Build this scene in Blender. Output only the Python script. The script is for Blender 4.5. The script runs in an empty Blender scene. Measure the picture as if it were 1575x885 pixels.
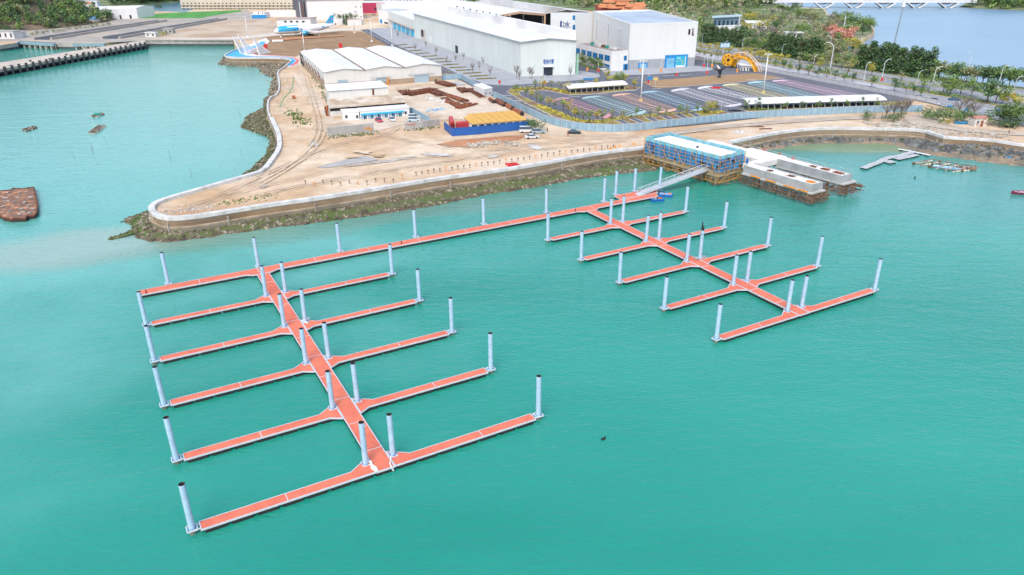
import bpy, bmesh, math, random
from mathutils import Vector, Matrix
from mathutils.geometry import tessellate_polygon
R = random.Random(7)
SC = bpy.context.scene
COL = SC.collection
PI = math.pi
# ------------------------------------------------------------------ camera
F_PX, PITCH, ROLL, YAW = 1130.13, math.radians(24.5082), math.radians(-0.26835), math.radians(28.9848)
CAM = Vector((0, 0, 60.7))
fw = Vector((0, math.cos(PITCH), -math.sin(PITCH))); rt0 = Vector((1, 0, 0)); up0 = rt0.cross(fw)
RT = rt0 * math.cos(ROLL) + up0 * math.sin(ROLL)
UP = up0 * math.cos(ROLL) - rt0 * math.sin(ROLL)
cd = bpy.data.cameras.new('camera'); cam = bpy.data.objects.new('camera', cd); COL.objects.link(cam)
cd.sensor_width = 36; cd.lens = F_PX / 1575 * 36; cd.clip_start = 1; cd.clip_end = 20000
m = Matrix((RT, UP, -fw)).transposed().to_4x4(); m.translation = CAM
cam.matrix_world = m; SC.camera = cam
WZ = 1.3          # tide level; the land datum is z = 5
def W(px, py, z=5.0):
    """survey: the point at height z (0 = water level) that the photograph shows at pixel px, py"""
    if z == 0: z = WZ
    d = fw + RT * ((px - 787.5) / F_PX) + UP * ((442.5 - py) / F_PX)
    t = (z - CAM.z) / d.z
    return CAM + d * t
def PX(P):
    d = Vector(P) - CAM; k = d.dot(fw)
    return 787.5 + F_PX * d.dot(RT) / k, 442.5 - F_PX * d.dot(UP) / k
def HH(px, py, ty, z=5.0):
    P = W(px, py, z); lo, hi = 0, 120
    for _ in range(40):
        mm = (lo + hi) / 2
        if PX(P + Vector((0, 0, mm)))[1] > ty: lo = mm
        else: hi = mm
    return lo
MS = (60.7 - WZ) / 60.7
def UV(u, v, z=0.0):   # marina grid -> world
    return Vector(((u * math.cos(YAW) - v * math.sin(YAW)) * MS, (u * math.sin(YAW) + v * math.cos(YAW)) * MS, z + WZ))
def uvof(P): return (P.x * math.cos(YAW) + P.y * math.sin(YAW)) / MS, (-P.x * math.sin(YAW) + P.y * math.cos(YAW)) / MS
# ------------------------------------------------------------------ materials
def lin(c):
    return tuple(((v / 255) / 12.92 if v / 255 <= .04045 else ((v / 255 + .055) / 1.055) ** 2.4) for v in c)
MATS = {}
KA = .74     # overall albedo calibration, balanced against the exposure
def mat(name, col, rough=.75, var=.12, scale=.6, metal=0, col2=None, c2scale=.1, c2lo=.45, c2hi=.62, bump=0, bscale=4, alpha=1, spec=None):
    if name in MATS: return MATS[name]
    ka = 1.6 if name.startswith('leaf') else KA
    col = tuple(c * ka for c in col); col2 = tuple(c * ka for c in col2) if col2 else None
    mt = bpy.data.materials.new(name); mt.use_nodes = True; nt = mt.node_tree; N = nt.nodes; L = nt.links
    b = N['Principled BSDF']; b.inputs['Roughness'].default_value = rough; b.inputs['Metallic'].default_value = metal
    if spec is not None: b.inputs['Specular IOR Level'].default_value = spec
    tc = N.new('ShaderNodeTexCoord')
    geo = N.new('ShaderNodeNewGeometry')
    n1 = N.new('ShaderNodeTexNoise'); n1.inputs['Scale'].default_value = scale; n1.inputs['Detail'].default_value = 6
    L.new(geo.outputs['Position'], n1.inputs['Vector'])
    mr = N.new('ShaderNodeMapRange'); mr.inputs[1].default_value = .3; mr.inputs[2].default_value = .7
    mr.inputs[3].default_value = 1 - var; mr.inputs[4].default_value = 1 + var
    L.new(n1.outputs['Fac'], mr.inputs[0])
    src = None
    if col2:
        n2 = N.new('ShaderNodeTexNoise'); n2.inputs['Scale'].default_value = c2scale; n2.inputs['Detail'].default_value = 8; n2.inputs['Roughness'].default_value = .62
        L.new(geo.outputs['Position'], n2.inputs['Vector'])
        r2 = N.new('ShaderNodeMapRange'); r2.inputs[1].default_value = c2lo; r2.inputs[2].default_value = c2hi
        L.new(n2.outputs['Fac'], r2.inputs[0])
        mx = N.new('ShaderNodeMix'); mx.data_type = 'RGBA'
        mx.inputs[6].default_value = (*col, 1); mx.inputs[7].default_value = (*col2, 1)
        L.new(r2.outputs[0], mx.inputs[0]); src = mx.outputs[2]
    ml = N.new('ShaderNodeMix'); ml.data_type = 'RGBA'; ml.blend_type = 'MULTIPLY'; ml.inputs[0].default_value = 1
    if src: L.new(src, ml.inputs[6])
    else: ml.inputs[6].default_value = (*col, 1)
    L.new(mr.outputs[0], ml.inputs[7]); L.new(ml.outputs[2], b.inputs['Base Color'])
    if bump:
        bp = N.new('ShaderNodeBump'); bp.inputs['Strength'].default_value = 1; bp.inputs['Distance'].default_value = bump
        n3 = N.new('ShaderNodeTexNoise'); n3.inputs['Scale'].default_value = bscale; n3.inputs['Detail'].default_value = 4
        L.new(geo.outputs['Position'], n3.inputs['Vector']); L.new(n3.outputs['Fac'], bp.inputs['Height']); L.new(bp.outputs[0], b.inputs['Normal'])
    if alpha < 1:
        b.inputs['Alpha'].default_value = alpha
    MATS[name] = mt; return mt
def addstripe(mt, scale, depth, axis='U', dark=.82):
    """cladding ribs / plank lines: wave along the surface multiplied on the colour"""
    nt = mt.node_tree; N = nt.nodes; L = nt.links; b = N['Principled BSDF']
    l = b.inputs['Base Color'].links[0]; s = l.from_socket
    geo = N.new('ShaderNodeNewGeometry'); vm = N.new('ShaderNodeVectorMath'); vm.operation = 'DOT_PRODUCT'
    vm.inputs[1].default_value = axis; L.new(geo.outputs['Position'], vm.inputs[0])
    mu = N.new('ShaderNodeMath'); mu.operation = 'MULTIPLY'; mu.inputs[1].default_value = scale; L.new(vm.outputs['Value'], mu.inputs[0])
    fr = N.new('ShaderNodeMath'); fr.operation = 'FRACT'; L.new(mu.outputs[0], fr.inputs[0])
    lt = N.new('ShaderNodeMath'); lt.operation = 'LESS_THAN'; lt.inputs[1].default_value = depth; L.new(fr.outputs[0], lt.inputs[0])
    mr = N.new('ShaderNodeMapRange'); mr.inputs[3].default_value = 1; mr.inputs[4].default_value = dark; L.new(lt.outputs[0], mr.inputs[0])
    mx = N.new('ShaderNodeMix'); mx.data_type = 'RGBA'; mx.blend_type = 'MULTIPLY'; mx.inputs[0].default_value = 1
    L.new(s, mx.inputs[6]); L.new(mr.outputs[0], mx.inputs[7]); L.new(mx.outputs[2], b.inputs['Base Color'])
    return mt
def streak(mt, amt=.86, sx=.35, sz=.04):
    # rain streaks and dust running down sheet metal
    nt = mt.node_tree; N = nt.nodes; L = nt.links; b = N['Principled BSDF']; s = b.inputs['Base Color'].links[0].from_socket
    geo = N.new('ShaderNodeNewGeometry'); mp = N.new('ShaderNodeMapping'); mp.inputs['Scale'].default_value = (sx, sx, sz); L.new(geo.outputs['Position'], mp.inputs[0])
    n = N.new('ShaderNodeTexNoise'); n.inputs['Scale'].default_value = 1; n.inputs['Detail'].default_value = 6; L.new(mp.outputs[0], n.inputs['Vector'])
    mr = N.new('ShaderNodeMapRange'); mr.inputs[1].default_value = .42; mr.inputs[2].default_value = .66; mr.inputs[3].default_value = 1; mr.inputs[4].default_value = amt; L.new(n.outputs['Fac'], mr.inputs[0])
    mx = N.new('ShaderNodeMix'); mx.data_type = 'RGBA'; mx.blend_type = 'MULTIPLY'; mx.inputs[0].default_value = 1; L.new(s, mx.inputs[6]); L.new(mr.outputs[0], mx.inputs[7]); L.new(mx.outputs[2], b.inputs['Base Color']); return mt
WHITE = mat('white_paint', (.80, .81, .82), .45, .04, .4)
WHITE2 = mat('weathered_white', (.68, .69, .68), .6, .08, .25, col2=(.52, .50, .46), c2scale=.18, c2lo=.52, c2hi=.75)
ROOFW = streak(addstripe(mat('white_roof_sheet', (.80, .81, .82), .45, .05, .07), .5, .08, (.93, .37, 0), .93), .84, .06, .06)
streak(WHITE, .94)
GREYW = mat('pale_grey_cladding', (.60, .64, .63), .55, .05, .12)
CONC = mat('concrete', (.42, .41, .39), .85, .12, .5, col2=(.33, .31, .28), c2scale=.3, bump=.02)
PAVE = mat('pale_paving', (.38, .40, .43), .85, .08, .3, col2=(.31, .34, .38), c2scale=.15)
ASPH = mat('asphalt', (.105, .115, .145), .9, .1, .3, col2=(.14, .15, .18), c2scale=.05)
AVEN = mat('avenue_surface', (.30, .32, .35), .9, .08, .3, col2=(.24, .26, .29), c2scale=.05)
LINE = mat('road_line_white', (.75, .75, .75), .7, .1, 2)
BLACK = mat('black_rubber', (.015, .015, .017), .6, .1, 2)
DARK = mat('dark_opening', (.02, .022, .03), .7, .2, .5)
GLASS = mat('window_glass', (.035, .06, .10), .12, .3, .3)
BLUEG = mat('blue_window_glass', (.02, .17, .42), .15, .3, .3)
BLUE = mat('blue_paint', (.01, .25, .62), .45, .08, .5)
CYAN = mat('cyan_paint', (.03, .48, .78), .5, .08, .5)
PILE = mat('pale_steel_pile', (.43, .62, .80), .42, .07, .9, col2=(.36, .54, .73), c2scale=.5, c2lo=.5, c2hi=.8)
DECK = addstripe(mat('red_composite_deck', (.74, .19, .11), .75, .10, 1.2, col2=(.66, .155, .09), c2scale=.25), 2.2, .12, (math.cos(YAW), math.sin(YAW), 0), .9)
DECK2 = addstripe(mat('red_composite_deck_lengthwise', (.74, .19, .11), .75, .10, 1.2, col2=(.66, .155, .09), c2scale=.25), 2.2, .12, (-math.sin(YAW), math.cos(YAW), 0), .9)
ALU = mat('white_aluminium', (.58, .64, .71), .35, .04, 1)
BAMB = mat('bamboo_pole', (.55, .30, .07), .7, .2, .8)
TIMB = mat('weathered_timber', (.16, .085, .05), .85, .3, .8, col2=(.28, .17, .10), c2scale=.8)
RUST = mat('rusty_steel', (.22, .06, .025), .85, .3, .5, col2=(.42, .13, .04), c2scale=.6)
RUST2 = mat('dark_rusty_rebar', (.13, .045, .025), .85, .3, .8, col2=(.25, .08, .035), c2scale=.8)
ORANGE = mat('orange_paint', (.75, .28, .02), .5, .1, .6)
RED = mat('red_paint', (.62, .03, .035), .45, .1, .6)
YELR = mat('yellow_roof_sheet', (.66, .38, .07), .6, .08, .5)
NAVY = mat('navy_hoarding', (.012, .11, .42), .5, .1, .6)
addstripe(NAVY, .8, .1, (1, 0, 0), .7)
HOARD = mat('grey_blue_hoarding', (.26, .42, .54), .5, .1, .5)
addstripe(HOARD, .35, .06, (1, 0, 0), .7)
STEEL = mat('galvanised_steel', (.52, .56, .60), .4, .06, 1)
BARK = mat('bark', (.12, .09, .065), .9, .25, 1.5)
TWIG = mat('bare_twigs', (.20, .17, .15), .9, .25, 1.5)
# ------------------------------------------------------------------ mesh builder
class MB:
    def __init__(s): s.v = []; s.f = []; s.mi = []
    def face(s, pts, k=0):
        i = len(s.v); s.v += [tuple(p) for p in pts]; s.f.append(tuple(range(i, i + len(pts)))); s.mi.append(k)
    def grid8(s, P, k=0):
        i = len(s.v); s.v += [tuple(p) for p in P]
        for q in ((0, 3, 2, 1), (4, 5, 6, 7), (0, 1, 5, 4), (1, 2, 6, 5), (2, 3, 7, 6), (3, 0, 4, 7)):
            s.f.append(tuple(i + j for j in q)); s.mi.append(k)
    def box(s, c, d, rot=0, k=0):
        c = Vector(c); a = Vector((math.cos(rot), math.sin(rot), 0)) * d[0] / 2; b = Vector((-math.sin(rot), math.cos(rot), 0)) * d[1] / 2
        z = Vector((0, 0, d[2] / 2))
        s.grid8([c - a - b - z, c + a - b - z, c + a + b - z, c - a + b - z, c - a - b + z, c + a - b + z, c + a + b + z, c - a + b + z], k); return s
    def prism(s, poly, z0, z1, k=0, cap=True):
        n = len(poly); i = len(s.v)
        a = sum(poly[j][0] * poly[(j + 1) % n][1] - poly[(j + 1) % n][0] * poly[j][1] for j in range(n))
        if a < 0: poly = list(poly)[::-1]
        zz1 = z1 if hasattr(z1, '__len__') else [z1] * n
        if a < 0 and hasattr(z1, '__len__'): zz1 = list(z1)[::-1]
        s.v += [(p[0], p[1], z0) for p in poly] + [(p[0], p[1], zz1[j]) for j, p in enumerate(poly)]
        for j in range(n):
            q = (j + 1) % n; s.f.append((i + j, i + q, i + n + q, i + n + j)); s.mi.append(k)
        if cap:
            for t in tessellate_polygon([[Vector((p[0], p[1], 0)) for p in poly]]):
                t = list(t)
                A, B, C = (Vector((poly[x][0], poly[x][1])) for x in t)
                if (B - A).cross(C - A) < 0: t.reverse()
                s.f.append(tuple(i + n + x for x in t)); s.mi.append(k)
                s.f.append(tuple(i + x for x in reversed(t))); s.mi.append(k)
        return s
    def sheet(s, poly, z, k=0):
        i = len(s.v); s.v += [(p[0], p[1], z) for p in poly]
        for t in tessellate_polygon([[Vector((p[0], p[1], 0)) for p in poly]]):
            t = list(t); A, B, C = (Vector((poly[x][0], poly[x][1])) for x in t)
            if (B - A).cross(C - A) < 0: t.reverse()
            s.f.append(tuple(i + x for x in t)); s.mi.append(k)
        return s
    def tube(s, p0, p1, r0, r1=None, n=8, cap=True, k=0):
        r1 = r0 if r1 is None else r1; p0 = Vector(p0); p1 = Vector(p1); d = (p1 - p0)
        if d.length < 1e-6: return s
        d.normalize(); a = d.cross(Vector((0, 0, 1)) if abs(d.z) < .95 else Vector((1, 0, 0))).normalized(); b = d.cross(a)
        i = len(s.v)
        for P, r in ((p0, r0), (p1, r1)):
            for j in range(n):
                t = 2 * PI * j / n; s.v.append(tuple(P + a * r * math.cos(t) + b * r * math.sin(t)))
        for j in range(n):
            q = (j + 1) % n; s.f.append((i + j, i + n + j, i + n + q, i + q)); s.mi.append(k)
        if cap:
            s.f.append(tuple(i + j for j in range(n))); s.mi.append(k); s.f.append(tuple(i + n + j for j in range(n - 1, -1, -1))); s.mi.append(k)
        return s
    def beam(s, p0, p1, w, h, k=0):
        p0 = Vector(p0); p1 = Vector(p1); d = p1 - p0
        side = d.cross(Vector((0, 0, 1)));
        if side.length < 1e-4: side = Vector((1, 0, 0))
        side = side.normalized() * w / 2; upv = side.cross(d).normalized() * h / 2
        s.grid8([p0 - side - upv, p1 - side - upv, p1 + side - upv, p0 + side - upv, p0 - side + upv, p1 - side + upv, p1 + side + upv, p0 + side + upv], k); return s
    def strip(s, A, B, k=0):   # surface between two polylines of equal length
        for j in range(len(A) - 1): s.face([A[j], A[j + 1], B[j + 1], B[j]], k)
        return s
    def split(s, name, mats, parent, group_len=None, label=None):
        # every loose primitive becomes a part of its own
        par = list(range(len(s.v)))
        def fd(a):
            while par[a] != a: par[a] = par[par[a]]; a = par[a]
            return a
        for f in s.f:
            for q in f[1:]: par[fd(q)] = fd(f[0])
        grp = {}
        for j, f in enumerate(s.f): grp.setdefault(fd(f[0]), []).append(j)
        for fs in grp.values():
            mb = MB(); mp = {}
            for j in fs:
                for q in s.f[j]:
                    if q not in mp: mp[q] = len(mb.v); mb.v.append(s.v[q])
                mb.f.append(tuple(mp[q] for q in s.f[j])); mb.mi.append(s.mi[j])
            mb.build(name, mats, parent, world=True, label=label)
    def build(s, name, mats, parent=None, world=False, smooth=False, label=None):
        me = bpy.data.meshes.new(name)
        off = parent_loc(parent) if (parent and world) else Vector((0, 0, 0))
        me.from_pydata([(x - off.x, y - off.y, z - off.z) for x, y, z in s.v], [], s.f)
        for mt in (mats if isinstance(mats, (list, tuple)) else [mats]): me.materials.append(mt)
        if any(s.mi): me.polygons.foreach_set('material_index', s.mi)
        if smooth: me.polygons.foreach_set('use_smooth', [True] * len(s.f))
        me.update()
        o = bpy.data.objects.new(name, me); COL.objects.link(o)
        if parent: o.parent = parent
        if label: o['label'] = label
        return o
def parent_loc(p):
    v = Vector((0, 0, 0))
    while p: v += p.location; p = p.parent
    return v
def root(name, label, cat, loc=(0, 0, 0), rot=0, group=None):
    o = bpy.data.objects.new(name, None); COL.objects.link(o); o.location = loc; o.rotation_euler = (0, 0, rot)
    o.empty_display_size = .5; o['label'] = label; o['category'] = cat
    if group: o['group'] = group
    return o
def tag(o, label, cat, group=None):
    o['label'] = label; o['category'] = cat
    if group: o['group'] = group
    return o
def struct(name, mb, mats, **k):
    o = mb.build(name, mats, **k); o['kind'] = 'structure'; return o
def single(name, mb, mats, label, cat, group=None, smooth=False):
    # one-mesh thing with its origin at its own base
    n = len(mb.v); x = sum(v[0] for v in mb.v) / n; y = sum(v[1] for v in mb.v) / n; z = min(v[2] for v in mb.v)
    mb.v = [(a - x, b - y, c - z) for a, b, c in mb.v]
    o = mb.build(name, mats, smooth=smooth); o.location = (x, y, z); return tag(o, label, cat, group)
def dup(r, loc, rot, label, group=None, scale=None):
    c = r.copy(); COL.objects.link(c); c.location = loc; c.rotation_euler = (0, 0, rot); c['label'] = label
    if group: c['group'] = group
    if scale: c.scale = scale if hasattr(scale, '__len__') else (scale,) * 3
    for ch in r.children:
        d = ch.copy(); COL.objects.link(d); d.parent = c
        for g in ch.children:
            e = g.copy(); COL.objects.link(e); e.parent = d
    return c
ORD = ['first', 'second', 'third', 'fourth', 'fifth', 'sixth', 'seventh', 'eighth', 'ninth', 'tenth', 'eleventh', 'twelfth', 'thirteenth', 'fourteenth', 'fifteenth', 'sixteenth', 'seventeenth', 'eighteenth', 'nineteenth', 'twentieth']
TENS = ['', '', 'twenty', 'thirty', 'forty', 'fifty', 'sixty', 'seventy']
def nth(i):
    if i < 20: return ORD[i]
    a, b = divmod(i + 1, 10)
    return (TENS[a][:-1] + 'ieth') if b == 0 else TENS[a] + '-' + ORD[b - 1]
def pxs(pts, z=5.0): return [W(x, y, z) for x, y in pts]
def resample(pts, step):
    out = [pts[0].copy()]
    for a, b in zip(pts, pts[1:]):
        n = max(1, int((b - a).length / step))
        for i in range(1, n + 1): out.append(a.lerp(b, i / n))
    return out
def smoothline(pts, it=2):
    for _ in range(it):
        q = [pts[0]]
        for a, b in zip(pts, pts[1:]): q += [a.lerp(b, .25), a.lerp(b, .75)]
        q.append(pts[-1]); pts = q
    return pts
def inside(x, y, poly):
    c = False; n = len(poly)
    for i in range(n):
        a = poly[i]; b = poly[i - 1]
        if (a[1] > y) != (b[1] > y) and x < (b[0] - a[0]) * (y - a[1]) / (b[1] - a[1]) + a[0]: c = not c
    return c
# ------------------------------------------------------------------ light, sky, render settings
SUN_EL, SUN_AZ = math.radians(52), math.radians(195)     # azimuth from +Y clockwise: behind and to the right of the viewer
wd = bpy.data.worlds.new('World'); SC.world = wd; wd.use_nodes = True; nt = wd.node_tree
sky = nt.nodes.new('ShaderNodeTexSky'); sky.sky_type = 'NISHITA'; sky.sun_disc = False
sky.sun_elevation = SUN_EL; sky.sun_rotation = SUN_AZ; sky.dust_density = 3.5; sky.air_density = 1.2; sky.ozone_density = 1.0
bg = nt.nodes['Background']; bg.inputs['Strength'].default_value = .15
nt.links.new(sky.outputs[0], bg.inputs['Color'])
sd = bpy.data.lights.new('sun', 'SUN'); sd.energy = .75; sd.angle = math.radians(25); sd.color = (1, .95, .88)
so = bpy.data.objects.new('sun', sd); COL.objects.link(so)
sv = Vector((math.sin(SUN_AZ) * math.cos(SUN_EL), math.cos(SUN_AZ) * math.cos(SUN_EL), math.sin(SUN_EL)))
so.rotation_euler = sv.to_track_quat('Z', 'Y').to_euler(); so.location = (0, 0, 200)
SC.view_settings.view_transform = 'Standard'; SC.view_settings.look = 'None'; SC.view_settings.gamma = 1; SC.view_settings.exposure = 1.12
# ------------------------------------------------------------------ water
def water(name, base, base2, scale2, rough=.08):
    mt = bpy.data.materials.new(name); mt.use_nodes = True; nt = mt.node_tree; N = nt.nodes; L = nt.links; b = N['Principled BSDF']
    b.inputs['Roughness'].default_value = rough; b.inputs['IOR'].default_value = 1.5
    geo = N.new('ShaderNodeNewGeometry')
    mp = N.new('ShaderNodeMapping'); mp.inputs['Scale'].default_value = (.6, 1.6, 1); mp.inputs['Rotation'].default_value = (0, 0, .15)
    L.new(geo.outputs['Position'], mp.inputs[0])
    n2 = N.new('ShaderNodeTexNoise'); n2.inputs['Scale'].default_value = scale2; n2.inputs['Detail'].default_value = 5; L.new(mp.outputs[0], n2.inputs['Vector'])
    mr = N.new('ShaderNodeMapRange'); mr.inputs[1].default_value = .32; mr.inputs[2].default_value = .68; L.new(n2.outputs['Fac'], mr.inputs[0])
    mx = N.new('ShaderNodeMix'); mx.data_type = 'RGBA'; mx.inputs[6].default_value = (*base, 1); mx.inputs[7].default_value = (*base2, 1)
    L.new(mr.outputs[0], mx.inputs[0]); L.new(mx.outputs[2], b.inputs['Base Color'])
    acc = None
    for sc_, st in ((.13, .32), (.5, .22), (1.3, .12), (3.2, .035)):
        n = N.new('ShaderNodeTexNoise'); n.inputs['Scale'].default_value = sc_; n.inputs['Detail'].default_value = 3; n.inputs['Distortion'].default_value = .6
        L.new(mp.outputs[0], n.inputs['Vector'])
        mu = N.new('ShaderNodeMath'); mu.operation = 'MULTIPLY'; mu.inputs[1].default_value = st; L.new(n.outputs['Fac'], mu.inputs[0])
        if acc is None: acc = mu.outputs[0]
        else:
            ad = N.new('ShaderNodeMath'); L.new(acc, ad.inputs[0]); L.new(mu.outputs[0], ad.inputs[1]); acc = ad.outputs[0]
    bp = N.new('ShaderNodeBump'); bp.inputs['Strength'].default_value = .8; bp.inputs['Distance'].default_value = .75
    L.new(acc, bp.inputs['Height']); L.new(bp.outputs[0], b.inputs['Normal'])
    return mt
SEA = water('turbid_sea_water', (.005, .178, .128), (.022, .248, .19), .011)
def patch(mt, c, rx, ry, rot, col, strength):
    # one place of the water in another colour: silt, a shallow, painted sky reflection
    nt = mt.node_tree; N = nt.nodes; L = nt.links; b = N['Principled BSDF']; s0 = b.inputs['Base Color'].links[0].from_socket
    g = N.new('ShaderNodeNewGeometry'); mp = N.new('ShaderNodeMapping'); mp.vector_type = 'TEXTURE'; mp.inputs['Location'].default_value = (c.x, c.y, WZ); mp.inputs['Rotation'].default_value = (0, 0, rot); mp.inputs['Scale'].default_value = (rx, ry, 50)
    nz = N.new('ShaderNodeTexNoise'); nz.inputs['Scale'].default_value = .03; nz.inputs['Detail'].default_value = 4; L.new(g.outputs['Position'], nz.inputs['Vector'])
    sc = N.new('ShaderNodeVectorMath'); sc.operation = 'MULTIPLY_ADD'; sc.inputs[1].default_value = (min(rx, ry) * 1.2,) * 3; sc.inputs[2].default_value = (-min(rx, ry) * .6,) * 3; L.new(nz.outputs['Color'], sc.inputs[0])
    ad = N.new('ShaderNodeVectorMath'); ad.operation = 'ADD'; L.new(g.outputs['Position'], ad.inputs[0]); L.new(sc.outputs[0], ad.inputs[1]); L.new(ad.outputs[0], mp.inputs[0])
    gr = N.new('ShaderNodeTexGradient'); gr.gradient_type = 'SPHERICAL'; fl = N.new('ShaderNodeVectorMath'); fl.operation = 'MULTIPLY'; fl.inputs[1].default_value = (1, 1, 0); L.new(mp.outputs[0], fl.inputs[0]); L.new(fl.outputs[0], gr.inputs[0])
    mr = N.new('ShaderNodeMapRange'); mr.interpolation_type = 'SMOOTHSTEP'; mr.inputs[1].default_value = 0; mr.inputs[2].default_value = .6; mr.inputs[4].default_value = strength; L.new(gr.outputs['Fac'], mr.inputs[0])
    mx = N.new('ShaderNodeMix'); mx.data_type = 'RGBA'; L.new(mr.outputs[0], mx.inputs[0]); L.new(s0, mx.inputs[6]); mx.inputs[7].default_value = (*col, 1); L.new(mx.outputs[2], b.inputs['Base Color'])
patch(SEA, W(150, 190, 0), 170, 260, .25, (.12, .35, .32), .8); patch(SEA, W(60, 340, 0), 90, 60, .3, (.08, .31, .27), .5); patch(SEA, W(1400, 270, 0), 80, 60, 0, (.05, .23, .21), .6)  # paler far water: silt tint plus sky reflection painted into the colour
patch(SEA, W(150, 378, 0), 48, 14, .35, (.26, .31, .26), .6); patch(SEA, W(1330, 226, 0), 52, 11, -.1, (.17, .24, .13), .8); patch(SEA, W(470, 352, 0), 70, 9, .42, (.10, .20, .15), .5); patch(SEA, W(800, 305, 0), 60, 9, .42, (.09, .19, .15), .5)
RIVER = water('river_water_blue', (.17, .27, .37), (.12, .21, .31), .006, .3)
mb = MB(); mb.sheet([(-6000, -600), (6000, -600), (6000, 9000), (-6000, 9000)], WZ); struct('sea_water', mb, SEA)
mb = MB(); mb.sheet([W(1150, -20, 0), W(1158, 14, 0), W(1300, 60, 0), W(1335, 110, 0), W(1575, 150, 0), W(1900, 190, 0), (1500, 260), (4500, 500), (4500, 8000), (700, 8000)], WZ + .03); struct('river_water', mb, RIVER)
mb = MB(); mb.sheet([W(40, 26, 0), W(145, 22, 0), W(330, 26, 0), W(330, -20, 0), (-900, 4000), (-5000, 8000), (-5500, 700)], WZ + .03); struct('channel_water', mb, water('far_channel_water', (.10, .20, .26), (.08, .17, .23), .008, .16))
# ------------------------------------------------------------------ land
DIRT = mat('dry_sandy_soil', (.54, .375, .225), .95, .13, .22, col2=(.68, .56, .42), c2scale=.03, c2lo=.42, c2hi=.60, bump=.05, bscale=.35)
nt = DIRT.node_tree; N = nt.nodes; L = nt.links; b = N['Principled BSDF']; s0 = b.inputs['Base Color'].links[0].from_socket
g = N.new('ShaderNodeNewGeometry'); n = N.new('ShaderNodeTexNoise'); n.inputs['Scale'].default_value = .022; n.inputs['Detail'].default_value = 9; n.inputs['Roughness'].default_value = .65
L.new(g.outputs['Position'], n.inputs['Vector']); r = N.new('ShaderNodeMapRange'); r.inputs[1].default_value = .56; r.inputs[2].default_value = .68; r.inputs[4].default_value = .6
L.new(n.outputs['Fac'], r.inputs[0]); x = N.new('ShaderNodeMix'); x.data_type = 'RGBA'; L.new(r.outputs[0], x.inputs[0]); L.new(s0, x.inputs[6]); x.inputs[7].default_value = (.33, .145, .055, 1)
n = N.new('ShaderNodeTexNoise'); n.inputs['Scale'].default_value = 1.1; n.inputs['Detail'].default_value = 7; L.new(g.outputs['Position'], n.inputs['Vector'])
r = N.new('ShaderNodeMapRange'); r.inputs[1].default_value = .60; r.inputs[2].default_value = .70; r.inputs[4].default_value = .4; L.new(n.outputs['Fac'], r.inputs[0])
y = N.new('ShaderNodeMix'); y.data_type = 'RGBA'; L.new(r.outputs[0], y.inputs[0]); L.new(x.outputs[2], y.inputs[6]); y.inputs[7].default_value = (.13, .11, .08, 1); L.new(y.outputs[2], b.inputs['Base Color'])

ZW = 5.8   # sea wall crest
WALL_L = [(999, 225.5), (940, 232), (900, 238), (810, 255), (740, 265), (675, 273.5), (573, 290.5), (477, 305.5), (420, 313), (363, 322), (303.6, 331.5), (273, 334.5), (252, 334.5), (237, 330), (229, 323.5), (228.5, 317.5), (234, 311.5), (246, 306), (265, 300), (303.6, 289), (342, 278), (380, 267.5), (401.6, 261), (413, 247), (426.5, 228), (427, 212), (424, 200), (416.6, 185), (410, 168), (412.4, 150), (427.6, 143.8), (429.5, 126), (425, 109.5), (437.8, 102.5), (441, 98.5), (447, 94), (446, 90.5), (428.9, 88.6), (390.8, 88.6), (359, 88.8), (346, 87), (345, 83.5), (359, 77), (371, 73)]
WL = smoothline(pxs(WALL_L, ZW), 1)
WALL_R = [(1126, 217.5), (1151, 212.5), (1200, 202.5), (1254.6, 196.5), (1310, 196.5), (1348.6, 197.5), (1374.6, 197.5), (1419.8, 199.5), (1440, 206.5), (1456, 211), (1514.7, 213), (1575, 222.5), (1700, 238)]
WR = smoothline(pxs(WALL_R, ZW), 1)
def flat(ps): return [(p.x, p.y) for p in ps]
# outline of the land (crest line of walls, then quays and far shores)
out = flat(WL) + flat(pxs([(362, 70), (359, 62.2), (225.4, 62.2), (200, 62), (163, 66.2), (115, 66.5), (86, 66), (28, 62), (25, 66), (0, 69.5), (-120, 82), (-300, 90), (-420, 60), (-250, 20), (-60, 8), (60, 15), (92, 13), (140, 12.5), (150, 16.5), (230, 17), (285, 19), (300, 14), (330, 8), (420, -8), (600, -14), (900, -18), (1150, -14), (1192, 6), (1235, 12), (1268, 13), (1274, 23), (1300, 26), (1325, 33), (1344, 41), (1345, 50), (1327, 58), (1326, 64), (1340, 78), (1352, 92), (1400, 112), (1500, 126), (1600, 137), (1900, 170)]))
out += flat([WR[-1]]) + flat(list(reversed(WR[:-1]))) + [(p.x, p.y) for p in pxs([(1060, 215), (1030, 220)], 5)]
mb = MB(); mb.prism(out, -4, 5.0); struct('sandy_land', mb, DIRT)

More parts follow.
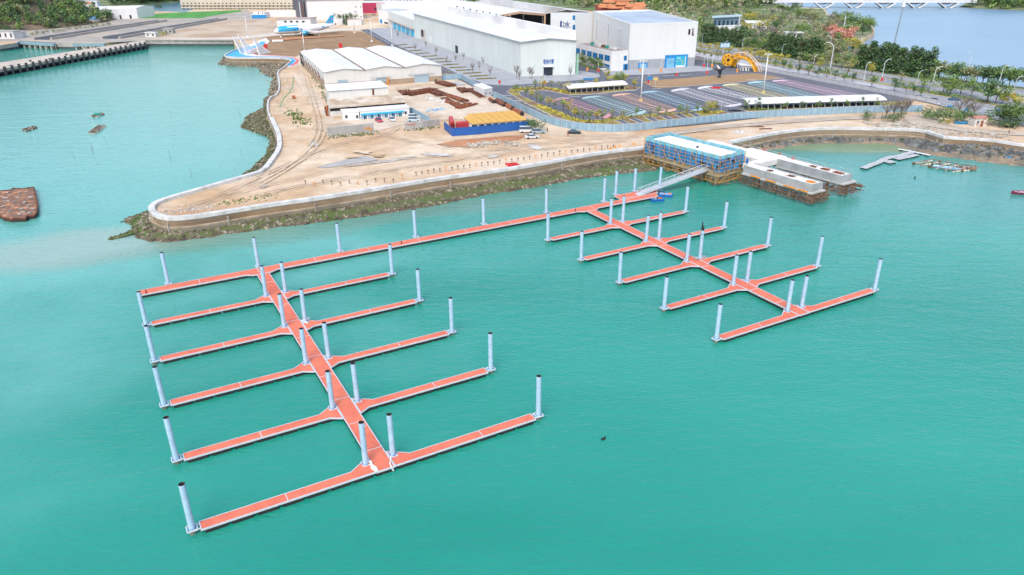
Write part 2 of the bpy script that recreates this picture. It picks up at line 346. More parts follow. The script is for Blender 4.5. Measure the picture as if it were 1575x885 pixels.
# sea wall in long sections
WALLM = mat('sea_wall_concrete', (.50, .48, .44), .85, .12, .4, col2=(.36, .31, .25), c2scale=.25, bump=.03)
nt = WALLM.node_tree; N = nt.nodes; L = nt.links; b = N['Principled BSDF']; s0 = b.inputs['Base Color'].links[0].from_socket
g = N.new('ShaderNodeNewGeometry'); sp = N.new('ShaderNodeSeparateXYZ'); L.new(g.outputs['Position'], sp.inputs[0])
nn = N.new('ShaderNodeTexNoise'); nn.inputs['Scale'].default_value = .35; nn.inputs['Detail'].default_value = 6; L.new(g.outputs['Position'], nn.inputs['Vector'])
ma = N.new('ShaderNodeMath'); ma.operation = 'MULTIPLY_ADD'; ma.inputs[1].default_value = 1.6; L.new(nn.outputs['Fac'], ma.inputs[0]); L.new(sp.outputs['Z'], ma.inputs[2])
r = N.new('ShaderNodeValToRGB'); L.new(ma.outputs[0], N.new('ShaderNodeMapRange').inputs[0]); mrr = [k for k in N if k.type == 'MAP_RANGE'][-1]; mrr.inputs[1].default_value = 1.5; mrr.inputs[2].default_value = 7
L.new(mrr.outputs[0], r.inputs[0]); e = r.color_ramp.elements
e[0].position = .0; e[0].color = (.05, .055, .03, 1); e[1].position = .95; e[1].color = (.62, .62, .60, 1)
for p_, c_ in ((.42, (.10, .085, .05)), (.52, (.30, .22, .14)), (.70, (.44, .34, .24)), (.78, (.40, .42, .40)), (.86, (.56, .57, .56))):
    q = e.new(p_); q.color = (*c_, 1)
mx = N.new('ShaderNodeMix'); mx.data_type = 'RGBA'; mx.inputs[0].default_value = .75; L.new(s0, mx.inputs[6]); L.new(r.outputs[0], mx.inputs[7]); L.new(mx.outputs[2], b.inputs['Base Color'])
COPE = streak(mat('white_coping', (.72, .73, .74), .7, .08, .5, col2=(.56, .55, .52), c2scale=.35), .82, .5, .2)
def offs(pts, d):
    o = []
    for i, p in enumerate(pts):
        a = pts[max(0, i - 1)]; c = pts[min(len(pts) - 1, i + 1)]; t = (c - a); t.z = 0; t.normalize(); o.append(p + Vector((t.y, -t.x, 0)) * d)
    return o
def seawall(pts, side, label, ztop=ZW, cope=1.3):
    rt_ = root('sea_wall', label, 'sea wall', (pts[0].x, pts[0].y, 0))
    ps = [Vector((p.x, p.y, 0)) for p in pts]
    lay = [(0.45, -1.5), (.25, 3.4), (.0, 3.5), (.0, 4.9), (.12, 5.0), (.12, ztop), (-cope, ztop), (-cope, 4.7)]
    rows = [[q + Vector((0, 0, z)) for q in offs(ps, -side * d)] for d, z in lay]
    mw = MB(); mc = MB()
    for a, bb in zip(rows[:4], rows[1:5]): mw.strip(a, bb) if side > 0 else mw.strip(bb, a)
    for a, bb in zip(rows[4:], rows[5:]): mc.strip(a, bb) if side > 0 else mc.strip(bb, a)
    for mm_, rr in ((mw, rows[:5]), (mc, rows[4:])):
        for e_ in (0, -1): mm_.face([r_[e_] for r_ in rr])
    # construction joints as thin proud ribs
    mj = MB()
    i = 6
    fine = resample(ps, 3.0)
    for j in range(3, len(fine) - 1, 5):
        t = (fine[j + 1] - fine[j]).normalized(); nrm = Vector((t.y, -t.x, 0)) * -side
        mj.box(fine[j] + nrm * .2 + Vector((0, 0, 2.3)), (.25, .5, 4.2), math.atan2(t.y, t.x))
    mw.build('wall_face', WALLM, rt_, world=True); mc.build('coping', COPE, rt_, world=True); mj.split('joint_rib', CONC, rt_)
    return rt_
PROM = 56  # index where promenade wall begins
seawall(WL[:PROM], 1, 'long white-coped sea wall running round the bare sandy spit')
seawall(WL[PROM - 1:], 1, 'sea wall under the blue painted promenade with the white sails', cope=.5)
seawall(WR, -1, 'white-coped sea wall curving behind the small right-hand bay')

# tidal shores: sloping strips + boulders
MUD = mat('muddy_foreshore', (.12, .09, .06), .9, .3, .9, col2=(.075, .11, .018), c2scale=.06, c2lo=.48, c2hi=.56, bump=.2, bscale=1)
nt = MUD.node_tree; N = nt.nodes; L = nt.links; b = N['Principled BSDF']; s0 = b.inputs['Base Color'].links[0].from_socket; g = N.new('ShaderNodeNewGeometry'); sp = N.new('ShaderNodeSeparateXYZ'); L.new(g.outputs['Position'], sp.inputs[0])
nn = N.new('ShaderNodeTexNoise'); nn.inputs['Scale'].default_value = .12; nn.inputs['Detail'].default_value = 6; L.new(g.outputs['Position'], nn.inputs['Vector']); ma = N.new('ShaderNodeMath'); ma.operation = 'MULTIPLY_ADD'; ma.inputs[1].default_value = 1.2; L.new(nn.outputs['Fac'], ma.inputs[0]); L.new(sp.outputs['Z'], ma.inputs[2])
rp = N.new('ShaderNodeValToRGB'); m2_ = N.new('ShaderNodeMapRange'); m2_.inputs[1].default_value = 1.5; m2_.inputs[2].default_value = 3.5; L.new(ma.outputs[0], m2_.inputs[0]); L.new(m2_.outputs[0], rp.inputs[0])
e = rp.color_ramp.elements; e[0].position = .30; e[0].color = (0, 0, 0, 1); e[1].position = .75; e[1].color = (0, 0, 0, 1)
for p_ in (.38, .62): q = e.new(p_); q.color = (.6, .6, .6, 1)
mx = N.new('ShaderNodeMix'); mx.data_type = 'RGBA'; L.new(rp.outputs[0], mx.inputs[0]); L.new(s0, mx.inputs[6]); mx.inputs[7].default_value = (.06, .105, .018, 1); L.new(mx.outputs[2], b.inputs['Base Color'])
MUDR = mat('sandy_foreshore', (.26, .20, .14), .85, .25, .6, col2=(.11, .115, .09), c2scale=.12, bump=.2, bscale=1)
ROCK = mat('riprap_rock', (.075, .066, .045), .9, .35, .8, col2=(.34, .30, .23), c2scale=.5, c2lo=.42, c2hi=.65)
ROCKG = mat('algae_rock', (.06, .085, .018), .9, .3, .35, col2=(.09, .085, .045), c2scale=.5)
def rockat(mb, P, r, rng, k=0):
    # rough 12-sided boulder
    i = len(mb.v); rot = rng.random() * PI; sx, sy, sz = (r * rng.uniform(.7, 1.3) for _ in range(3)); sz *= .75
    ring = []
    for a in range(5):
        t = rot + a * 2 * PI / 5
        ring.append((P.x + sx * math.cos(t) * rng.uniform(.8, 1.15), P.y + sy * math.sin(t) * rng.uniform(.8, 1.15), P.z + rng.uniform(-.2, .25) * sz))
    topr = [(P.x + (q[0] - P.x) * .5 + rng.uniform(-.1, .1) * r, P.y + (q[1] - P.y) * .5, P.z + sz * rng.uniform(.6, .95)) for q in ring]
    bot = [(q[0], q[1], P.z - sz) for q in ring]
    mb.v += bot + ring + topr
    for a in range(5):
        c = (a + 1) % 5
        mb.f += [(i + a, i + c, i + 5 + c, i + 5 + a), (i + 5 + a, i + 5 + c, i + 10 + c, i + 10 + a)]; mb.mi += [k, k]
    mb.f.append((i + 10, i + 11, i + 12, i + 13, i + 14)); mb.mi.append(k)
def param(pts, n):
    L_ = [0]
    for a, b_ in zip(pts, pts[1:]): L_.append(L_[-1] + (b_ - a).length)
    o = []; j = 0
    for i in range(n):
        d = L_[-1] * i / (n - 1)
        while j < len(L_) - 2 and L_[j + 1] < d: j += 1
        o.append(pts[j].lerp(pts[j + 1], min(1, (d - L_[j]) / max(1e-6, L_[j + 1] - L_[j]))))
    return o
def shore(name, top_px, ztop, bot_px, rockname, density, rmin, rmax, matg, rng, rocks=ROCK, band=(0, 1), n=60, green=.07):
    zt = ztop if hasattr(ztop, '__len__') else [ztop] * len(top_px)
    A0 = [W(x_, y_, z_) for (x_, y_), z_ in zip(top_px, zt)]; B0 = pxs(bot_px, 0)
    if len(A0) == len(B0):
        A = []; B = []; k = max(2, n // (len(A0) - 1))
        for i in range(len(A0) - 1):
            for j in range(k): A.append(A0[i].lerp(A0[i + 1], j / k)); B.append(B0[i].lerp(B0[i + 1], j / k))
        A.append(A0[-1]); B.append(B0[-1]); n = len(A)
    else: A = param(A0, n); B = param(B0, n)
    rows = []
    for t in (0, .33, .66, 1, 1.25):
        row = []
        for a, b_ in zip(A, B):
            p = a + (b_ - a) * t; p.z = WZ + (a.z - WZ) * (1 - t) ** .8 - .03 if t <= 1 else WZ - 1.2
            if 0 < t < 1: p.z += rng.uniform(-.12, .15)
            if t == 1: p += Vector((rng.uniform(-.6, .6), rng.uniform(-.6, .6), 0))
            row.append(p)
        rows.append(row)
    mb = MB(); 
    for a, b_ in zip(rows, rows[1:]): mb.strip(a, b_)
    struct(name, mb, matg)
    mr_ = MB()
    for i in range(n - 1):
        wdt = (A[i] - B[i]).length; ln = (B[i + 1] - B[i]).length * .5 + (A[i + 1] - A[i]).length * .5
        for _ in range(int(wdt * ln * density * (band[1] - band[0]) + rng.random())):
            s_ = rng.random(); t = band[0] + (band[1] - band[0]) * rng.random()
            if matg is MUD and .42 < t < .74 and A[i].x > -48 and rng.random() < .7: continue
            a = A[i].lerp(A[i + 1], s_); b_ = B[i].lerp(B[i + 1], s_); p = a.lerp(b_, t); p.z = WZ + (a.z - WZ) * (1 - t) ** .8
            rockat(mr_, p, rng.uniform(rmin, rmax), rng, 1 if rng.random() < green else 0)
    o = mr_.build(rockname, [rocks, ROCKG]); o['kind'] = 'stuff'; o['label'] = 'dark riprap boulders along the waterline'; o['category'] = 'rocks'
rg = random.Random(3)
shore('foreshore', [(1000, 240.5), (900, 254.5), (810, 268), (740, 277), (675, 288), (573, 307.5), (477, 320.5), (420, 329), (363, 338.5), (303, 347.5), (273, 351), (252, 351), (240, 347), (232, 340), (228, 330)], 2.75,
      [(1012, 262), (905, 274), (812, 291), (742, 301), (675, 316), (573, 332), (477, 345), (420, 351), (355, 360), (300, 368), (260, 373), (228, 372), (206, 364), (203, 352), (222, 330)], 'riprap_boulders', 1.5, .22, .5, MUD, rg, n=110)
shore('foreshore', [(232, 350), (240, 338), (231, 326)], 2.1, [(168, 371), (166, 366), (186, 362), (197, 357), (206, 350), (185, 343), (190, 337), (224, 325)], 'riprap_boulders', 1.2, .2, .45, MUD, rg, n=30, green=.6)
shore('foreshore', [(372, 272.5), (402, 264), (414, 250), (426, 234), (427, 218), (424, 206), (416.6, 190), (411, 173)], 2.4, [(369, 273), (380, 264), (398, 249), (410, 237), (413, 226), (416, 218), (411, 208.5), (388, 203), (370, 196), (378, 180), (400, 168), (411, 164)], 'riprap_boulders', .9, .3, .6, MUD, rg, n=60, green=.5)
shore('foreshore', [(411, 165), (412.4, 155), (427, 148), (429.5, 131), (427, 113), (440, 104), (450, 98)], 2.4, [(407, 161), (407, 152), (414, 149), (416, 135), (417, 126), (424, 121), (411, 117.5), (403, 113), (400, 110)], 'riprap_boulders', .3, .5, 1.1, MUDR, rg, n=40)
shore('foreshore', [(452, 98), (440, 96.5), (400, 95.5), (359, 95), (347, 93), (344, 89)], 2.3, [(420, 118), (402, 109), (395, 104), (350, 101.7), (336, 99.5), (342, 94)], 'riprap_boulders', .22, .5, 1.2, MUDR, rg, n=40)
shore('bay_foreshore', [(1160, 224), (1200, 216.5), (1254, 208.5), (1310, 208.5), (1374, 209), (1420, 209.5), (1456, 218), (1514, 219), (1575, 225.5), (1640, 235)], [2.7, 2.7, 2.7, 2.7, 2.7, 3.0, 3.8, 4.2, 4.6, 4.6],
      [(1170, 233), (1215, 226), (1253, 221.5), (1300, 221.5), (1350, 221), (1374, 223), (1399, 231), (1435, 240), (1492, 247), (1521, 251), (1575, 257), (1640, 263)], 'riprap_boulders', .9, .35, .85, MUDR, rg, n=90, rocks=mat('grey_riprap', (.07, .08, .085), .9, .3, .35, col2=(.20, .22, .22), c2scale=.4), band=(0.05, .74))
# ------------------------------------------------------------------ floating marina
WATERZ = 0.0; DZ = .70
FLOATM = mat('black_float', (.02, .022, .024), .6, .2, 1)
def uvp(pts): return [tuple(UV(u, v)[:2]) for u, v in pts]
def inset(poly, d):
    n = len(poly); a = sum(poly[j][0] * poly[(j + 1) % n][1] - poly[(j + 1) % n][0] * poly[j][1] for j in range(n)); s = 1 if a > 0 else -1
    o = []
    for i in range(n):
        p0 = Vector(poly[i - 1]); p1 = Vector(poly[i]); p2 = Vector(poly[(i + 1) % n])
        e1 = (p1 - p0).normalized(); e2 = (p2 - p1).normalized(); n1 = Vector((-e1.y, e1.x)) * s; n2 = Vector((-e2.y, e2.x)) * s
        k = (n1 + n2); k = k / max(.3, k.dot(n1) if k.length else 1); o.append(tuple(p1 + k * d))
    return o
def pontoon(name, label, cat, poly, floats, seams, mdeck, group=None, fspace=2.6, along='u'):
    """poly in marina grid coordinates; floats = (u0, u1, v0, v1) rectangle for the float row"""
    P = uvp(poly); zW = WZ; c = Vector((sum(p[0] for p in P) / len(P), sum(p[1] for p in P) / len(P), 0))
    r = root(name, label, cat, c, group=group)
    a = MB(); a.prism(P, zW + .5, zW + DZ - .02); 
    I = inset(P, .11); n = len(P)
    for i in range(n):   # raised white rim
        q = (i + 1) % n
        z1_, z0_ = zW + DZ + .015, zW + DZ - .02; a.face([(*P[i], z1_), (*P[q], z1_), (*I[q], z1_), (*I[i], z1_)]); a.face([(*P[i], z0_), (*P[q], z0_), (*P[q], z1_), (*P[i], z1_)])
    a.build('frame', ALU, r, world=True)
    d = MB(); d.prism(inset(P, .13), zW + DZ - .015, zW + DZ + .004); d.build('deck', mdeck, r, world=True)
    f = MB()
    for (u0, u1, v0, v1) in floats:
        if u1 - u0 > v1 - v0:
            k = max(1, int((u1 - u0) / fspace)); st = (u1 - u0) / k
            for i in range(k):
                uu = u0 + st * (i + .5); q = UV(uu, (v0 + v1) / 2, .05); f.box(q, (st * (.95 if u1 - u0 > 60 else .8), (v1 - v0) * .985, .88), YAW)
        else:
            k = max(1, int((v1 - v0) / fspace)); st = (v1 - v0) / k
            for i in range(k):
                vv = v0 + st * (i + .5); q = UV((u0 + u1) / 2, vv, .05); f.box(q, ((u1 - u0) * .985, st * .93, .88), YAW)
    f.split('float', FLOATM, r)
    if seams:
        s = MB()
        for (ua, va, ub, vb) in seams: s.beam(UV(ua, va, DZ + .012), UV(ub, vb, DZ + .012), .10, .02)
        s.split('joint_strip', ALU, r)
    return r
def guide(parent, u, v, du, dv):
    """square pile guide frame round the pile at u, v, reaching back (du, dv) to the deck"""
    g = MB(); s = .55
    for a, b_ in (((-s, -s), (s, -s)), ((s, -s), (s, s)), ((s, s), (-s, s)), ((-s, s), (-s, -s))):
        g.beam(UV(u + a[0], v + a[1], DZ - .02), UV(u + b_[0], v + b_[1], DZ - .02), .13, .18)
    for k in (-1, 1):
        o_ = (k * .45 * (1 if dv else 0), k * .45 * (1 if du else 0))
        g.beam(UV(u + o_[0], v + o_[1], DZ - .04), UV(u + o_[0] + du, v + o_[1] + dv, DZ - .04), .14, .16)
    g.build('pile_guide', ALU, parent, world=True)
    w = MB()
    for a in ((-.42, 0), (.42, 0), (0, -.42), (0, .42)): w.box(UV(u + a[0], v + a[1], DZ + .02), (.14, .14, .2), YAW)
    w.split('roller', BLUE, parent)
LV = [133.62 - 14.64 * j for j in range(5)]; RV = [134.29 - 13.68 * j for j in range(5)]
# north walkway
seams = [(u, 147.6, u, 150.0) for u in (10.5, 22.0, 34.0, 46.0, 58.0, 70.0, 82.0, 94.0, 106.0, 112.0, 118.0)]
wk = pontoon('floating_walkway', 'long straight red floating walkway joining both piers', 'floating walkway',
    [(-.8, 147.5), (19.2, 147.5), (20.7, 146.6), (24.3, 146.6), (25.8, 147.5), (101.0, 147.5), (102.6, 146.6), (106.2, 146.6), (107.6, 147.5), (127, 147.5), (128.4, 150.15), (-.8, 150.15)],
    [(-.6, 127, 147.55, 150.1)], seams, DECK)
NP = [4.9, 22.54, 40.19, 58.18, 76.01, 93.84, 111.69]
for u in NP: guide(wk, u, 151.25, 0, -1.1)
pl = pontoon('landing_pontoon', 'short red landing pontoon at the foot of the white gangway', 'floating pontoon',
    [(116.4, 150.3), (129.2, 150.3), (130.4, 153.9), (116.8, 153.9)], [(117, 129.5, 150.5, 153.7)], [], DECK)
for u, v, s in ((118.2, 154.9, -1.1), (124.6, 154.9, -1.1)): guide(pl, u, v, 0, s)
guide(pl, 131.2, 152.2, -1.2, 0)
def spine(uc, vtop, vbot, vs, label):
    return pontoon('floating_walkway', label, 'floating walkway',
        [(uc - 1.25, vbot), (uc + 1.25, vbot), (uc + 1.25, vtop), (uc - 1.25, vtop)], [(uc - 1.22, uc + 1.22, vbot, vtop)],
        [(uc - 1.1, v, uc + 1.1, v) for v in vs], DECK2)
vsL = [141.5, 129.5, 122, 115, 107.5, 100.5, 93, 86, 79]
spine(22.53, 146.55, 74.15, [v for v in vsL], 'red floating spine walkway of the nearer left-hand pier')
spine(104.4, 146.55, 78.7, [126, 118, 104.5, 91, 84.5], 'red floating spine walkway of the farther right-hand pier')
FARW = ['farthest', 'second farthest', 'middle', 'second nearest', 'nearest']
PILES = []
def finger(u0, u1, v, side, uc, pier, j, seamu):
    """side -1: finger runs left from the spine, +1 right"""
    w = .82
    if side < 0: ue, us = u0, u1; e = -1
    else: ue, us = u1, u0; e = 1
    fl = 2.4 * e
    poly = [(ue, v - w), (us + fl * .7, v - w), (us, v - w - 1.0), (us, v + w + 1.9), (us + fl * 1.15, v + w), (ue, v + w)] if j < 4 else \
           [(ue, v - w), (us, v - w), (us, v + w + 1.9), (us + fl * 1.15, v + w), (ue, v + w)]
    label = 'red finger pontoon, %s of five on the %s side of %s pier' % (FARW[j], 'left' if side < 0 else 'right', pier)
    r = pontoon('finger_pontoon', label, 'finger pontoon', poly, [(min(ue, us) + .2, max(ue, us) - .2, v - .79, v + .79)],
                [(su, v - .68, su, v + .68) for su in seamu], DECK, group='finger pontoons of the marina')
    guide(r, ue + .84 * e, v, -.8 * e, 0)
    # rollers and clamp at the spine pile
    g = MB(); pu = uc + 1.86 * e; pv = v + 1.47
    for a, b_ in (((-.5, -.5), (.5, -.5)), ((.5, -.5), (.5, .5)), ((.5, .5), (-.5, .5)), ((-.5, .5), (-.5, -.5))):
        g.beam(UV(pu + a[0], pv + a[1], DZ + .06), UV(pu + b_[0], pv + b_[1], DZ + .06), .12, .12)
    g.build('pile_guide', ALU, r, world=True)
    w_ = MB()
    for a in ((-.45, 0), (.45, 0), (0, -.45), (0, .45)): w_.box(UV(pu + a[0], pv + a[1], DZ + .12), (.16, .16, .16), YAW)
    w_.split('roller', BLUE, r)
    sd = 'left' if side < 0 else 'right'
    PILES.append((ue + .84 * e, v, 'white steel pile at outer tip of the %s %s finger, %s pier' % (FARW[j], sd, pier)))
    PILES.append((pu, pv, 'white steel pile beside spine at the %s %s finger, %s pier' % (FARW[j], sd, pier)))
for j, v in enumerate(LV):
    finger(.25, 21.25, v, -1, 22.53, 'left-hand', j, (10.2,))
    finger(23.8, 44.95, v, 1, 22.53, 'left-hand', j, (36.0,) if j < 4 else (36.6,))
for j, v in enumerate(RV):
    finger(84.65, 103.12, v, -1, 104.4, 'right-hand', j, (94.0,))
    finger(105.67, 124.1, v, 1, 104.4, 'right-hand', j, (115.5,))
for i, u in enumerate(NP): PILES.append((u, 151.25, 'white steel pile on the shoreward edge of the long walkway, %s from the left' % ORD[i]))
PILES.append((118.2, 154.9, 'white steel pile behind the landing pontoon, left of the gangway foot'))
PILES.append((124.6, 154.9, 'white steel pile behind the landing pontoon, hidden partly by the gangway foot'))
PILES.append((131.2, 152.2, 'white steel pile at the right end of the landing pontoon, in front of the gangway'))
def pile_mesh():
    r = root('mooring_pile', 'x', 'pile', (0, 0, 0), group='white steel mooring piles')
    a = MB(); a.tube((0, 0, -3.5), (0, 0, 6.92), .36, n=20, cap=False); a.build('shaft', PILE, r, smooth=True)
    b_ = MB(); b_.tube((0, 0, 4), (0, 0, 6.915), .325, n=20, cap=False); b_.f = [tuple(reversed(q)) for q in b_.f]; b_.sheet([(.32 * math.cos(t * PI / 10), .32 * math.sin(t * PI / 10)) for t in range(20)], 6.2)
    # rim ring
    i = len(b_.v)
    for rr in (.325, .362):
        b_.v += [(rr * math.cos(t * PI / 10), rr * math.sin(t * PI / 10), 6.93) for t in range(20)]
    for t in range(20): q = (t + 1) % 20; b_.f.append((i + t, i + 20 + t, i + 20 + q, i + q)); b_.mi.append(0)
    b_.build('dark_mouth', mat('pile_mouth', (.035, .03, .032), .8, .2, 1), r, smooth=False)
    s = MB(); s.tube((0, 0, -.4), (0, 0, .5), .368, n=20, cap=False); s.build('waterline_band', mat('pile_growth', (.20, .22, .17), .85, .3, 2), r, smooth=True)
    for z_ in (2.9, 5.1): s = MB(); s.tube((0, 0, z_), (0, 0, z_ + .07), .367, n=20, cap=False); s.build('weld_seam', mat('weld_seam_grey', (.36, .45, .56), .5, .1, 1), r, smooth=True)
    return r
pm = None
for i, (u, v, lab) in enumerate(PILES):
    P = UV(u, v, 0)
    if pm is None: pm = pile_mesh(); pm.location = P; pm['label'] = lab; o = pm
    else: o = dup(pm, P, R.random() * 6, lab); o.rotation_euler.x = R.gauss(0, .006); o.rotation_euler.y = R.gauss(0, .006); o.location.z += R.uniform(-.12, .12)
    if 'middle right finger, right-hand' in lab and 'spine' in lab:
        o['label'] = 'white steel pile with a dark ragged sleeve on its top, beside the right-hand pier spine'
        x = MB(); x.tube((0, 0, 6.0), (.05, 0, 7.7), .38, .30, 9); x.tube((.1, .1, 7.6), (.15, .1, 8.7), .16, .12, 7); x.build('ragged_sleeve', BLACK, o)
# grey plates left lying round that pile, ropes, hatch, cleats
p = UV(106.3, 108.0, DZ + .05); mb = MB()
for k in range(6): mb.box(p + Vector((R.uniform(-1.3, 1.2), R.uniform(-.7, .9), .04 * k)), (R.uniform(.5, 1.1), R.uniform(.25, .5), .04), R.random() * 3)
single('steel_plates', mb, mat('grey_plate', (.42, .44, .44), .5, .2, 1), 'loose grey steel plates lying around the pile with the ragged top', 'plates')
def rope(pts, label, r=.09):
    mb = MB()
    for a, b_ in zip(pts, pts[1:]): mb.tube(a, b_, r, n=6)
    single('mooring_rope', mb, mat('white_rope', (.78, .78, .76), .8, .1, 3), label, 'rope')
rope([UV(20.9, 76.6, .85), UV(21.3, 76.2, 1.0), UV(21.15, 75.6, .85), UV(21.5, 75.0, .84), UV(21.45, 74.2, .84), UV(21.2, 76.0, .86), UV(21.0, 75.0, .84), UV(21.3, 74.3, .84)], 'bunched white rope beside the pile left of the near spine end', .14)
rope([UV(24.0, 76.2, .85), UV(23.7, 75.4, .84), UV(23.4, 75.0, .84), UV(23.3, 74.4, .84), UV(23.35, 74.15, .5), UV(23.5, 74.05, .2)], 'single white rope hanging over the near end of the spine')
rope([UV(24.6, 119.4, .85), UV(24.2, 120.2, .9), UV(24.0, 120.8, .9), UV(24.4, 121.4, .9), UV(25.4, 121.2, .9), UV(24.7, 120.4, .95)], 'tangle of white rope at the second farthest right finger root', .13)
mb = MB(); mb.box(UV(23.1, 84.7, DZ + .02), (.55, .55, .03), YAW); single('deck_hatch', mb, STEEL, 'small square grey hatch plate on the near spine deck', 'hatch')
def cleat(u, v, lab, m_=RED, h=.55):
    mb = MB(); c = UV(u, v, DZ); mb.box(c + Vector((0, 0, .05)), (.34, .34, .1), YAW); mb.tube(c + Vector((0, 0, .1)), c + Vector((0, 0, h)), .12, .1, 8); mb.tube(c + Vector((0, 0, h)), c + Vector((0, 0, h + .12)), .18, .12, 8)
    single('service_bollard', mb, m_, lab, 'bollard', group='small bollards on the walkway')
DKR = mat('dark_red_enamel', (.25, .02, .02), .5, .1, 1)
for px, py, l in ((617.5, 375, 'small dark red bollard on the walkway right of the left pier'), (225, 451, 'small dark bollard at the left end of the long walkway'), (885, 325.5, 'small red bollard on the walkway left of the right pier spine')):
    u, v = uvof(W(px, py, WZ + DZ)); cleat(u, v, l, DKR)
# ------------------------------------------------------------------ gangway
g0 = W(984, 298.5, WZ + .8); g1 = Vector((56.6, 202.6, 5.35)); gd = (g1 - g0); gl = gd.length; gt = gd.normalized(); gs = gt.cross(Vector((0, 0, 1))).normalized()
gr = root('gangway', 'white lattice gangway sloping from the landing pontoon up to the netted building', 'gangway', g0)
a = MB(); a.beam(g0, g1, 1.7, .12); a.build('walking_deck', STEEL, gr, world=True)
for s in (-1, 1):
    t = MB(); off = gs * s * .98; hh = Vector((0, 0, 1.25)); n = 18
    t.beam(g0 + off, g1 + off, .12, .16); t.beam(g0 + off + hh, g1 + off + hh, .12, .14); t.beam(g0 + off + hh * .5, g1 + off + hh * .5, .05, .06)
    for i in range(n + 1):
        q = g0.lerp(g1, i / n) + off; t.beam(q, q + hh + gt * .001, .07, .07)
        if i < n:
            q2 = g0.lerp(g1, (i + 1) / n) + off
            t.beam(q + (hh if i % 2 else Vector()), q2 + (Vector() if i % 2 else hh), .05, .05)
    t.build('lattice_side', ALU, gr, world=True)
a = MB(); a.grid8([g0 - gt * 1.6 - gs - Vector((0, 0, .06)), g0 - gt * 1.6 + gs - Vector((0, 0, .06)), g0 + gs - Vector((0, 0, .05)), g0 - gs - Vector((0, 0, .05)), g0 - gt * 1.6 - gs, g0 - gt * 1.6 + gs, g0 + gs + Vector((0, 0, .05)), g0 - gs + Vector((0, 0, .05))]); a.build('landing_flap', STEEL, gr, world=True)
# two little blue work rafts at the landing pontoon
def raft(px, py, w, l, rot, lab, cargo):
    P = W(px, py, 0); r = root('work_raft', lab, 'raft', P, rot, group='blue work rafts at the landing pontoon')
    m_ = MB(); m_.box((0, 0, .15), (l, w, .55)); m_.build('hull', mat('raft_blue', (.01, .10, .42), .4, .1, 1), r)
    m_ = MB(); m_.box((0, 0, .45), (l * .86, w * .82, .07)); m_.build('deck', cargo, r)
    m_ = MB()
    for s in (-1, 1): m_.box((0, s * w * .46, .55), (l, .12, .22)); m_.box((s * l * .47, 0, .56), (.12, w * .85, .2))
    m_.build('rim', mat('raft_rim', (.03, .2, .6), .5, .1, 1), r)
    rr = random.Random(px)
    for k in range(7):
        q = MB(); q.box((rr.uniform(-l * .35, l * .35), rr.uniform(-w * .3, w * .3), .6 + rr.uniform(0, .1)), (rr.uniform(.3, .9), rr.uniform(.12, .4), .16 + rr.random() * .15), rr.random() * 3)
        q.build('plank', [TIMB, ORANGE, STEEL, CONC][k % 4], r)
raft(1010, 308.2, 2.4, 3.4, .15, 'blue-edged raft loaded with planks and tools below the landing pontoon', TIMB)
raft(1024, 301.5, 2.2, 3.6, -.25, 'blue raft with a pale deck at the right tip of the landing pontoon', STEEL)
# ------------------------------------------------------------------ netted building over the water
FC = Vector((57.2, 197.7, 0)); LA = Vector((-.585, .811, 0)); SB = Vector((.811, .585, 0)); LL_, LS = 28.2, 10.2
bt = root('terminal_building', 'half-built flat-roofed waterfront building wrapped in blue netting and bamboo scaffold', 'building', FC + LA * 14 + SB * 5 + Vector((0, 0, 0)))
def lp(a, b_, z): return FC + LA * a + SB * b_ + Vector((0, 0, z))
def lbox(mb, a0, a1, b0, b1, z0, z1, k=0): mb.grid8([lp(a0, b0, z0), lp(a0, b1, z0), lp(a1, b1, z0), lp(a1, b0, z0), lp(a0, b0, z1), lp(a0, b1, z1), lp(a1, b1, z1), lp(a1, b0, z1)], k)
a = MB(); lbox(a, 1.3, 27, 1.2, 9, 4.6, 8.75); a.build('inner_walls', mat('raw_block_wall', (.10, .13, .17), .9, .2, .5), bt, world=True)
a = MB(); lbox(a, .9, 27.4, .9, 9.4, 8.76, 9.15); a.build('roof_slab', mat('pale_roof_screed', (.82, .82, .82), .8, .03, .3), bt, world=True)
a = MB(); lbox(a, .3, 27.9, .3, 9.9, 4.2, 5.0); lbox(a, 0, 28.2, 0, 10.2, 3.7, 4.19); a.build('base_slab', mat('tan_slab_edge', (.42, .38, .29), .85, .15, .4), bt, world=True)
NET = mat('blue_safety_net', (.015, .20, .55), .7, .35, .6, col2=(.03, .33, .66), c2scale=.35)
NET2 = mat('pale_upper_net', (.18, .52, .66), .7, .2, .6, col2=(.25, .60, .72), c2scale=.5)
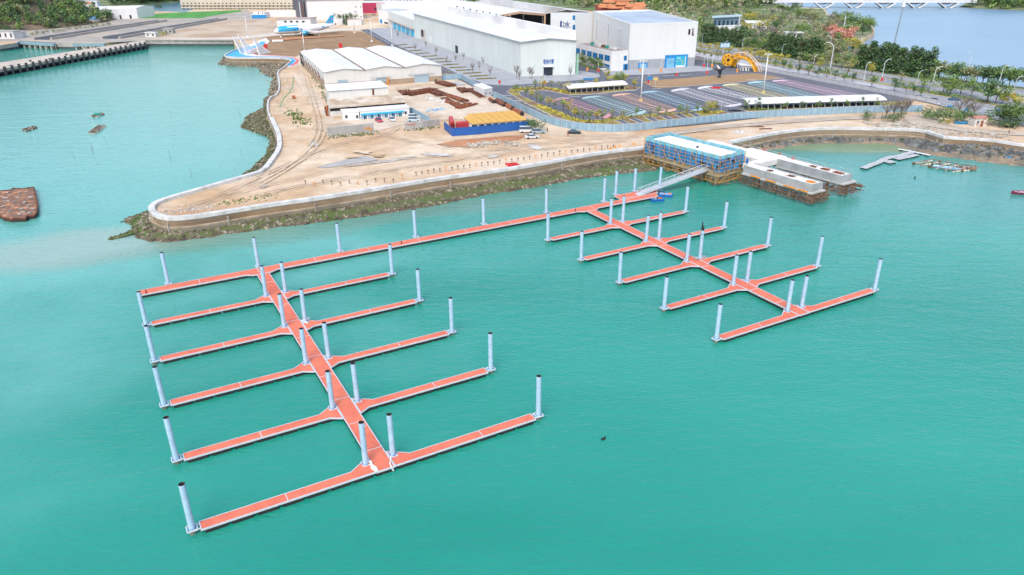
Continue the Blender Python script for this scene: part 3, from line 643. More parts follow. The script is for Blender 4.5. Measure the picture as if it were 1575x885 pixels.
for nm, (p0, p1) in {'s': (lp(28.2, -.15, 0), lp(-.15, -.15, 0)), 'e': (lp(-.15, -.15, 0), lp(-.15, 10.3, 0)), 'n': (lp(-.15, 10.3, 0), lp(28.2, 10.3, 0)), 'w': (lp(28.3, 10.3, 0), lp(28.3, -.15, 0))}.items():
    L0 = (p1 - p0).length; n = int(L0 / .95); t = (p1 - p0).normalized(); nrm = Vector((t.y, -t.x, 0))
    a = MB(); u2 = MB()
    for i in range(n):
        q0 = p0.lerp(p1, (i + .04) / n); q1 = p0.lerp(p1, (i + .96) / n)
        for k in range(4):
            if nm == 's' and k == 0 and .78 < i / n < .9: continue
            if R.random() < .06: continue
            z0 = 5.05 + k * .97; z1 = z0 + .9; w_ = R.uniform(-.05, .05)
            a.grid8([q0 + nrm * w_ + Vector((0, 0, z0)), q1 + nrm * w_ + Vector((0, 0, z0)), q1 - nrm * .02 + Vector((0, 0, z0)), q0 - nrm * .02 + Vector((0, 0, z0)), q0 + nrm * w_ + Vector((0, 0, z1)), q1 + nrm * w_ + Vector((0, 0, z1)), q1 - nrm * .02 + Vector((0, 0, z1)), q0 - nrm * .02 + Vector((0, 0, z1))])
        z0, z1 = 8.85, 9.85 + R.uniform(-.05, .1)
        u2.grid8([q0 + Vector((0, 0, z0)), q1 + Vector((0, 0, z0)), q1 - nrm * .04 + Vector((0, 0, z0)), q0 - nrm * .04 + Vector((0, 0, z0)), q0 + Vector((0, 0, z1)), q1 + Vector((0, 0, z1)), q1 - nrm * .04 + Vector((0, 0, z1)), q0 - nrm * .04 + Vector((0, 0, z1))])
    a.build('safety_net', NET, bt, world=True); u2.build('upper_net', NET2, bt, world=True)
    s = MB(); e_ = nrm * .28; m = int(L0 / 1.9)
    for i in range(m + 1):
        q = p0.lerp(p1, i / m) + e_; s.tube(q + Vector((0, 0, 2.3)), q + Vector((0, 0, 9.95)), .07, n=5)
    for z in (2.35, 3.3, 4.3, 5.3, 6.3, 7.3, 8.3): s.tube(p0 + e_ * 1.1 + Vector((0, 0, z)), p1 + e_ * 1.1 + Vector((0, 0, z)), .06, n=5)
    for i in range(0, m, 3):
        q = p0.lerp(p1, i / m) + e_ * 1.3; q2 = p0.lerp(p1, min(1, (i + 2) / m)) + e_ * 1.3
        s.tube(q + Vector((0, 0, 9.2)), q2 + Vector((0, 0, 4.3)), .07, n=5)
        s.tube(q2 + Vector((0, 0, 4.2)), q + Vector((0, 0, 2.3)), .07, n=5)
    for i in range(m * 2):
        q = p0.lerp(p1, i / m / 2) + nrm * .9; s.beam(q + Vector((0, 0, 2.35)), q - nrm * 1.8 + Vector((0, 0, 2.35)), .12, .12)
    s.build('bamboo_scaffold', BAMB, bt, world=True)
a = MB()
for i in range(60):
    q = lp(R.uniform(-.8, 28.8), R.choice((-.9, -.6, 10.6, 10.9)), R.uniform(1.6, 2.2)); a.beam(q, q + LA * R.uniform(-1.6, 1.6) + SB * R.uniform(-.9, .9) + Vector((0, 0, R.uniform(-.3, .2))), .2, .14)
for i in range(16):
    q = lp(-.9, R.uniform(-.6, 10.6), R.uniform(1.7, 2.2)); a.beam(q, q + SB * R.uniform(-1, 1) - LA * R.uniform(0, 1.2), .2, .14)
a.build('timber_falsework', TIMB, bt, world=True)
a = MB()
for i in range(6):
    for b_ in (1.6, 8.6): q = lp(2 + i * 4.8, b_, 0); a.tube(q + Vector((0, 0, -3)), q + Vector((0, 0, 3.7)), .45, n=12)
a.split('support_pile', CONC, bt)
a = MB(); a.box(lp(12, 4.5, 9.35), (.7, .5, .4), 1); single('tool_box', a, BLACK, 'small dark box lying on the white roof of the netted building', 'box')
# ------------------------------------------------------------------ U-shaped concrete pier
KX = Vector((.535, -.845, 0)).normalized(); KY = Vector((.845, .535, 0)).normalized()
K0 = Vector((65.2, 198.8, 0))
def kp(a, b_, z): return K0 + KX * a + KY * b_ + Vector((0, 0, z))
pr_ = root('concrete_pier', 'unfinished U-shaped concrete pier standing on timber falsework', 'pier', kp(8, 8, 0))
def kbox(mb, a0, a1, b0, b1, z0, z1): mb.grid8([kp(a0, b0, z0), kp(a1, b0, z0), kp(a1, b1, z0), kp(a0, b1, z0), kp(a0, b0, z1), kp(a1, b0, z1), kp(a1, b1, z1), kp(a0, b1, z1)])
GCON = mat('new_grey_concrete', (.40, .43, .45), .8, .1, .4, col2=(.33, .35, .36), c2scale=.5)
SLAB = mat('pale_new_slab', (.82, .82, .80), .8, .06, .3, col2=(.72, .71, .68), c2scale=.4)
def trough(a0, a1, b0, b1, name):
    m_ = MB(); kbox(m_, a0, a1, b0, b0 + .35, 4.62, 6.6); kbox(m_, a0, a1, b1 - .35, b1, 4.62, 6.6); kbox(m_, a1 - .35, a1, b0 + .352, b1 - .352, 4.62, 6.598)
    m_.build(name, GCON, pr_, world=True); m_ = MB(); kbox(m_, a0, a1 - .352, b0 + .352, b1 - .352, 4.62, 6.38); m_.build(name + '_top', SLAB, pr_, world=True)
trough(-1.2, 21.2, 0, 4.6, 'front_beam'); trough(-.6, 20.4, 13.4, 17.8, 'rear_beam')
a = MB(); kbox(a, -14, -.62, 8.5, 18.0, 5.0, 6.55); kbox(a, -3.2, -1.21, 2.0, 8.49, 5.0, 6.56); kbox(a, -1.2, -.62, 4.62, 8.49, 4.9, 6.56); kbox(a, -30, -14.01, 10.6, 18.0, 4.2, 5.9)
a.build('landing_slab', SLAB, pr_, world=True)
a = MB(); kbox(a, -1, 21.9, -.7, 5.0, 4.2, 4.6); kbox(a, -2, 21.4, 13.2, 19.0, 4.2, 4.6); a.build('lower_slab', mat('pale_slab_edge', (.50, .51, .50), .85, .1, .4), pr_, world=True)
a = MB()
for a0, a1, b0, b1 in ((-1, 23.0, -1.2, 5.4), (0, 22.8, 12.6, 19.4)):
    n = int((a1 - a0) / 1.0)
    for i in range(n + 1):
        x = a0 + (a1 - a0) * i / n
        a.beam(kp(x, b0 + R.uniform(-.5, .1), 3.9), kp(x + R.uniform(-.1, .1), b1 + R.uniform(-.1, .5), 3.9), .16, .2)
        if i % 2 == 0:
            for b_ in (b0 - .2, b0 + .5, (b0 + b1) / 2, b1 - .5): a.tube(kp(x, b_, 1.9 + R.random() * .5), kp(x, b_, 3.9), .08, n=5)
    for z in (2.3, 3.1):
        for b_ in (b0 - .3, b0 + .3, b1 - .3, b1 + .3): a.beam(kp(a0, b_, z), kp(a1, b_, z), .1, .12)
    for b_ in [b0 + k * .75 for k in range(int((b1 - b0) / .75) + 1)]:
        a.beam(kp(a1 - 3, b_, 3.6), kp(a1 + R.uniform(-.2, 1.1), b_, 3.6 + R.uniform(-.1, .1)), .18, .18)
        a.beam(kp(a1 - 2, b_, 2.4), kp(a1 + R.uniform(-.4, .8), b_, 2.4), .14, .14)
for z, k in ((3.4, 19), (3.2, 20.5)): a.beam(kp(k, 4, z), kp(k - .6, 14, z + .3), .25, .25)
a.build('timber_falsework', TIMB, pr_, world=True)
a = MB()
for x in (2, 8, 14, 20):
    for b_ in (1.2, 3.4, 14.9, 17.1): a.tube(kp(x, b_, -3), kp(x, b_, 4.2), .4, n=12)
for x in (-6, -12, -18, -24):
    for b_ in (11.5, 16.8): a.tube(kp(x, b_, -3), kp(x, b_, 4.2), .4, n=12)
a.split('support_pile', CONC, pr_)
for i, (x, l_) in enumerate(((2.5, 3.0), (7.5, 3.2), (13.5, 3.6), (17.8, 3.0))):
    a = MB(); a.beam(kp(x, -.95, 4.72), kp(x + l_, -.95, 4.72), .55, .22); single('formwork_beam', a, ORANGE, 'orange formwork beam on the near ledge of the concrete pier, %s from the left' % ORD[i], 'beam', 'orange formwork beams')
for i, (x, b_, l_, m_, lab) in enumerate(((17.6, 1.6, 2.6, ORANGE, 'orange steel frame lying on the end of the front pier beam'), (11.5, 1.8, 2.2, TIMB, 'bundle of brown planks in the middle of the front pier beam'), (5.0, 1.4, 1.6, TIMB, 'short brown plank bundle near the root of the front pier beam'),
      (8.5, 14.9, 2.2, TIMB, 'brown plank bundle nearest the root of the rear pier beam'), (12.0, 15.1, 2.5, RUST, 'rust-red plank bundle in the middle of the rear pier beam'), (15.8, 15.0, 3.2, RUST, 'long rust-red plank bundle at the end of the rear pier beam'))):
    a = MB()
    for k in range(7):
        o_ = kp(x + R.uniform(0, .8), b_ + k * .2 + R.uniform(-.1, .1), 6.42 + (k % 3) * .1); a.beam(o_, o_ + KX * l_ * R.uniform(.7, 1) + KY * R.uniform(-.15, .3), .18, .1)
    single('plank_bundle', a, m_, lab, 'planks', 'planks lying on the pier')
a = MB(); q = kp(-2.2, 2.5, 6.32); a.tube(q, q + Vector((0, 0, 1.5)), .35, .32, 12); a.tube(q + Vector((0, 0, 1.5)), q + Vector((0, 0, 1.75)), .25, .1, 10); single('blue_barrel', a, NAVY, 'tall blue drum standing on the white slab by the netted building', 'drum')
for i, (x, b_) in enumerate(((-9, 17.8), (-3.2, 17.4), (1.8, 17.2), (-14, 17.9))):
    a = MB(); q = kp(x, b_, 6.3 if x > -14 else 5.6); 
    for s in range(6):
        t0 = s * PI / 5 - .0; a.tube(q + Vector((.45 * math.cos(t0), 0, .5 + .45 * math.sin(t0))), q + Vector((.45 * math.cos(t0 + PI / 5), 0, .5 + .45 * math.sin(t0 + PI / 5))), .09, n=5)
    for s in range(6, 10): t0 = s * PI / 5; a.tube(q + Vector((.45 * math.cos(t0), 0, .5 + .45 * math.sin(t0))), q + Vector((.45 * math.cos(t0 + PI / 5), 0, .5 + .45 * math.sin(t0 + PI / 5))), .09, n=5)
    single('lifebuoy', a, RED, 'red lifebuoy ring standing at the rear edge of the white slab, %s from the left' % ORD[(1, 2, 3, 0)[i]], 'lifebuoy', 'red lifebuoys')
a = MB(); a.tube(kp(-30, 18.2, 6.7), kp(20, 18.2, 7.3), .05, n=5)
for i in range(18): q = kp(-29 + i * 2.9, 18.2, 5.6 if i < 6 else 6.3); a.tube(q, q + Vector((0, 0, 1)), .04, n=5)
single('guard_rail', a, STEEL, 'thin grey guard rail along the far edge of the concrete pier', 'railing')
# ------------------------------------------------------------------ boats, barge, rafts
def boat(px, py, L0, rot, hull, inner, lab, z=0., motor=True, canopy=None, cat='boat'):
    P = W(px, py, z); r = root('rowing_boat' if not motor else 'motor_boat', lab, cat, P, rot)
    m_ = MB(); S_ = []
    st = [(-.5, .36, .0), (-.3, .46, -.02), (0, .5, 0), (.25, .42, .05), (.42, .22, .16), (.5, .03, .28)]
    Wd = L0 * .34
    for x, w_, zz in st:
        S_.append([(x * L0, -w_ * Wd, .55 + zz), (x * L0, -w_ * Wd * .7, .0 + zz * .8), (x * L0, 0, -.2 + zz * .8), (x * L0, w_ * Wd * .7, .0 + zz * .8), (x * L0, w_ * Wd, .55 + zz)])
    for A, B in zip(S_, S_[1:]): m_.strip(A, B)
    m_.face([S_[0][k] for k in range(5)])
    m_.build('hull', hull, r)
    g = MB()
    for A, B in zip(S_, S_[1:]):
        for k in (0, 4): g.beam(A[k], B[k], .14, .12)
    g.beam(S_[0][0], S_[0][4], .14, .12); g.build('gunwale', hull, r)
    d = MB()
    for (x, w_, zz), (x2, w2, z2) in zip(st, st[1:]): d.face([(x * L0, -w_ * Wd * .88, .3 + zz), (x2 * L0, -w2 * Wd * .88, .3 + z2), (x2 * L0, w2 * Wd * .88, .3 + z2), (x * L0, w_ * Wd * .88, .3 + zz)])
    d.build('floor', inner, r)
    for x in (-.25, .05, .28):
        s = MB(); s.box((x * L0, 0, .5), (.3, Wd * .75, .06)); s.build('thwart', inner, r)
    if motor: e_ = MB(); e_.box((-.53 * L0, 0, .6), (.35, .3, .5)); e_.box((-.54 * L0, 0, .15), (.12, .1, .6)); e_.build('outboard_motor', BLACK, r)
    return r
BI = mat('boat_inner_tan', (.45, .36, .30), .8, .15, 1)
SKY = mat('boat_blue', (.02, .30, .68), .4, .1, 1); DKB = mat('boat_pale', (.62, .68, .72), .5, .1, 1)
boat(1549, 241, 6.6, math.radians(62), SKY, BI, 'blue open boat pulled up on the muddy beach', z=2.2, motor=False)
boat(1577, 231, 5.0, math.radians(20), DKB, BI, 'pale boat at the right edge of the beach', z=.9, motor=False)
boat(1574, 298.5, 6.5, math.radians(178), mat('boat_maroon', (.30, .03, .10), .4, .1, 1), DKB, 'maroon and white motor boat afloat at the right edge')
boat(1456, 260.5, 7.4, math.radians(-38), mat('boat_pale_blue', (.45, .68, .80), .4, .1, 1), SKY, 'pale blue skiff moored against the raft of white floats')
boat(1482, 190.8, 6.4, math.radians(180), SKY, mat('boat_inner_cyan', (.15, .48, .62), .6, .1, 1), 'blue and white boat lying on land beside the little white hut', z=5.0, motor=False)
FL = mat('white_foam_float', (.66, .66, .60), .8, .2, 1.2)
def float_raft(name, pts, w, lab, fl_every=1.6, deckm=STEEL, z=0):
    """raft walkway along pixel points"""
    Q = [W(x, y, 0) for x, y in pts]; c = Q[0].copy(); r = root(name, lab, 'floating dock', c)
    for a_, b_ in zip(Q, Q[1:]):
        L0 = (b_ - a_).length; t = (b_ - a_).normalized(); n = max(2, int(L0 / 3.2)); rot = math.atan2(t.y, t.x)
        for i in range(n):
            m_ = MB(); m_.box(a_.lerp(b_, (i + .5) / n) + Vector((R.uniform(-.1, .1), R.uniform(-.15, .15), .42)), (L0 / n * .94, w, .1), rot + R.uniform(-.04, .04)); m_.build('deck_panel', deckm, r, world=True)
        f = MB(); nn = max(2, int(L0 / fl_every)); sd = Vector((-t.y, t.x, 0)) * w * .38
        for i in range(nn):
            for s in (-1, 1):
                q = a_.lerp(b_, (i + .5) / nn) + sd * s; f.tube(q - sd.normalized() * .35 + Vector((0, 0, .12)), q + sd.normalized() * .35 + Vector((0, 0, .12)), .28, n=8)
        f.split('float', [FLOATM], r)
    return r
GD = mat('grey_plastic_deck', (.48, .50, .52), .7, .12, .8)
float_raft('floating_dock', [(1327, 261), (1347, 253), (1362, 246), (1390, 240), (1405, 235.5)], 2.0, 'long bent grey floating dock reaching out from the right-hand bay shore', deckm=GD)
float_raft('floating_dock', [(1362, 252), (1374, 250)], 2.6, 'short grey dock float lying against the long bent dock', deckm=GD)
float_raft('floating_dock', [(1378, 247), (1410, 240)], 2.0, 'broken grey dock strip parallel to the long bent dock', deckm=GD)
float_raft('floating_dock', [(1381, 231), (1402, 235), (1430, 241)], 1.2, 'white and blue float line crossing the landward end of the dock', deckm=WHITE)
def net_raft(pts, rows, lab, group=None):
    c = W(*pts[0], 0); r = root('fishing_raft', lab, 'raft', c, group=group); A, B, C_, D = [W(x, y, 0) for x, y in pts]
    f = MB(); s = MB(); rr = random.Random(int(pts[0][0]))
    for i in range(rows):
        t = i / (rows - 1); a_ = A.lerp(D, t); b_ = B.lerp(C_, t); n = max(3, int((b_ - a_).length / 1.1))
        s.beam(a_ + Vector((0, 0, .5)), b_ + Vector((0, 0, .5)), .25, .1)
        for k in range(n):
            q = a_.lerp(b_, (k + .5) / n) + Vector((rr.uniform(-.15, .15), rr.uniform(-.15, .15), .15)); d = (b_ - a_).normalized()
            (f if rr.random() < .72 else s).tube(q - d * .38, q + d * .38, .3, n=8)
    for t in (0, .5, 1): s.beam(A.lerp(B, t) + Vector((0, 0, .6)), D.lerp(C_, t) + Vector((0, 0, .6)), .25, .1)
    f.split('foam_float', FL, r); s.build('timber_frame', TIMB, r, world=True)
    return r
net_raft([(1403, 253), (1433, 248), (1502, 260), (1465, 265.5)], 6, 'raft of white foam floats in rows in the right-hand bay')
net_raft([(1470, 258), (1500, 258), (1502, 262), (1476, 264)], 3, 'small row of dark-tipped floats at the right end of the float raft')
net_raft([(35, 201), (52, 196), (57, 197.5), (41, 203)], 3, 'small fishing raft leftmost of the three on the open water', 'fishing rafts on the open water')
net_raft([(140, 180), (154, 175.5), (160, 176.5), (146, 181.5)], 3, 'small fishing raft with a green cover, farthest of the three', 'fishing rafts on the open water')
net_raft([(136, 206), (152, 194.5), (162, 195), (146, 207)], 4, 'larger plank-decked fishing raft below the farthest small raft', 'fishing rafts on the open water')
a = MB(); P = W(150, 179, 0); a.box(P + Vector((0, 0, .9)), (2.2, 1.4, .7), .4); single('green_cover', a, mat('green_tarp', (.03, .30, .24), .7, .1, 1), 'green tarpaulin bundle on the farthest fishing raft', 'tarpaulin')
# rusty barge
bp_ = [W(-30, 296, 2.2), W(0, 294, 2.2), W(18, 292.5, 2.2), W(21, 291, 2.2), W(34, 290.5, 2.2), W(53, 289, 2.2), W(55, 300, 2.2), W(57.5, 314, 2.2), W(57, 326, 2.2), W(52, 331.5, 2.2), W(41, 333, 2.2), W(39, 336, 2.2), W(20, 337, 2.2), W(6, 335.5, 2.2), W(0, 331, 2.2), W(-30, 334, 2.2)]
r = root('rusty_barge', 'rust-brown flat barge with a peeling deck at the left edge', 'barge', (sum(p.x for p in bp_) / 16, sum(p.y for p in bp_) / 16, 0))
BR = mat('barge_deck', (.20, .11, .075), .9, .35, .6, col2=(.50, .24, .12), c2scale=.45, c2lo=.5, c2hi=.6, bump=.1)
a = MB(); a.prism(flat(bp_), .6, 2.1); a.build('hull', mat('barge_side', (.05, .035, .03), .8, .3, .5), r, world=True)
a = MB(); a.prism(inset(flat(bp_), .25), 2.1, 2.17); a.build('deck_plating', BR, r, world=True)
a = MB(); P_ = flat(bp_)
for i in range(len(P_)): a.beam((*P_[i], 2.2 + R.uniform(-.1, .2)), (*P_[(i + 1) % len(P_)], 2.2 + R.uniform(-.1, .2)), .25, .3)
a.build('rim', RUST2, r, world=True)
a = MB()
for px, py in ((12, 297), (30, 300), (38, 312), (20, 318), (45, 328), (30, 330), (8, 305), (50, 322), (40, 296), (24, 310), (15, 326), (33, 322), (47, 304), (5, 318), (28, 305), (44, 318), (36, 327), (10, 310)):
    q = W(px, py, 2.2); a.box(q + Vector((0, 0, .12)), (R.uniform(.5, 1.5), R.uniform(.2, .7), .2), R.random() * 3)
a.split('deck_scrap', [CONC], r)
a = MB()
for px in (22, 30, 39): q = W(px, 333.5, 1.8); a.box(q, (1.7, .5, .5), .1)
a.split('fender', mat('fender', (.35, .26, .19), .8, .2, 1), r)
# stakes and weed marks standing in the shallow water
for i, (x, y) in enumerate(((116, 246), (144, 236), (166, 224), (263, 180), (263, 245), (371, 181), (372, 240), (296, 275), (1217, 238), (143, 232))):
    P = W(x, y, 0); a = MB(); tt = Vector((R.uniform(-.25, .15), R.uniform(-.1, .1), 0))
    a.tube(P + Vector((0, 0, -1)), P + tt * 2 + Vector((0, 0, 2.2 + R.random())), .05, .03, 5)
    single('fishing_stake', a, BARK, 'thin leaning fishing stake in the left-hand bay, %s counted from the left' % ORD[(0, 2, 3, 4, 5, 7, 8, 6, 9, 1)[i]] if x < 1000 else 'thin stake standing in the small bay behind the concrete pier', 'stake', 'fishing stakes')
a = MB(); P = W(928, 676, 0); a.box(P + Vector((0, 0, .06)), (.55, .3, .22), .5); a.tube(P + Vector((.2, .1, .1)), P + Vector((.33, .16, .36)), .08, .07, 7); a.tube(P + Vector((-.2, -.1, .15)), P + Vector((-.42, -.2, .2)), .1, .02, 6)
single('water_bird', a, BLACK, 'small dark bird swimming alone in open green water', 'bird')
a = MB(); P = W(1407, 274, 0); a.tube(P + Vector((0, 0, -.1)), P + Vector((0, 0, .35)), .3, .2, 9); a.tube(P + Vector((0, 0, .35)), P + Vector((0, 0, .6)), .06, .05, 6); single('buoy', a, FLOATM, 'small dark buoy floating below the long bent dock', 'buoy')
# ------------------------------------------------------------------ ground sheets
LAY = [5.0]
def ground(name, px, mt, z=None, world=None):
    LAY[0] += .012; z = z or LAY[0]
    mb = MB(); mb.sheet(world or flat(pxs(px, z)), z); return struct(name, mb, mt)
def island(name, px, mt, kerb=.25):
    P = flat(pxs(px, 5.1)); mb = MB(); mb.prism(P, 4.9, 5.13 + LAY[0] - 5); mb.sheet(inset(P, kerb), 5.14 + LAY[0] - 5 + .006, 1); return struct(name, mb, [KERB, mt])
KERB = mat('pale_kerb', (.55, .55, .55), .8, .05, .5)
BROWN = mat('dry_brown_turf', (.29, .18, .09), .95, .10, .12, col2=(.33, .21, .11), c2scale=.06)
addstripe(BROWN, .14, .2, (.93, .37, 0), .93)
SHRUBG = mat('planting_bed_soil', (.22, .13, .07), .95, .2, .3, col2=(.30, .27, .05), c2scale=.12, c2lo=.45, c2hi=.52)
TURF = mat('sports_turf', (.07, .30, .04), .9, .08, .05); addstripe(TURF, .05, .5, (1, .3, 0), .88)
LUSH = mat('rough_green_ground', (.11, .18, .06), .95, .3, .1, col2=(.26, .25, .15), c2scale=.03, bump=.1, bscale=.4)
CONCR = mat('old_quay_paving', (.34, .32, .29), .9, .14, .12, col2=(.44, .38, .31), c2scale=.04)
MESSY = mat('pale_dusty_yard', (.64, .55, .44), .95, .14, .25, col2=(.50, .38, .26), c2scale=.05)
REDS = mat('bare_red_earth', (.50, .20, .085), .95, .12, .3, col2=(.44, .27, .16), c2scale=.08)
PALEP = mat('pale_crushed_concrete', (.58, .58, .57), .95, .15, .5, col2=(.45, .40, .34), c2scale=.3, bump=.05)
GREYC = mat('grey_old_slab', (.40, .40, .39), .9, .15, .4)
# left quay lands
ground('old_quay_ground', [(-300, 86), (28, 63), (86, 66), (115, 66.5), (163, 66), (225, 62.6), (358, 62.6), (420, 57), (420, 36), (380, 16), (300, 18), (230, 22), (150, 26), (90, 34), (-200, 60)], CONCR)
ground('bare_sandy_ground', [(225, 61), (300, 60.5), (358, 60.6), (372, 60), (430, 50), (428, 37), (410, 30), (350, 31), (300, 40), (262, 50)], mat('pale_bare_sand', (.52, .43, .33), .95, .12, .08, col2=(.42, .30, .2), c2scale=.03))
ground('sports_field', [(214, 24.5), (236, 21.5), (270, 19.5), (330, 17.5), (371, 15.5), (371, 18), (330, 24), (310, 28), (216, 28.6)], TURF)
for k, (a_, b_) in enumerate((((65, 61.5), (250, 33)), ((170, 60), (342, 30.5)))):
    o_ = W(*a_), W(*b_); d = (o_[1] - o_[0]); n_ = Vector((-d.y, d.x, 0)).normalized()
    mb = MB(); mb.grid8([o_[0] - n_ * 6 + Vector((0, 0, .02)), o_[1] - n_ * 3 + Vector((0, 0, .02)), o_[1] + n_ * 3 + Vector((0, 0, .02)), o_[0] + n_ * 6 + Vector((0, 0, .02)), o_[0] - n_ * 6 + Vector((0, 0, .1)), o_[1] - n_ * 3 + Vector((0, 0, .1)), o_[1] + n_ * 3 + Vector((0, 0, .1)), o_[0] + n_ * 6 + Vector((0, 0, .1))])
    struct('slipway_bed', mb, mat('dark_wet_concrete', (.055, .07, .10), .8, .2, .1))
    mb = MB()
    for s in (-1, 1): mb.beam(o_[0] + n_ * s * 7, o_[1] + n_ * s * 4, 1.6, 3.0)
    single('dock_wall', mb, mat('dock_wall_concrete', (.42, .39, .36), .9, .15, .1), 'twin concrete walls of the %s old slipway on the far quay' % ('left' if k == 0 else 'right'), 'dock wall', 'slipway walls')
ground('brown_lawn', [(408, 57), (425, 54.5), (470, 52), (520, 47.5), (556, 49), (575, 58.5), (604, 72), (607, 76), (462, 84), (455, 87.5), (430, 85.5), (398, 84), (388, 82), (384, 78), (392, 74), (402, 70), (411, 66), (400, 62)], BROWN)
ground('pale_sand_road', [(225, 60.7), (300, 59), (358, 57.5), (420, 51), (470, 46), (520, 44), (556, 43.5), (558, 46.5), (520, 48), (470, 52.5), (425, 55), (372, 60.8), (300, 61.3)], mat('white_sand_road', (.62, .56, .48), .9, .08, .1))
# promenade: blue and red painted bands
PBLUE = mat('promenade_blue', (.06, .42, .72), .7, .06, .3); PRED = mat('promenade_red', (.72, .12, .13), .7, .06, .3)
ground('promenade_paving', [(346, 86), (346, 84), (360, 77.5), (372, 74), (400, 62), (409, 58.5), (415, 64), (411, 67), (397, 73), (388, 77), (386, 80), (394, 84), (430, 85.7), (452, 88), (462, 93), (458, 99), (447, 103.5), (439, 102), (447, 94), (446, 90.5), (428, 88), (390, 87.8), (360, 88)], mat('promenade_white', (.72, .74, .76), .7, .05, .3))
ground('promenade_blue_band', [(347, 86), (349, 84), (362, 78), (376, 73.5), (394, 70), (402, 64), (409, 64.5), (405, 69), (390, 74.5), (376, 79), (370, 82.5), (378, 85.5), (392, 86.8), (428, 87.3), (449, 89.2), (455, 93), (452, 97.5), (445, 101.5), (440, 101.5), (448, 94.5), (447, 90.5), (430, 88.2), (390, 87.6), (362, 87.8)], PBLUE)
ground('promenade_red_band', [(398, 84.4), (430, 85.9), (452, 88.3), (461, 93), (457, 98.5), (447, 102.5), (446, 101), (452, 97.7), (456, 93), (450, 89), (430, 86.7), (396, 85), (386, 82), (384, 79.5), (388, 76.5), (396, 73), (396, 73.8), (390, 76.9), (387, 79.4), (389, 81.8)], PRED)
# construction yard tones
ground('dusty_yard', [(500, 182), (470, 150), (452, 118), (463, 103), (500, 165), (515, 183), (640, 180), (600, 150), (598, 134), (680, 126), (710, 124), (755, 150), (790, 172), (800, 180), (700, 184), (660, 188), (625, 191), (590, 200), (505, 204), (480, 198), (484, 186)], MESSY)
ground('red_earth_patch', [(672, 222), (700, 216), (750, 212), (800, 208), (815, 204), (800, 214), (760, 220), (725, 226), (690, 226)], REDS)
ground('grey_slab_patch', [(487, 257), (505, 252), (530, 246), (560, 239.5), (583, 246), (560, 250), (520, 256), (497, 258.5)], GREYC)
ground('white_slab_strip', [(529, 254), (560, 250), (600, 245), (640, 239), (641, 241.5), (600, 249), (560, 254), (536, 257)], PALEP)
for q in ([(645, 237), (660, 235), (680, 236), (700, 239), (690, 241), (665, 240)], [(810, 222), (820, 220), (836, 228), (828, 231), (815, 227)], [(748, 240), (760, 237), (768, 241), (752, 244)], [(398, 287), (408, 284), (414, 286), (402, 290)], [(476, 218), (488, 216), (490, 224), (478, 226)]): ground('pale_patch', q, PALEP)
for q in ([(1000, 207), (1100, 193), (1210, 183), (1310, 178), (1380, 177), (1380, 181), (1300, 184), (1200, 190), (1100, 199), (1010, 212)], [(1385, 178), (1420, 177), (1440, 184), (1480, 197), (1575, 203), (1620, 207), (1620, 212), (1560, 208), (1480, 202), (1400, 190)]): ground('dirt_track', q, mat('pale_track', (.52, .45, .37), .95, .1, .2))
# asphalt
ground('asphalt_roads', [(554, 46), (566, 45), (652, 64), (800, 118), (885, 115), (884, 92), (893, 92), (915, 105), (965, 107), (1067, 102), (1063, 88), (1075, 92), (1116, 100.5), (1160, 105), (1200, 114), (1376, 147), (1400, 152), (1404, 166), (1390, 168), (1205, 176.6), (1100, 189.5), (985, 199.5), (945, 197.5), (905, 196.5), (881, 192), (850, 184), (811, 164), (760, 149.5), (735, 137.5), (705, 122), (678, 112), (603, 74)], ASPH)
ground('plaza_paving', [(566, 45), (600, 42), (654, 64), (801, 117.5), (884, 114), (887, 108), (921.6, 114), (923, 118.4), (905, 122), (854, 126.6), (811, 129.2), (784, 131.7), (765, 131), (746, 129.5), (710, 116.6), (680, 102), (608, 69)], PAVE)
ground('forecourt_paving', [(915, 104), (931, 112.6), (941, 116), (999, 115), (1060, 110.8), (1093, 108.6), (1097, 106.6), (1091, 103.8), (1067, 101), (965, 106), (939, 109)], PAVE)
ground('brown_turf', [(987, 126), (1020, 122.6), (1060, 119.8), (1091, 117), (1157, 113.2), (1170, 114), (1207, 120.4), (1185, 122.6), (1109, 129), (1060, 133), (1013, 136), (1003, 134)], mat('tan_turf', (.36, .23, .12), .95, .10, .12, col2=(.30, .20, .10), c2scale=.06))
# planting islands
island('planting_island', [(779, 142), (786, 138.3), (812, 136.3), (845, 136.8), (872, 138.2), (874, 137), (927, 130.4), (964, 132.2), (985, 136), (979, 139), (905, 146.3), (874.6, 147.3), (858, 143.8), (836.5, 139.8), (811, 139.8), (798, 143), (801, 148), (840, 166), (880, 183), (905, 186.3), (960, 182), (1030, 176), (1067, 174.8), (1096, 172), (1114, 172.4), (1121, 175), (1118, 177.5), (1060, 185.5), (985, 194), (945, 195.7), (905, 194.5), (881, 189), (850, 180), (811, 161)], SHRUBG)
island('planting_island', [(1141, 169.5), (1150, 165.5), (1205, 166), (1300, 161), (1362, 158.5), (1396, 156), (1402, 162), (1390, 166.5), (1300, 171), (1205, 174.5), (1150, 173)], SHRUBG)
for px in (950, 972, 995, 1018, 1041, 1062):   # little service bays cut in the planting strip
    a0 = W(px, 186.5 - (px - 950) * .105); b0 = W(px + 16, 193.0 - (px - 950) * .085); d = (b0 - a0); s_ = Vector((d.y, -d.x, 0)).normalized() * 1.3; z = Vector((0, 0, .18 + LAY[0] - 5))
    mb = MB(); mb.face([a0 - s_ + z, b0 - s_ + z, b0 + s_ + z, a0 + s_ + z], 0)
    for s2 in (-1, 1): mb.beam(a0 + s_ * s2 + z, b0 + s_ * s2 + z, .25, .12, 1)
    struct('parking_bay', mb, [ASPH, KERB])
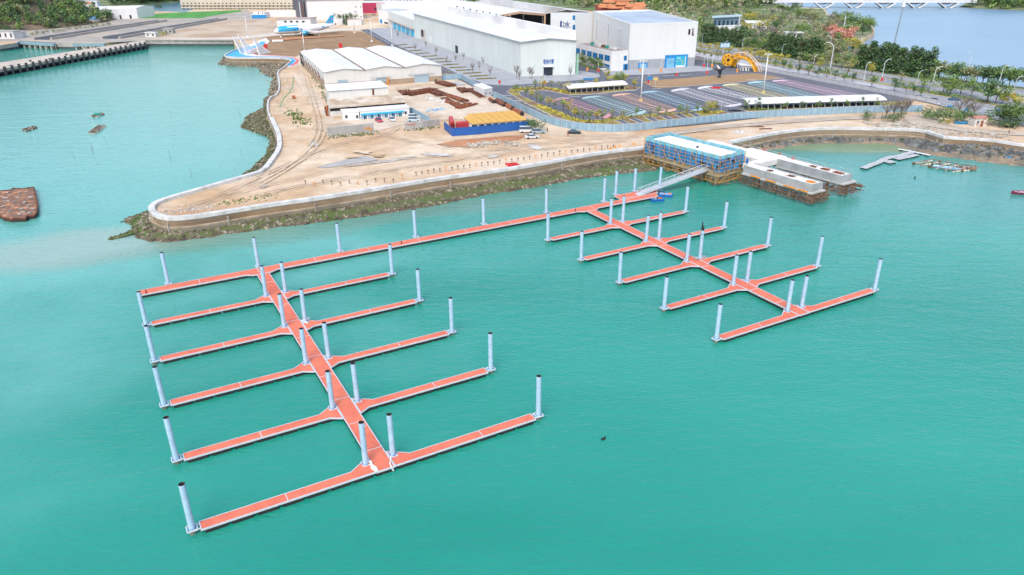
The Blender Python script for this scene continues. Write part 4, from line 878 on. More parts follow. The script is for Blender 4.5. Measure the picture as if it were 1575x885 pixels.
# avenue
ground('rough_green_ground', [(1063, 84), (1070, 60), (1030, 40), (1000, 25), (880, 14), (700, 14), (560, 14), (560, -12), (880, -14), (1150, -12), (1192, 7), (1235, 13), (1266, 14), (1272, 24), (1300, 27), (1323, 34), (1341, 41), (1343, 50), (1325, 58), (1324, 64), (1338, 78), (1352, 94), (1400, 113), (1500, 127), (1600, 138), (1850, 165), (1850, 200), (1600, 178), (1430, 150), (1378, 146), (1200, 112), (1116, 99)], LUSH)
ground('avenue', [(1064, 85), (1068, 64), (1126, 71.5), (1221, 92), (1314, 106.5), (1400, 120), (1508, 131.5), (1600, 141), (1850, 170), (1850, 250), (1640, 215), (1575, 194), (1520, 182), (1480, 172), (1440, 161), (1400, 152), (1376, 146), (1200, 112.6), (1160, 104.5), (1116, 99.5)], AVEN)
ground('pale_sidewalk', [(1066, 84), (1070, 80), (1187, 101.5), (1281, 118), (1378, 136), (1425, 146), (1452, 163), (1400, 151), (1376, 145.4), (1200, 112), (1116, 98.5)], mat('pale_sidewalk', (.46, .47, .49), .9, .08, .2))
island('planted_verge', [(1068, 77.5), (1187, 98), (1281, 115), (1378, 132.5), (1426, 143), (1527, 161), (1600, 171.5), (1700, 184), (1700, 187), (1600, 174.2), (1527, 163.6), (1426, 145.4), (1378, 135), (1281, 117.5), (1187, 100.5), (1068, 79.5)], SHRUBG)
island('median_verge', [(1070, 71.5), (1126, 79), (1221, 96), (1314, 111.5), (1400, 127), (1508, 141.5), (1600, 153), (1700, 165), (1700, 167.5), (1600, 155.3), (1508, 143.4), (1400, 128.8), (1314, 113), (1221, 97.5), (1126, 80.4), (1070, 73)], mat('verge_grass', (.16, .19, .05), .95, .2, .3, col2=(.30, .22, .06), c2scale=.1))
def dashes(name, pts, n, w, mt, frac=.5, z=None):
    P = pxs(pts); ln = resample(P, 1.0); mb = MB(); zz = (z or LAY[0] + .012)
    k = len(ln) / n
    for i in range(n):
        a_ = ln[int(i * k)].copy(); b_ = ln[min(len(ln) - 1, int(i * k + k * frac))].copy(); a_.z = b_.z = zz
        if (b_ - a_).length < .3: continue
        t = (b_ - a_).normalized(); s_ = Vector((-t.y, t.x, 0)) * w / 2; mb.face([a_ - s_, b_ - s_, b_ + s_, a_ + s_])
    return struct(name, mb, mt)
YLINE = mat('road_line_yellow', (.65, .48, .16), .7, .1, 2)
dashes('lane_markings', [(562, 48.5), (604, 70)], 14, .5, LINE); dashes('lane_markings', [(680, 106), (730, 131)], 9, .4, YLINE)
dashes('lane_markings', [(770, 148), (800, 157), (850, 181), (880, 193.5)], 10, .4, YLINE); dashes('lane_markings', [(800, 134.5), (880, 128.5), (930, 124), (1060, 115.5), (1095, 113)], 22, .4, LINE)
for q in ([(1070, 74.5), (1187, 94.5), (1281, 110.5), (1400, 131.5), (1520, 150), (1600, 160)], [(1070, 69), (1126, 76), (1221, 94.5), (1314, 109), (1400, 123.5), (1508, 136), (1600, 147)], [(1450, 152), (1520, 170), (1575, 180), (1640, 194)]): dashes('lane_markings', q, 46, .35, LINE)
dashes('kerb_line', [(566, 45.6), (608, 70), (680, 102.8), (710, 117.5), (746, 130.6), (784, 132.4), (905, 122.8), (923, 118.8)], 1, .5, KERB, .999)
dashes('kerb_line', [(931, 113.2), (941, 116.8), (999, 115.8), (1060, 111.6), (1093, 109.2), (1098, 106.8)], 6, .5, KERB, .999)
dashes('kerb_line', [(1003, 134.6), (1013, 136.8), (1060, 133.7), (1109, 129.7), (1185, 123.2), (1207, 121)], 6, .6, KERB, .999)
# arrows / give-way marks as short bars
mb = MB()
for px, py in ((779, 148.5), (796, 156.5), (868, 152), (884, 150), (927, 146), (970, 141), (1010, 138), (1052, 136.5), (1090, 133.5), (1128, 130.5), (1165, 127.5), (851, 129), (872, 132), (905, 127), (1155, 124), (1030, 118), (1052, 117.5), (1082, 112)):
    P = W(px, py); P.z = LAY[0] + .03; s_ = 2.2; mb.face([P + Vector((-s_, -.35, 0)), P + Vector((s_, -.1, 0)), P + Vector((s_, .45, 0)), P + Vector((-s_, .2, 0))])
struct('road_arrows', mb, LINE)
# ------------------------------------------------------------------ coloured parking bays
PK = [((848, 157.5), (877, 152.5), (925, 183), (938, 175.5), (.60, .28, .33), 6), ((896, 153.5), (927, 149.5), (965, 179), (992, 171.5), (.36, .54, .53), 7), ((942, 149.5), (972, 145.8), (1010, 174), (1039, 168.5), (.72, .44, .32), 7),
      ((987, 145), (1015, 142), (1062, 171), (1085, 166.5), (.34, .52, .62), 7), ((1033, 142.3), (1061, 137.8), (1112, 165), (1139, 160.5), (.70, .68, .74), 8), ((1075, 138.6), (1096, 134.4), (1158, 157.5), (1180, 154.5), (.72, .74, .76), 8),
      ((1112, 133.6), (1140, 130.6), (1192, 157), (1222, 151.5), (.72, .66, .38), 9), ((1151, 130), (1178, 127), (1238, 154), (1274, 151.5), (.42, .66, .70), 10), ((1189, 127), (1215, 124.8), (1290, 152), (1338, 150), (.72, .52, .62), 12)]
PNAMES = ['pink', 'pale green', 'orange', 'sky blue', 'lilac', 'white', 'yellow', 'cyan', 'pink lilac']
for k, (a_, b_, c_, d_, col, n) in enumerate(PK):
    A, B, C_, D = W(*a_), W(*b_), W(*c_), W(*d_); z = LAY[0] + .02
    for p in (A, B, C_, D): p.z = z
    mt = mat('bay_paint_' + PNAMES[k].replace(' ', '_'), col, .8, .1, .4); mb = MB()
    def sg(p, q, w):
        t = (q - p).normalized(); s_ = Vector((-t.y, t.x, 0)) * w / 2; mb.face([p - s_, q - s_, q + s_, p + s_])
    sg(A, C_, .3); sg(B, D, .3); M0, M1 = A.lerp(B, .5), C_.lerp(D, .5); up_ = Vector((0, 0, .004))
    wd_ = .6; sg(M0 + up_, M1 + up_, wd_)
    for i in range(n * 2 + 1):
        t = i / (n * 2); p = A.lerp(C_, t) + up_ * 2; q = B.lerp(D, t) + up_ * 2; sg(p, q, .5)
    # rounded filled ends
    for P0, P1, dr in ((A, B, (A - C_).normalized()), (C_, D, (C_ - A).normalized())):
        cen = P0.lerp(P1, .5); rad = (P1 - P0).length / 2; u_ = (P1 - P0).normalized()
        pts = [cen + u_ * rad * math.cos(t * PI / 8) + dr * 3.2 * math.sin(t * PI / 8) for t in range(9)]; mb.face([p + up_ * 3 for p in pts] if (pts[1] - pts[0]).cross(pts[2] - pts[1]).z > 0 else [p + up_ * 3 for p in reversed(pts)])
    struct('parking_bay_markings', mb, mt)
mb = MB()   # small pink block by the island
A, B, C_, D = W(818, 141.5), W(838, 141), W(846, 150.5), W(855, 148.5)
for i in range(6): t = i / 5; mb.beam(A.lerp(C_, t) + Vector((0, 0, .12)), B.lerp(D, t) + Vector((0, 0, .12)), .4, .02)
mb.beam(A + Vector((0, 0, .1)), C_ + Vector((0, 0, .1)), .5, .02); mb.beam(B + Vector((0, 0, .1)), D + Vector((0, 0, .1)), .5, .02); mb.beam(A.lerp(B, .5) + Vector((0, 0, .11)), C_.lerp(D, .5) + Vector((0, 0, .11)), .8, .02)
struct('parking_bay_markings', mb, MATS['bay_paint_pink'])
mb = MB()   # parallel bays along the island inside the lot
for i in range(20):
    t = i / 19; p = W(808 + 105 * t, 147.6 + 38 * t); q = W(812 + 105 * t, 146.5 + 38 * t); z = Vector((0, 0, .1)); mb.beam(p + z, q + z + Vector((1.6, .9, 0)), .35, .02)
struct('parking_bay_markings', mb, LINE)

# ------------------------------------------------------------------ building helpers
def onwall(P0, P1, px, py):
    d = fw + RT * ((px - 787.5) / F_PX) + UP * ((442.5 - py) / F_PX)
    t = (P1 - P0); n = Vector((-t.y, t.x, 0)); k = (P0 - CAM).dot(n) / d.dot(n); return CAM + d * k
def opening(P0, P1, x0, y0, x1, y1, mt, name, parent, proud=.07, thick=.2, label=None):
    xm, ym = (x0 + x1) / 2, (y0 + y1) / 2
    a_ = onwall(P0, P1, x0, ym); b_ = onwall(P0, P1, x1, ym); zt = onwall(P0, P1, xm, y0).z; zb = onwall(P0, P1, xm, y1).z
    n = Vector(((P1 - P0).y, -(P1 - P0).x, 0)).normalized()
    if n.dot(CAM - P0) < 0: n = -n
    mb = MB(); o_ = n * proud; i_ = n * (proud - thick)
    q = [Vector((p.x, p.y, z)) for z in (zb, zt) for p in (a_ + i_, b_ + i_, b_ + o_, a_ + o_)]
    mb.grid8(q); return mb.build(name, mt, parent, world=True, label=label)
def bl_root(name, lab, pts, cat='building', group=None):
    c = sum(pts, Vector()) / len(pts); c.z = min(p.z for p in pts); return root(name, lab, cat, c, group=group)
def at_h(P, z): return Vector((P.x, P.y, z))
# ------------------------------------------------------------------ big grey-white warehouse
A = W(801, 118.6); B = W(884.8, 115.5); C_ = W(638.7, 58.4); D = B + (C_ - A); zt = 5 + 16.4
r = bl_root('long_warehouse', 'huge long pale grey warehouse with a white roof and four blue sign characters', [A, B, C_, D])
mb = MB(); M = A.lerp(B, .5); M2 = C_.lerp(D, .5); zr = zt + 1.3
for P0, P1, z0_, z1_ in ((A, M, zt, zr), (M, B, zr, zt), (B, D, zt, zt), (D, M2, zt, zr), (M2, C_, zr, zt), (C_, A, zt, zt)): mb.face([at_h(P0, 4.9), at_h(P1, 4.9), at_h(P1, z1_), at_h(P0, z0_)])
GW = mat('warehouse_cladding', (.70, .77, .76), .5, .05, .05, col2=(.66, .73, .72), c2scale=.03); addstripe(GW, .22, .04, (.37, -.93, 0), .95); addstripe(GW, .35, .05, (0, 0, 1), .97)
streak(GW, .94); mb.build('wall', GW, r, world=True)
mb = MB(); e1 = (A - C_).normalized() * .8; e2 = (B - A).normalized() * .6
mb.face([at_h(A - e2, zt + .1) + e1, at_h(M, zr + .15) + e1, at_h(M2, zr + .15) - e1, at_h(C_ - e2, zt + .1) - e1]); mb.face([at_h(M, zr + .15) + e1, at_h(B + e2, zt + .1) + e1, at_h(D + e2, zt + .1) - e1, at_h(M2, zr + .15) - e1])
mb.build('roof', ROOFW, r, world=True)
mb = MB(); mb.beam(at_h(A - e2, zt) + e1, at_h(C_ - e2, zt) - e1, .35, .5); mb.beam(at_h(A - e2, zt) + e1, at_h(M, zr + .05) + e1, .3, .4); mb.beam(at_h(M, zr + .05) + e1, at_h(B + e2, zt) + e1, .3, .4); mb.build('eaves_trim', mat('eaves_grey', (.42, .47, .50), .6, .1, 1), r, world=True)
S0, S1 = B - e2 * 6, D - e2 * 6; mb = MB(); mb.prism([tuple(p[:2]) for p in (S0 + e1 * -.5, B - e2 * .2 - e1 * .5, D - e2 * .2, S1)], zt - 1, zt + 4.6); mn = mb.build('raised_roof_strip', ROOFW, r, world=True)
for i in range(11):
    x = 703 + i * 10.05; y = 10.5 + i * 1.97; opening(at_h(S0, 5), at_h(S1, 5), x - 1.1, y - .8, x + 1.1, y + .9, DARK, 'roof_vent', r)
opening(A, B, 836, 103, 850, 118.3, GLASS, 'entrance_door', r, .1); opening(A, B, 835, 101.6, 851, 103, WHITE, 'door_canopy', r, 1.2, 1.3)
opening(A, B, 842.5, 104.5, 847.5, 118.0, DARK, 'open_doorway', r, .14)
opening(A, C_, 700.5, 70.5, 704.5, 83.5, DARK, 'side_door', r, .1); opening(A, C_, 660.5, 56, 664, 67.3, WHITE, 'side_door', r, .1); opening(A, C_, 648, 46.5, 651.4, 56.5, DARK, 'side_door', r, .1)
opening(A, C_, 647, 45.4, 655, 64.6, mat('cream_panel', (.60, .56, .50), .7, .05, .3), 'entrance_panel', r, .05)
BLUES = mat('sign_blue', (.01, .12, .52), .4, .05, 1)
def text_mesh(txt, size, ext):
    cu = bpy.data.curves.new('sign_text', 'FONT'); cu.body = txt; cu.size = size; cu.extrude = ext; cu.align_x = 'CENTER'; cu.resolution_u = 2
    o = bpy.data.objects.new('sign_text', cu); COL.objects.link(o); dg = bpy.context.evaluated_depsgraph_get(); me = bpy.data.meshes.new_from_object(o.evaluated_get(dg)); bpy.data.objects.remove(o); return me
def sign(txt, P0, P1, x0, y0, x1, y1, mt, name, parent, vertical=False, proud=.15, ext=.06):
    """letters filling the photo rectangle on the wall P0-P1"""
    a_ = onwall(P0, P1, x0, (y0 + y1) / 2); b_ = onwall(P0, P1, x1, (y0 + y1) / 2); zt_ = onwall(P0, P1, (x0 + x1) / 2, y0).z; zb_ = onwall(P0, P1, (x0 + x1) / 2, y1).z
    n = Vector(((P1 - P0).y, -(P1 - P0).x, 0)).normalized()
    if n.dot(CAM - P0) < 0: n = -n
    me = text_mesh(txt, 1, .05); vs = [v.co for v in me.vertices]; xa, xb = min(v.x for v in vs), max(v.x for v in vs); ya, yb = min(v.y for v in vs), max(v.y for v in vs)
    d = (b_ - a_); base = Vector((a_.x, a_.y, 0)); pl = parent_loc(parent)
    for v in me.vertices:
        p = base + Vector((d.x, d.y, 0)) * ((v.co.x - xa) / (xb - xa)) + n * (proud + (ext if v.co.z > 0 else -ext)); p.z = zb_ + (zt_ - zb_) * (v.co.y - ya) / (yb - ya); v.co = p - pl
    me.materials.clear(); me.materials.append(mt); me.name = name; o = bpy.data.objects.new(name, me); COL.objects.link(o); o.parent = parent; return o
sign('星島中置', A, B, 835.6, 91.2, 851.6, 97.4, BLUES, 'sign_characters', r)
opening(A, B, 836.5, 97.9, 850.8, 98.6, mat('sign_light_blue', (.2, .42, .7), .5, .1, 1), 'sign_caption', r, .15)
mb = MB(); mb.box(at_h(B, 12) + Vector((.9, -.2, -2)), (1.0, 1.0, 10)); mb.build('corner_downpipe', mat('pale_green_corner', (.25, .50, .38), .6, .1, 1), r, world=True)
# lower loading-dock building behind it
A2, C2 = W(638.3, 58.2), W(598.5, 40.5); w2 = (D - C_).normalized() * 24; r = bl_root('loading_dock_building', 'lower white building with five blue loading doors behind the long warehouse', [A2, C2])
mb = MB(); mb.prism([tuple(p[:2]) for p in (A2, C2, C2 + w2, A2 + w2)], 4.9, 16.5); mb.build('wall', GW, r, world=True)
mb = MB(); mb.prism([tuple(p[:2]) for p in (A2, C2, C2 + w2, A2 + w2)], 16.52, 17.0); mb.build('roof', ROOFW, r, world=True)
for (x0, x1, y0, y1) in ((605.6, 609.4, 35, 46.5), (612.4, 616.2, 38, 49.5), (618.9, 622.7, 40.5, 52), (625.3, 629.4, 42.5, 55), (632.8, 636.8, 45.5, 57.3)): opening(A2, C2, x0, y0, x1, y1, CYAN, 'loading_door', r, .5, .6)
mb = MB(); mb.beam(at_h(A2, 10.6), at_h(C2, 10.6), 3.4, .35); mb.build('door_canopy', mat('tan_canopy', (.42, .34, .28), .7, .15, 1), r, world=True)
E1, E2 = W(598.5, 38), W(583, 35.5); r = bl_root('white_gatehouse', 'white block with a small blue door at the far end of the loading docks', [E1, E2]); w3 = (D - C_).normalized() * 20 + (C_ - A).normalized() * 10
mb = MB(); mb.prism([tuple(p[:2]) for p in (E1, E2, E2 + w3, E1 + w3)], 4.9, 15.8); mb.build('wall', WHITE, r, world=True); mb = MB(); mb.prism([tuple(p[:2]) for p in (E1, E2, E2 + w3, E1 + w3)], 15.82, 16.2); mb.build('roof', STEEL, r, world=True)
opening(E1, E2, 584.5, 30, 588, 38, BLUE, 'door', r); opening(E1, E2, 591, 34, 597, 37, GLASS, 'window', r)
# ------------------------------------------------------------------ exhibition hall
zt = 5 + 21.7; A = W(965.4, 108); B = W(1067.6, 103); C_ = at_h(W(912, 19.7, zt), 5); D = B + (C_ - A)
HWL = mat('hall_white_panel', (.76, .79, .80), .45, .03, .05); addstripe(HWL, .4, .05, (0, 0, 1), .95); addstripe(HWL, .18, .03, (.96, .28, 0), .95)
streak(HWL, .96); r = bl_root('exhibition_hall', 'tall white windowless exhibition hall with a grey base and big blue gate', [A, B, C_, D])
mb = MB(); mb.prism([tuple(p[:2]) for p in (A, B, D, C_)], 9.9, zt); mb.build('wall', HWL, r, world=True)
mb = MB(); mb.prism([tuple(p[:2]) for p in (A, B, D, C_)], 4.9, 9.88); gb = mat('grey_plinth', (.36, .39, .44), .7, .06, .3); addstripe(gb, .35, .06, (.96, .28, 0), .8); mb.build('plinth', gb, r, world=True)
I_ = inset([tuple(p[:2]) for p in (A, B, D, C_)], .9)
mb = MB(); mb.prism(I_, zt - .2, zt + .01); mb.build('roof', mat('pale_blue_roof', (.34, .42, .52), .6, .08, .05, col2=(.46, .54, .63), c2scale=.03), r, world=True)
O_ = [tuple(p[:2]) for p in (A, B, D, C_)]; mb = MB()
for i in range(4): q = (i + 1) % 4; mb.prism([O_[i], O_[q], I_[q], I_[i]], zt - .1, zt + 1.0)
mb.build('parapet', HWL, r, world=True)
opening(A, B, 1022.5, 84.5, 1057, 104.6, BLUE, 'big_gate_frame', r, .35, .5)
opening(A, B, 1024.5, 89.5, 1036.3, 104.4, mat('gate_light_blue', (.20, .50, .75), .5, .2, .2), 'gate_leaf', r, .5); opening(A, B, 1038.2, 86.5, 1055, 103.8, mat('gate_mural_blue', (.02, .45, .66), .5, .1, .2), 'painted_gate_leaf', r, .5)
for (x0, y0, x1, y1, m_) in ((1041, 89, 1046.5, 90, WHITE), (1044, 92.5, 1050, 93.3, YLINE), (1048, 95, 1049.6, 98, YLINE), (1039, 94.4, 1043, 95, YLINE), (1038.6, 100.5, 1051, 103.5, WHITE), (1052.5, 86.8, 1053.8, 103.4, DKB)): opening(A, B, x0, y0, x1, y1, m_, 'painted_mark', r, .56)
opening(A, B, 981.5, 97, 995.5, 107.2, BLUE, 'small_gate', r, .3, .4); opening(A, B, 983.5, 98.6, 993.5, 107, mat('gate_light_blue2', (.25, .52, .72), .5, .2, .2), 'gate_leaf', r, .4)
sign('1', A, B, 1058.6, 45, 1061.6, 52.6, BLACK, 'sign_number', r, ext=.04); sign('号', A, B, 1064.2, 44, 1067, 47.6, BLACK, 'sign_character', r); sign('影', A, B, 1064.1, 48, 1066.9, 51.2, DKR, 'sign_character', r); sign('棚', A, B, 1064, 51.6, 1066.8, 55, BLACK, 'sign_character', r)
opening(A, B, 1058.2, 53.2, 1061.4, 53.9, DKR, 'sign_line', r, .1)
for x in (917.5, 935.5, 954.5):   # downpipes on the long side
    p = onwall(A, C_, x, 60); n = Vector((-(C_ - A).y, (C_ - A).x, 0)).normalized() * (-.3 if Vector((-(C_ - A).y, (C_ - A).x, 0)).dot(CAM - A) < 0 else .3)
    mb = MB(); mb.tube(at_h(p, 12) + n, at_h(p, zt - 3.5) + n, .22, n=8); mb.box(at_h(p, zt - 3.2) + n, (.9, .9, .9)); mb.build('downpipe', STEEL, r, world=True)
for x, y in ((912.5, 40), (930, 43.5), (939.5, 45), (944.5, 46), (949.5, 46.8)): opening(A, C_, x - .5, y - 1.1, x + .5, y + 1.1, STEEL, 'wall_vent', r)
# office annex
hA = HH(939.4, 110.5, 79.4); C0 = W(939.4, 110.5); C1 = W(965.0, 108.6); C2_ = at_h(W(885.4, 67.3, 5 + hA), 5); C3 = C2_ + (C1 - C0)
r = bl_root('office_annex', 'two-storey white office wing with blue windows beside the exhibition hall', [C0, C1, C2_])
mb = MB(); pa = [tuple(p[:2]) for p in (C0, C1, C3, C2_)]; mb.prism(pa, 4.9, 5 + hA); mb.build('wall', WHITE, r, world=True)
mb = MB(); mb.prism(inset(pa, .5), 5 + hA - .3, 5 + hA + .02); mb.build('roof', mat('brownish_flat_roof', (.30, .25, .23), .9, .15, .3), r, world=True)
for (x0, x1, y0, y1) in ((886, 892, 74.5, 82), (894.5, 900.7, 76.8, 84.5), (903.2, 910.2, 78.9, 86.8), (911.6, 919, 81.4, 89.2), (921, 928, 83.3, 91.7), (930, 938, 85.2, 93.8), (929.5, 937.5, 99, 106.8), (921, 928, 97, 104.5)):
    opening(C0, C2_, x0, y0, x1, y1, BLUEG, 'window', r, .08); opening(C0, C2_, (x0 + x1) / 2 - .35, y0, (x0 + x1) / 2 + .35, y1, BLUE, 'window_frame', r, .16)
opening(C0, C1, 959.5, 86, 964, 93.3, BLUEG, 'window', r, .08); opening(C0, C1, 958.5, 98.4, 965, 108.8, BLUE, 'entrance_frame', r, .4, .5); opening(C0, C1, 960.5, 99.8, 963, 108.6, DARK, 'door', r, .46)
for i in range(7):
    q = C0.lerp(C2_, .12 + i * .1) + (C1 - C0) * .45; mb = MB(); mb.box(at_h(q, 5 + hA + .75), (1.8, 1.4, 1.3), .4); mb.build('air_conditioner', [WHITE2, STEEL, MATS['green_tarp'], TIMB][i % 4], r, world=True)
# tower block
zt = 26.7; T1 = at_h(W(885, 21, zt), 5); TL = at_h(W(847, 19.9, zt), 5); TR = at_h(W(911.3, 19.9, zt), 5); T4 = TL + TR - T1
r = bl_root('sign_tower', 'white tower block with a dark blue character sign behind the long warehouse', [T1, TL, TR, T4])
tw = mat('tower_panel', (.64, .69, .73), .5, .04, .05); mb = MB(); mb.prism([tuple(p[:2]) for p in (T1, TR, T4, TL)], 4.9, zt); mb.build('wall', tw, r, world=True)
mb = MB(); mb.prism(inset([tuple(p[:2]) for p in (T1, TR, T4, TL)], .8), zt, zt + .1); mb.build('roof', STEEL, r, world=True)
for y0, y1 in ((24, 31), (38.5, 46), (51.5, 58)): opening(T1, TL, 880.9, y0, 885 - .3, y1, BLUEG, 'window', r, .1)
sign('1', T1, TL, 861.6, 32.6, 864.2, 41.6, mat('sign_dark_blue', (.01, .05, .22), .4, .1, 1), 'sign_number', r); sign('冰', T1, TL, 865.2, 32.8, 877, 44, MATS['sign_dark_blue'], 'sign_character', r)
# open steel shed behind
P1, P2, P3, P4, P5 = W(763, 23.5, 22.5), W(799, 17.3, 26.5), W(838, 20.8, 24), W(872, 13.8, 29), W(905, 17.5, 27)
bk = Vector((-52, 128, 0)); r = bl_root('open_steel_shed', 'wide double-gabled open shed with a white roof and dark interior', [at_h(P1, 5), at_h(P5, 5)])
mb = MB(); F_ = [P1, P2, P3, P4, P5]
for p, q in zip(F_, F_[1:]): mb.face([p, q, q + bk, p + bk]); mb.face([p - Vector((0, 0, .5)), q - Vector((0, 0, .5)), q, p])
mb.face([at_h(P5, 5), at_h(P5, 5) + bk, P5 + bk, P5]); mb.build('roof', ROOFW, r, world=True)
mb = MB()
for p, q in zip(F_[:3], F_[1:3]): mb.beam(p - Vector((0, .6, .9)), q - Vector((0, .6, .9)), .5, 1.3)
mb.build('portal_beam', mat('tan_portal', (.55, .38, .26), .6, .1, 1), r, world=True)
for p in (P3, P1.lerp(P2, .6)):
    mb = MB(); mb.beam(at_h(p, 5) - Vector((0, .6, 0)), p - Vector((0, .6, .8)), 1.1, 1.1); mb.build('column', MATS['tan_portal'], r, world=True)
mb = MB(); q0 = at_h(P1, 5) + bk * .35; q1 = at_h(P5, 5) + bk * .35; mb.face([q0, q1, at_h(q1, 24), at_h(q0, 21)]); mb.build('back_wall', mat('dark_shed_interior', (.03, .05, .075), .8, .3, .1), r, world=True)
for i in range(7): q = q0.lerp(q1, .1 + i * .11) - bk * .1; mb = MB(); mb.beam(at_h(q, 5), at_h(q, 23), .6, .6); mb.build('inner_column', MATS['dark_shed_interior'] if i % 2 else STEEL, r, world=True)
# white-roofed factory hall further back (top left of warehouse)
def simple_block(name, lab, corners, h, wallm, roofm, zb=5, group=None, cat='building', ov=.0):
    """corners: base pixel corners front-left, front-right, then (dx, dy) depth vector in metres"""
    a_, b_, dep = corners; A = W(*a_, zb); B = W(*b_, zb); d = Vector((*dep, 0)); r = bl_root(name, lab, [A, B, A + d, B + d], cat, group)
    mb = MB(); pr = [tuple(p[:2]) for p in (A, B, B + d, A + d)]; mb.prism(pr, zb - .1, zb + h); mb.build('wall', wallm, r, world=True)
    mb = MB(); mb.prism(inset(pr, -ov if ov else .001), zb + h + .01, zb + h + .4); mb.build('roof', roofm, r, world=True); return r, A, B, d
r, A, B, d = simple_block('factory_hall', 'long low white factory roof behind the loading docks', ((588, 22.5), (692, 22.5), (-30, 60)), 9, WHITE, ROOFW)
r, A, B, d = simple_block('factory_hall', 'white hall with small square windows beyond the loading docks', ((655, 17), (700, 15.5), (-20, 50)), 11, WHITE, WHITE)
for i in range(8): opening(A, B, 661 + i * 4.2, 8.2, 662.6 + i * 4.2, 10, GLASS, 'window', r)
r, A, B, d = simple_block('apartment_block', 'white apartment block with three window rows behind the red building', ((593, 14.5), (626, 14), (-6, 18)), 16, WHITE, WHITE2)
for c in (595, 602, 607, 612.5, 616, 621.5):
    for y in (.8, 6, 11.4): opening(A, B, c - 1, y, c + 1.4, y + 2.3, GLASS, 'window', r)
r, A, B, d = simple_block('apartment_block', 'cream apartment block right of the white one with green balcony planters', ((628, 14), (659, 13.5), (-6, 18)), 14, WHITE2, WHITE2)
for c in (632, 640, 645, 651):
    for y in (.8, 5, 9.8): opening(A, B, c - 1.2, y, c + 1.8, y + 2.2, GLASS, 'window', r)
r, A, B, d = simple_block('apartment_block', 'white block with vertical window strips at the top edge', ((661, 10), (716, 8), (-6, 18)), 12, WHITE, WHITE2)
for i in range(13): opening(A, B, 664 + i * 4, .2, 665.8 + i * 4, 3, GLASS, 'window', r)
r, A, B, d = simple_block('red_workshop', 'crimson red workshop wall between white buildings', ((557, 21), (593, 20.5), (-8, 20)), 10, mat('crimson_cladding', (.45, .03, .10), .6, .1, .3), WHITE2)
opening(A, B, 576, 12, 580.5, 16, DARK, 'dark_opening', r)
r, A, B, d = simple_block('white_hangar', 'tall white hangar with a grey roof behind the parked airliner', ((475, 31.5), (559, 29), (-12, 45)), 17, WHITE, mat('old_grey_roof', (.34, .33, .35), .8, .12, .1), ov=.8)
A_, B_ = A, B
for i, (x, y) in enumerate(((547, 11), (555, 11), (547, 18.5), (555.5, 26))): opening(A, B, x - .9, y - .8, x + .9, y + .8, GLASS, 'window', r)
r, A, B, d = simple_block('hangar_door_frame', 'dark vertical-panelled hangar door bay left of the white hangar', ((460, 27.5), (474.6, 28), (-10, 20)), 17.5, mat('dark_door_panels', (.10, .11, .15), .6, .2, .3), STEEL)
for i in range(4): opening(A, B, 461 + i * 3.6, 3, 462.3 + i * 3.6, 27, [STEEL, RUST2, BLACK, STEEL][i], 'door_panel', r, .3, .4)
r, A, B, d = simple_block('long_low_building', 'low white building with a pinkish roof directly behind the airliner', ((427, 42.5), (478.5, 40.5), (2, 13)), 6, WHITE, mat('pink_grey_roof', (.46, .36, .34), .8, .1, .2), ov=.5)
for x in (437, 446, 455, 464.5): opening(A, B, x, 32.4, x + 4, 35, GLASS, 'window', r)
r, A, B, d = simple_block('white_wall_building', 'low white block right of the airliner tail with a small dark door', ((505, 39), (527, 38), (1, 8)), 3.4, WHITE, WHITE); opening(A, B, 515, 36, 517, 38.6, RUST2, 'door', r)
simple_block('white_wall_building', 'white boundary wall block with trees behind, right of the hangar garden', ((535, 40), (556, 39), (1, 6)), 3.6, WHITE, WHITE)
r, A, B, d = simple_block('blue_kiosk', 'small white building with a bright blue lower front left of the airliner', ((387, 28.8), (410, 28.5), (1, 8)), 5, WHITE, WHITE)
opening(A, B, 387.2, 23, 409.8, 28.7, BLUE, 'blue_front', r, .3); 
for x in (386.9, 396.5, 402.8, 407): opening(A, B, x, 19.2, x + 1.6, 21.6, GLASS, 'window', r)
simple_block('white_wall', 'long white boundary wall in front of the long cream building', ((411, 26.5), (459, 26), (1, 3)), 5.5, WHITE, WHITE, cat='wall')
# long cream building with three window rows
A, B = W(279, 14.5), W(459, 14.5); hL = 15.5; r = bl_root('long_barrack', 'very long cream building with three rows of windows behind the green field', [A, B])
CREAM = mat('cream_wall', (.56, .52, .43), .8, .08, .2); dd = Vector((2, 14, 0)); pr = [tuple(p[:2]) for p in (A, B, B + dd, A + dd)]
mb = MB(); mb.prism(pr, 4.9, 5 + hL); mb.build('wall', CREAM, r, world=True); mb = MB(); mb.prism(inset(pr, -.8), 5 + hL + .02, 5 + hL + .5); mb.build('roof', mat('cream_roof', (.46, .43, .38), .8, .1, .2), r, world=True)
for y in (5.6, 10.2):
    mb = MB(); q0, q1 = onwall(A, B, 279, y + 2.2), onwall(A, B, 459, y + 2.2); mb.beam(at_h(A, q0.z) - Vector((0, .5, 0)), at_h(B, q1.z) - Vector((0, .5, 0)), 1.0, .8); mb.build('balcony_ledge', CREAM, r, world=True)
for i in range(30):
    x = 281.5 + i * 6
    for y in (4.6, 9.2): opening(A, B, x, y, x + 2.1, y + 1.8, GLASS, 'window', r)
    opening(A, B, x, 12.6, x + 3.2, 15.4, mat('teal_ground_glass', (.06, .20, .26), .3, .3, .3), 'window', r)
mb = MB(); q = onwall(A, B, 318, 3); mb.box(at_h(q, 5 + hL + 1.5) + Vector((0, 6, 0)), (14, 8, 3)); mb.build('roof_house', CREAM, r, world=True)
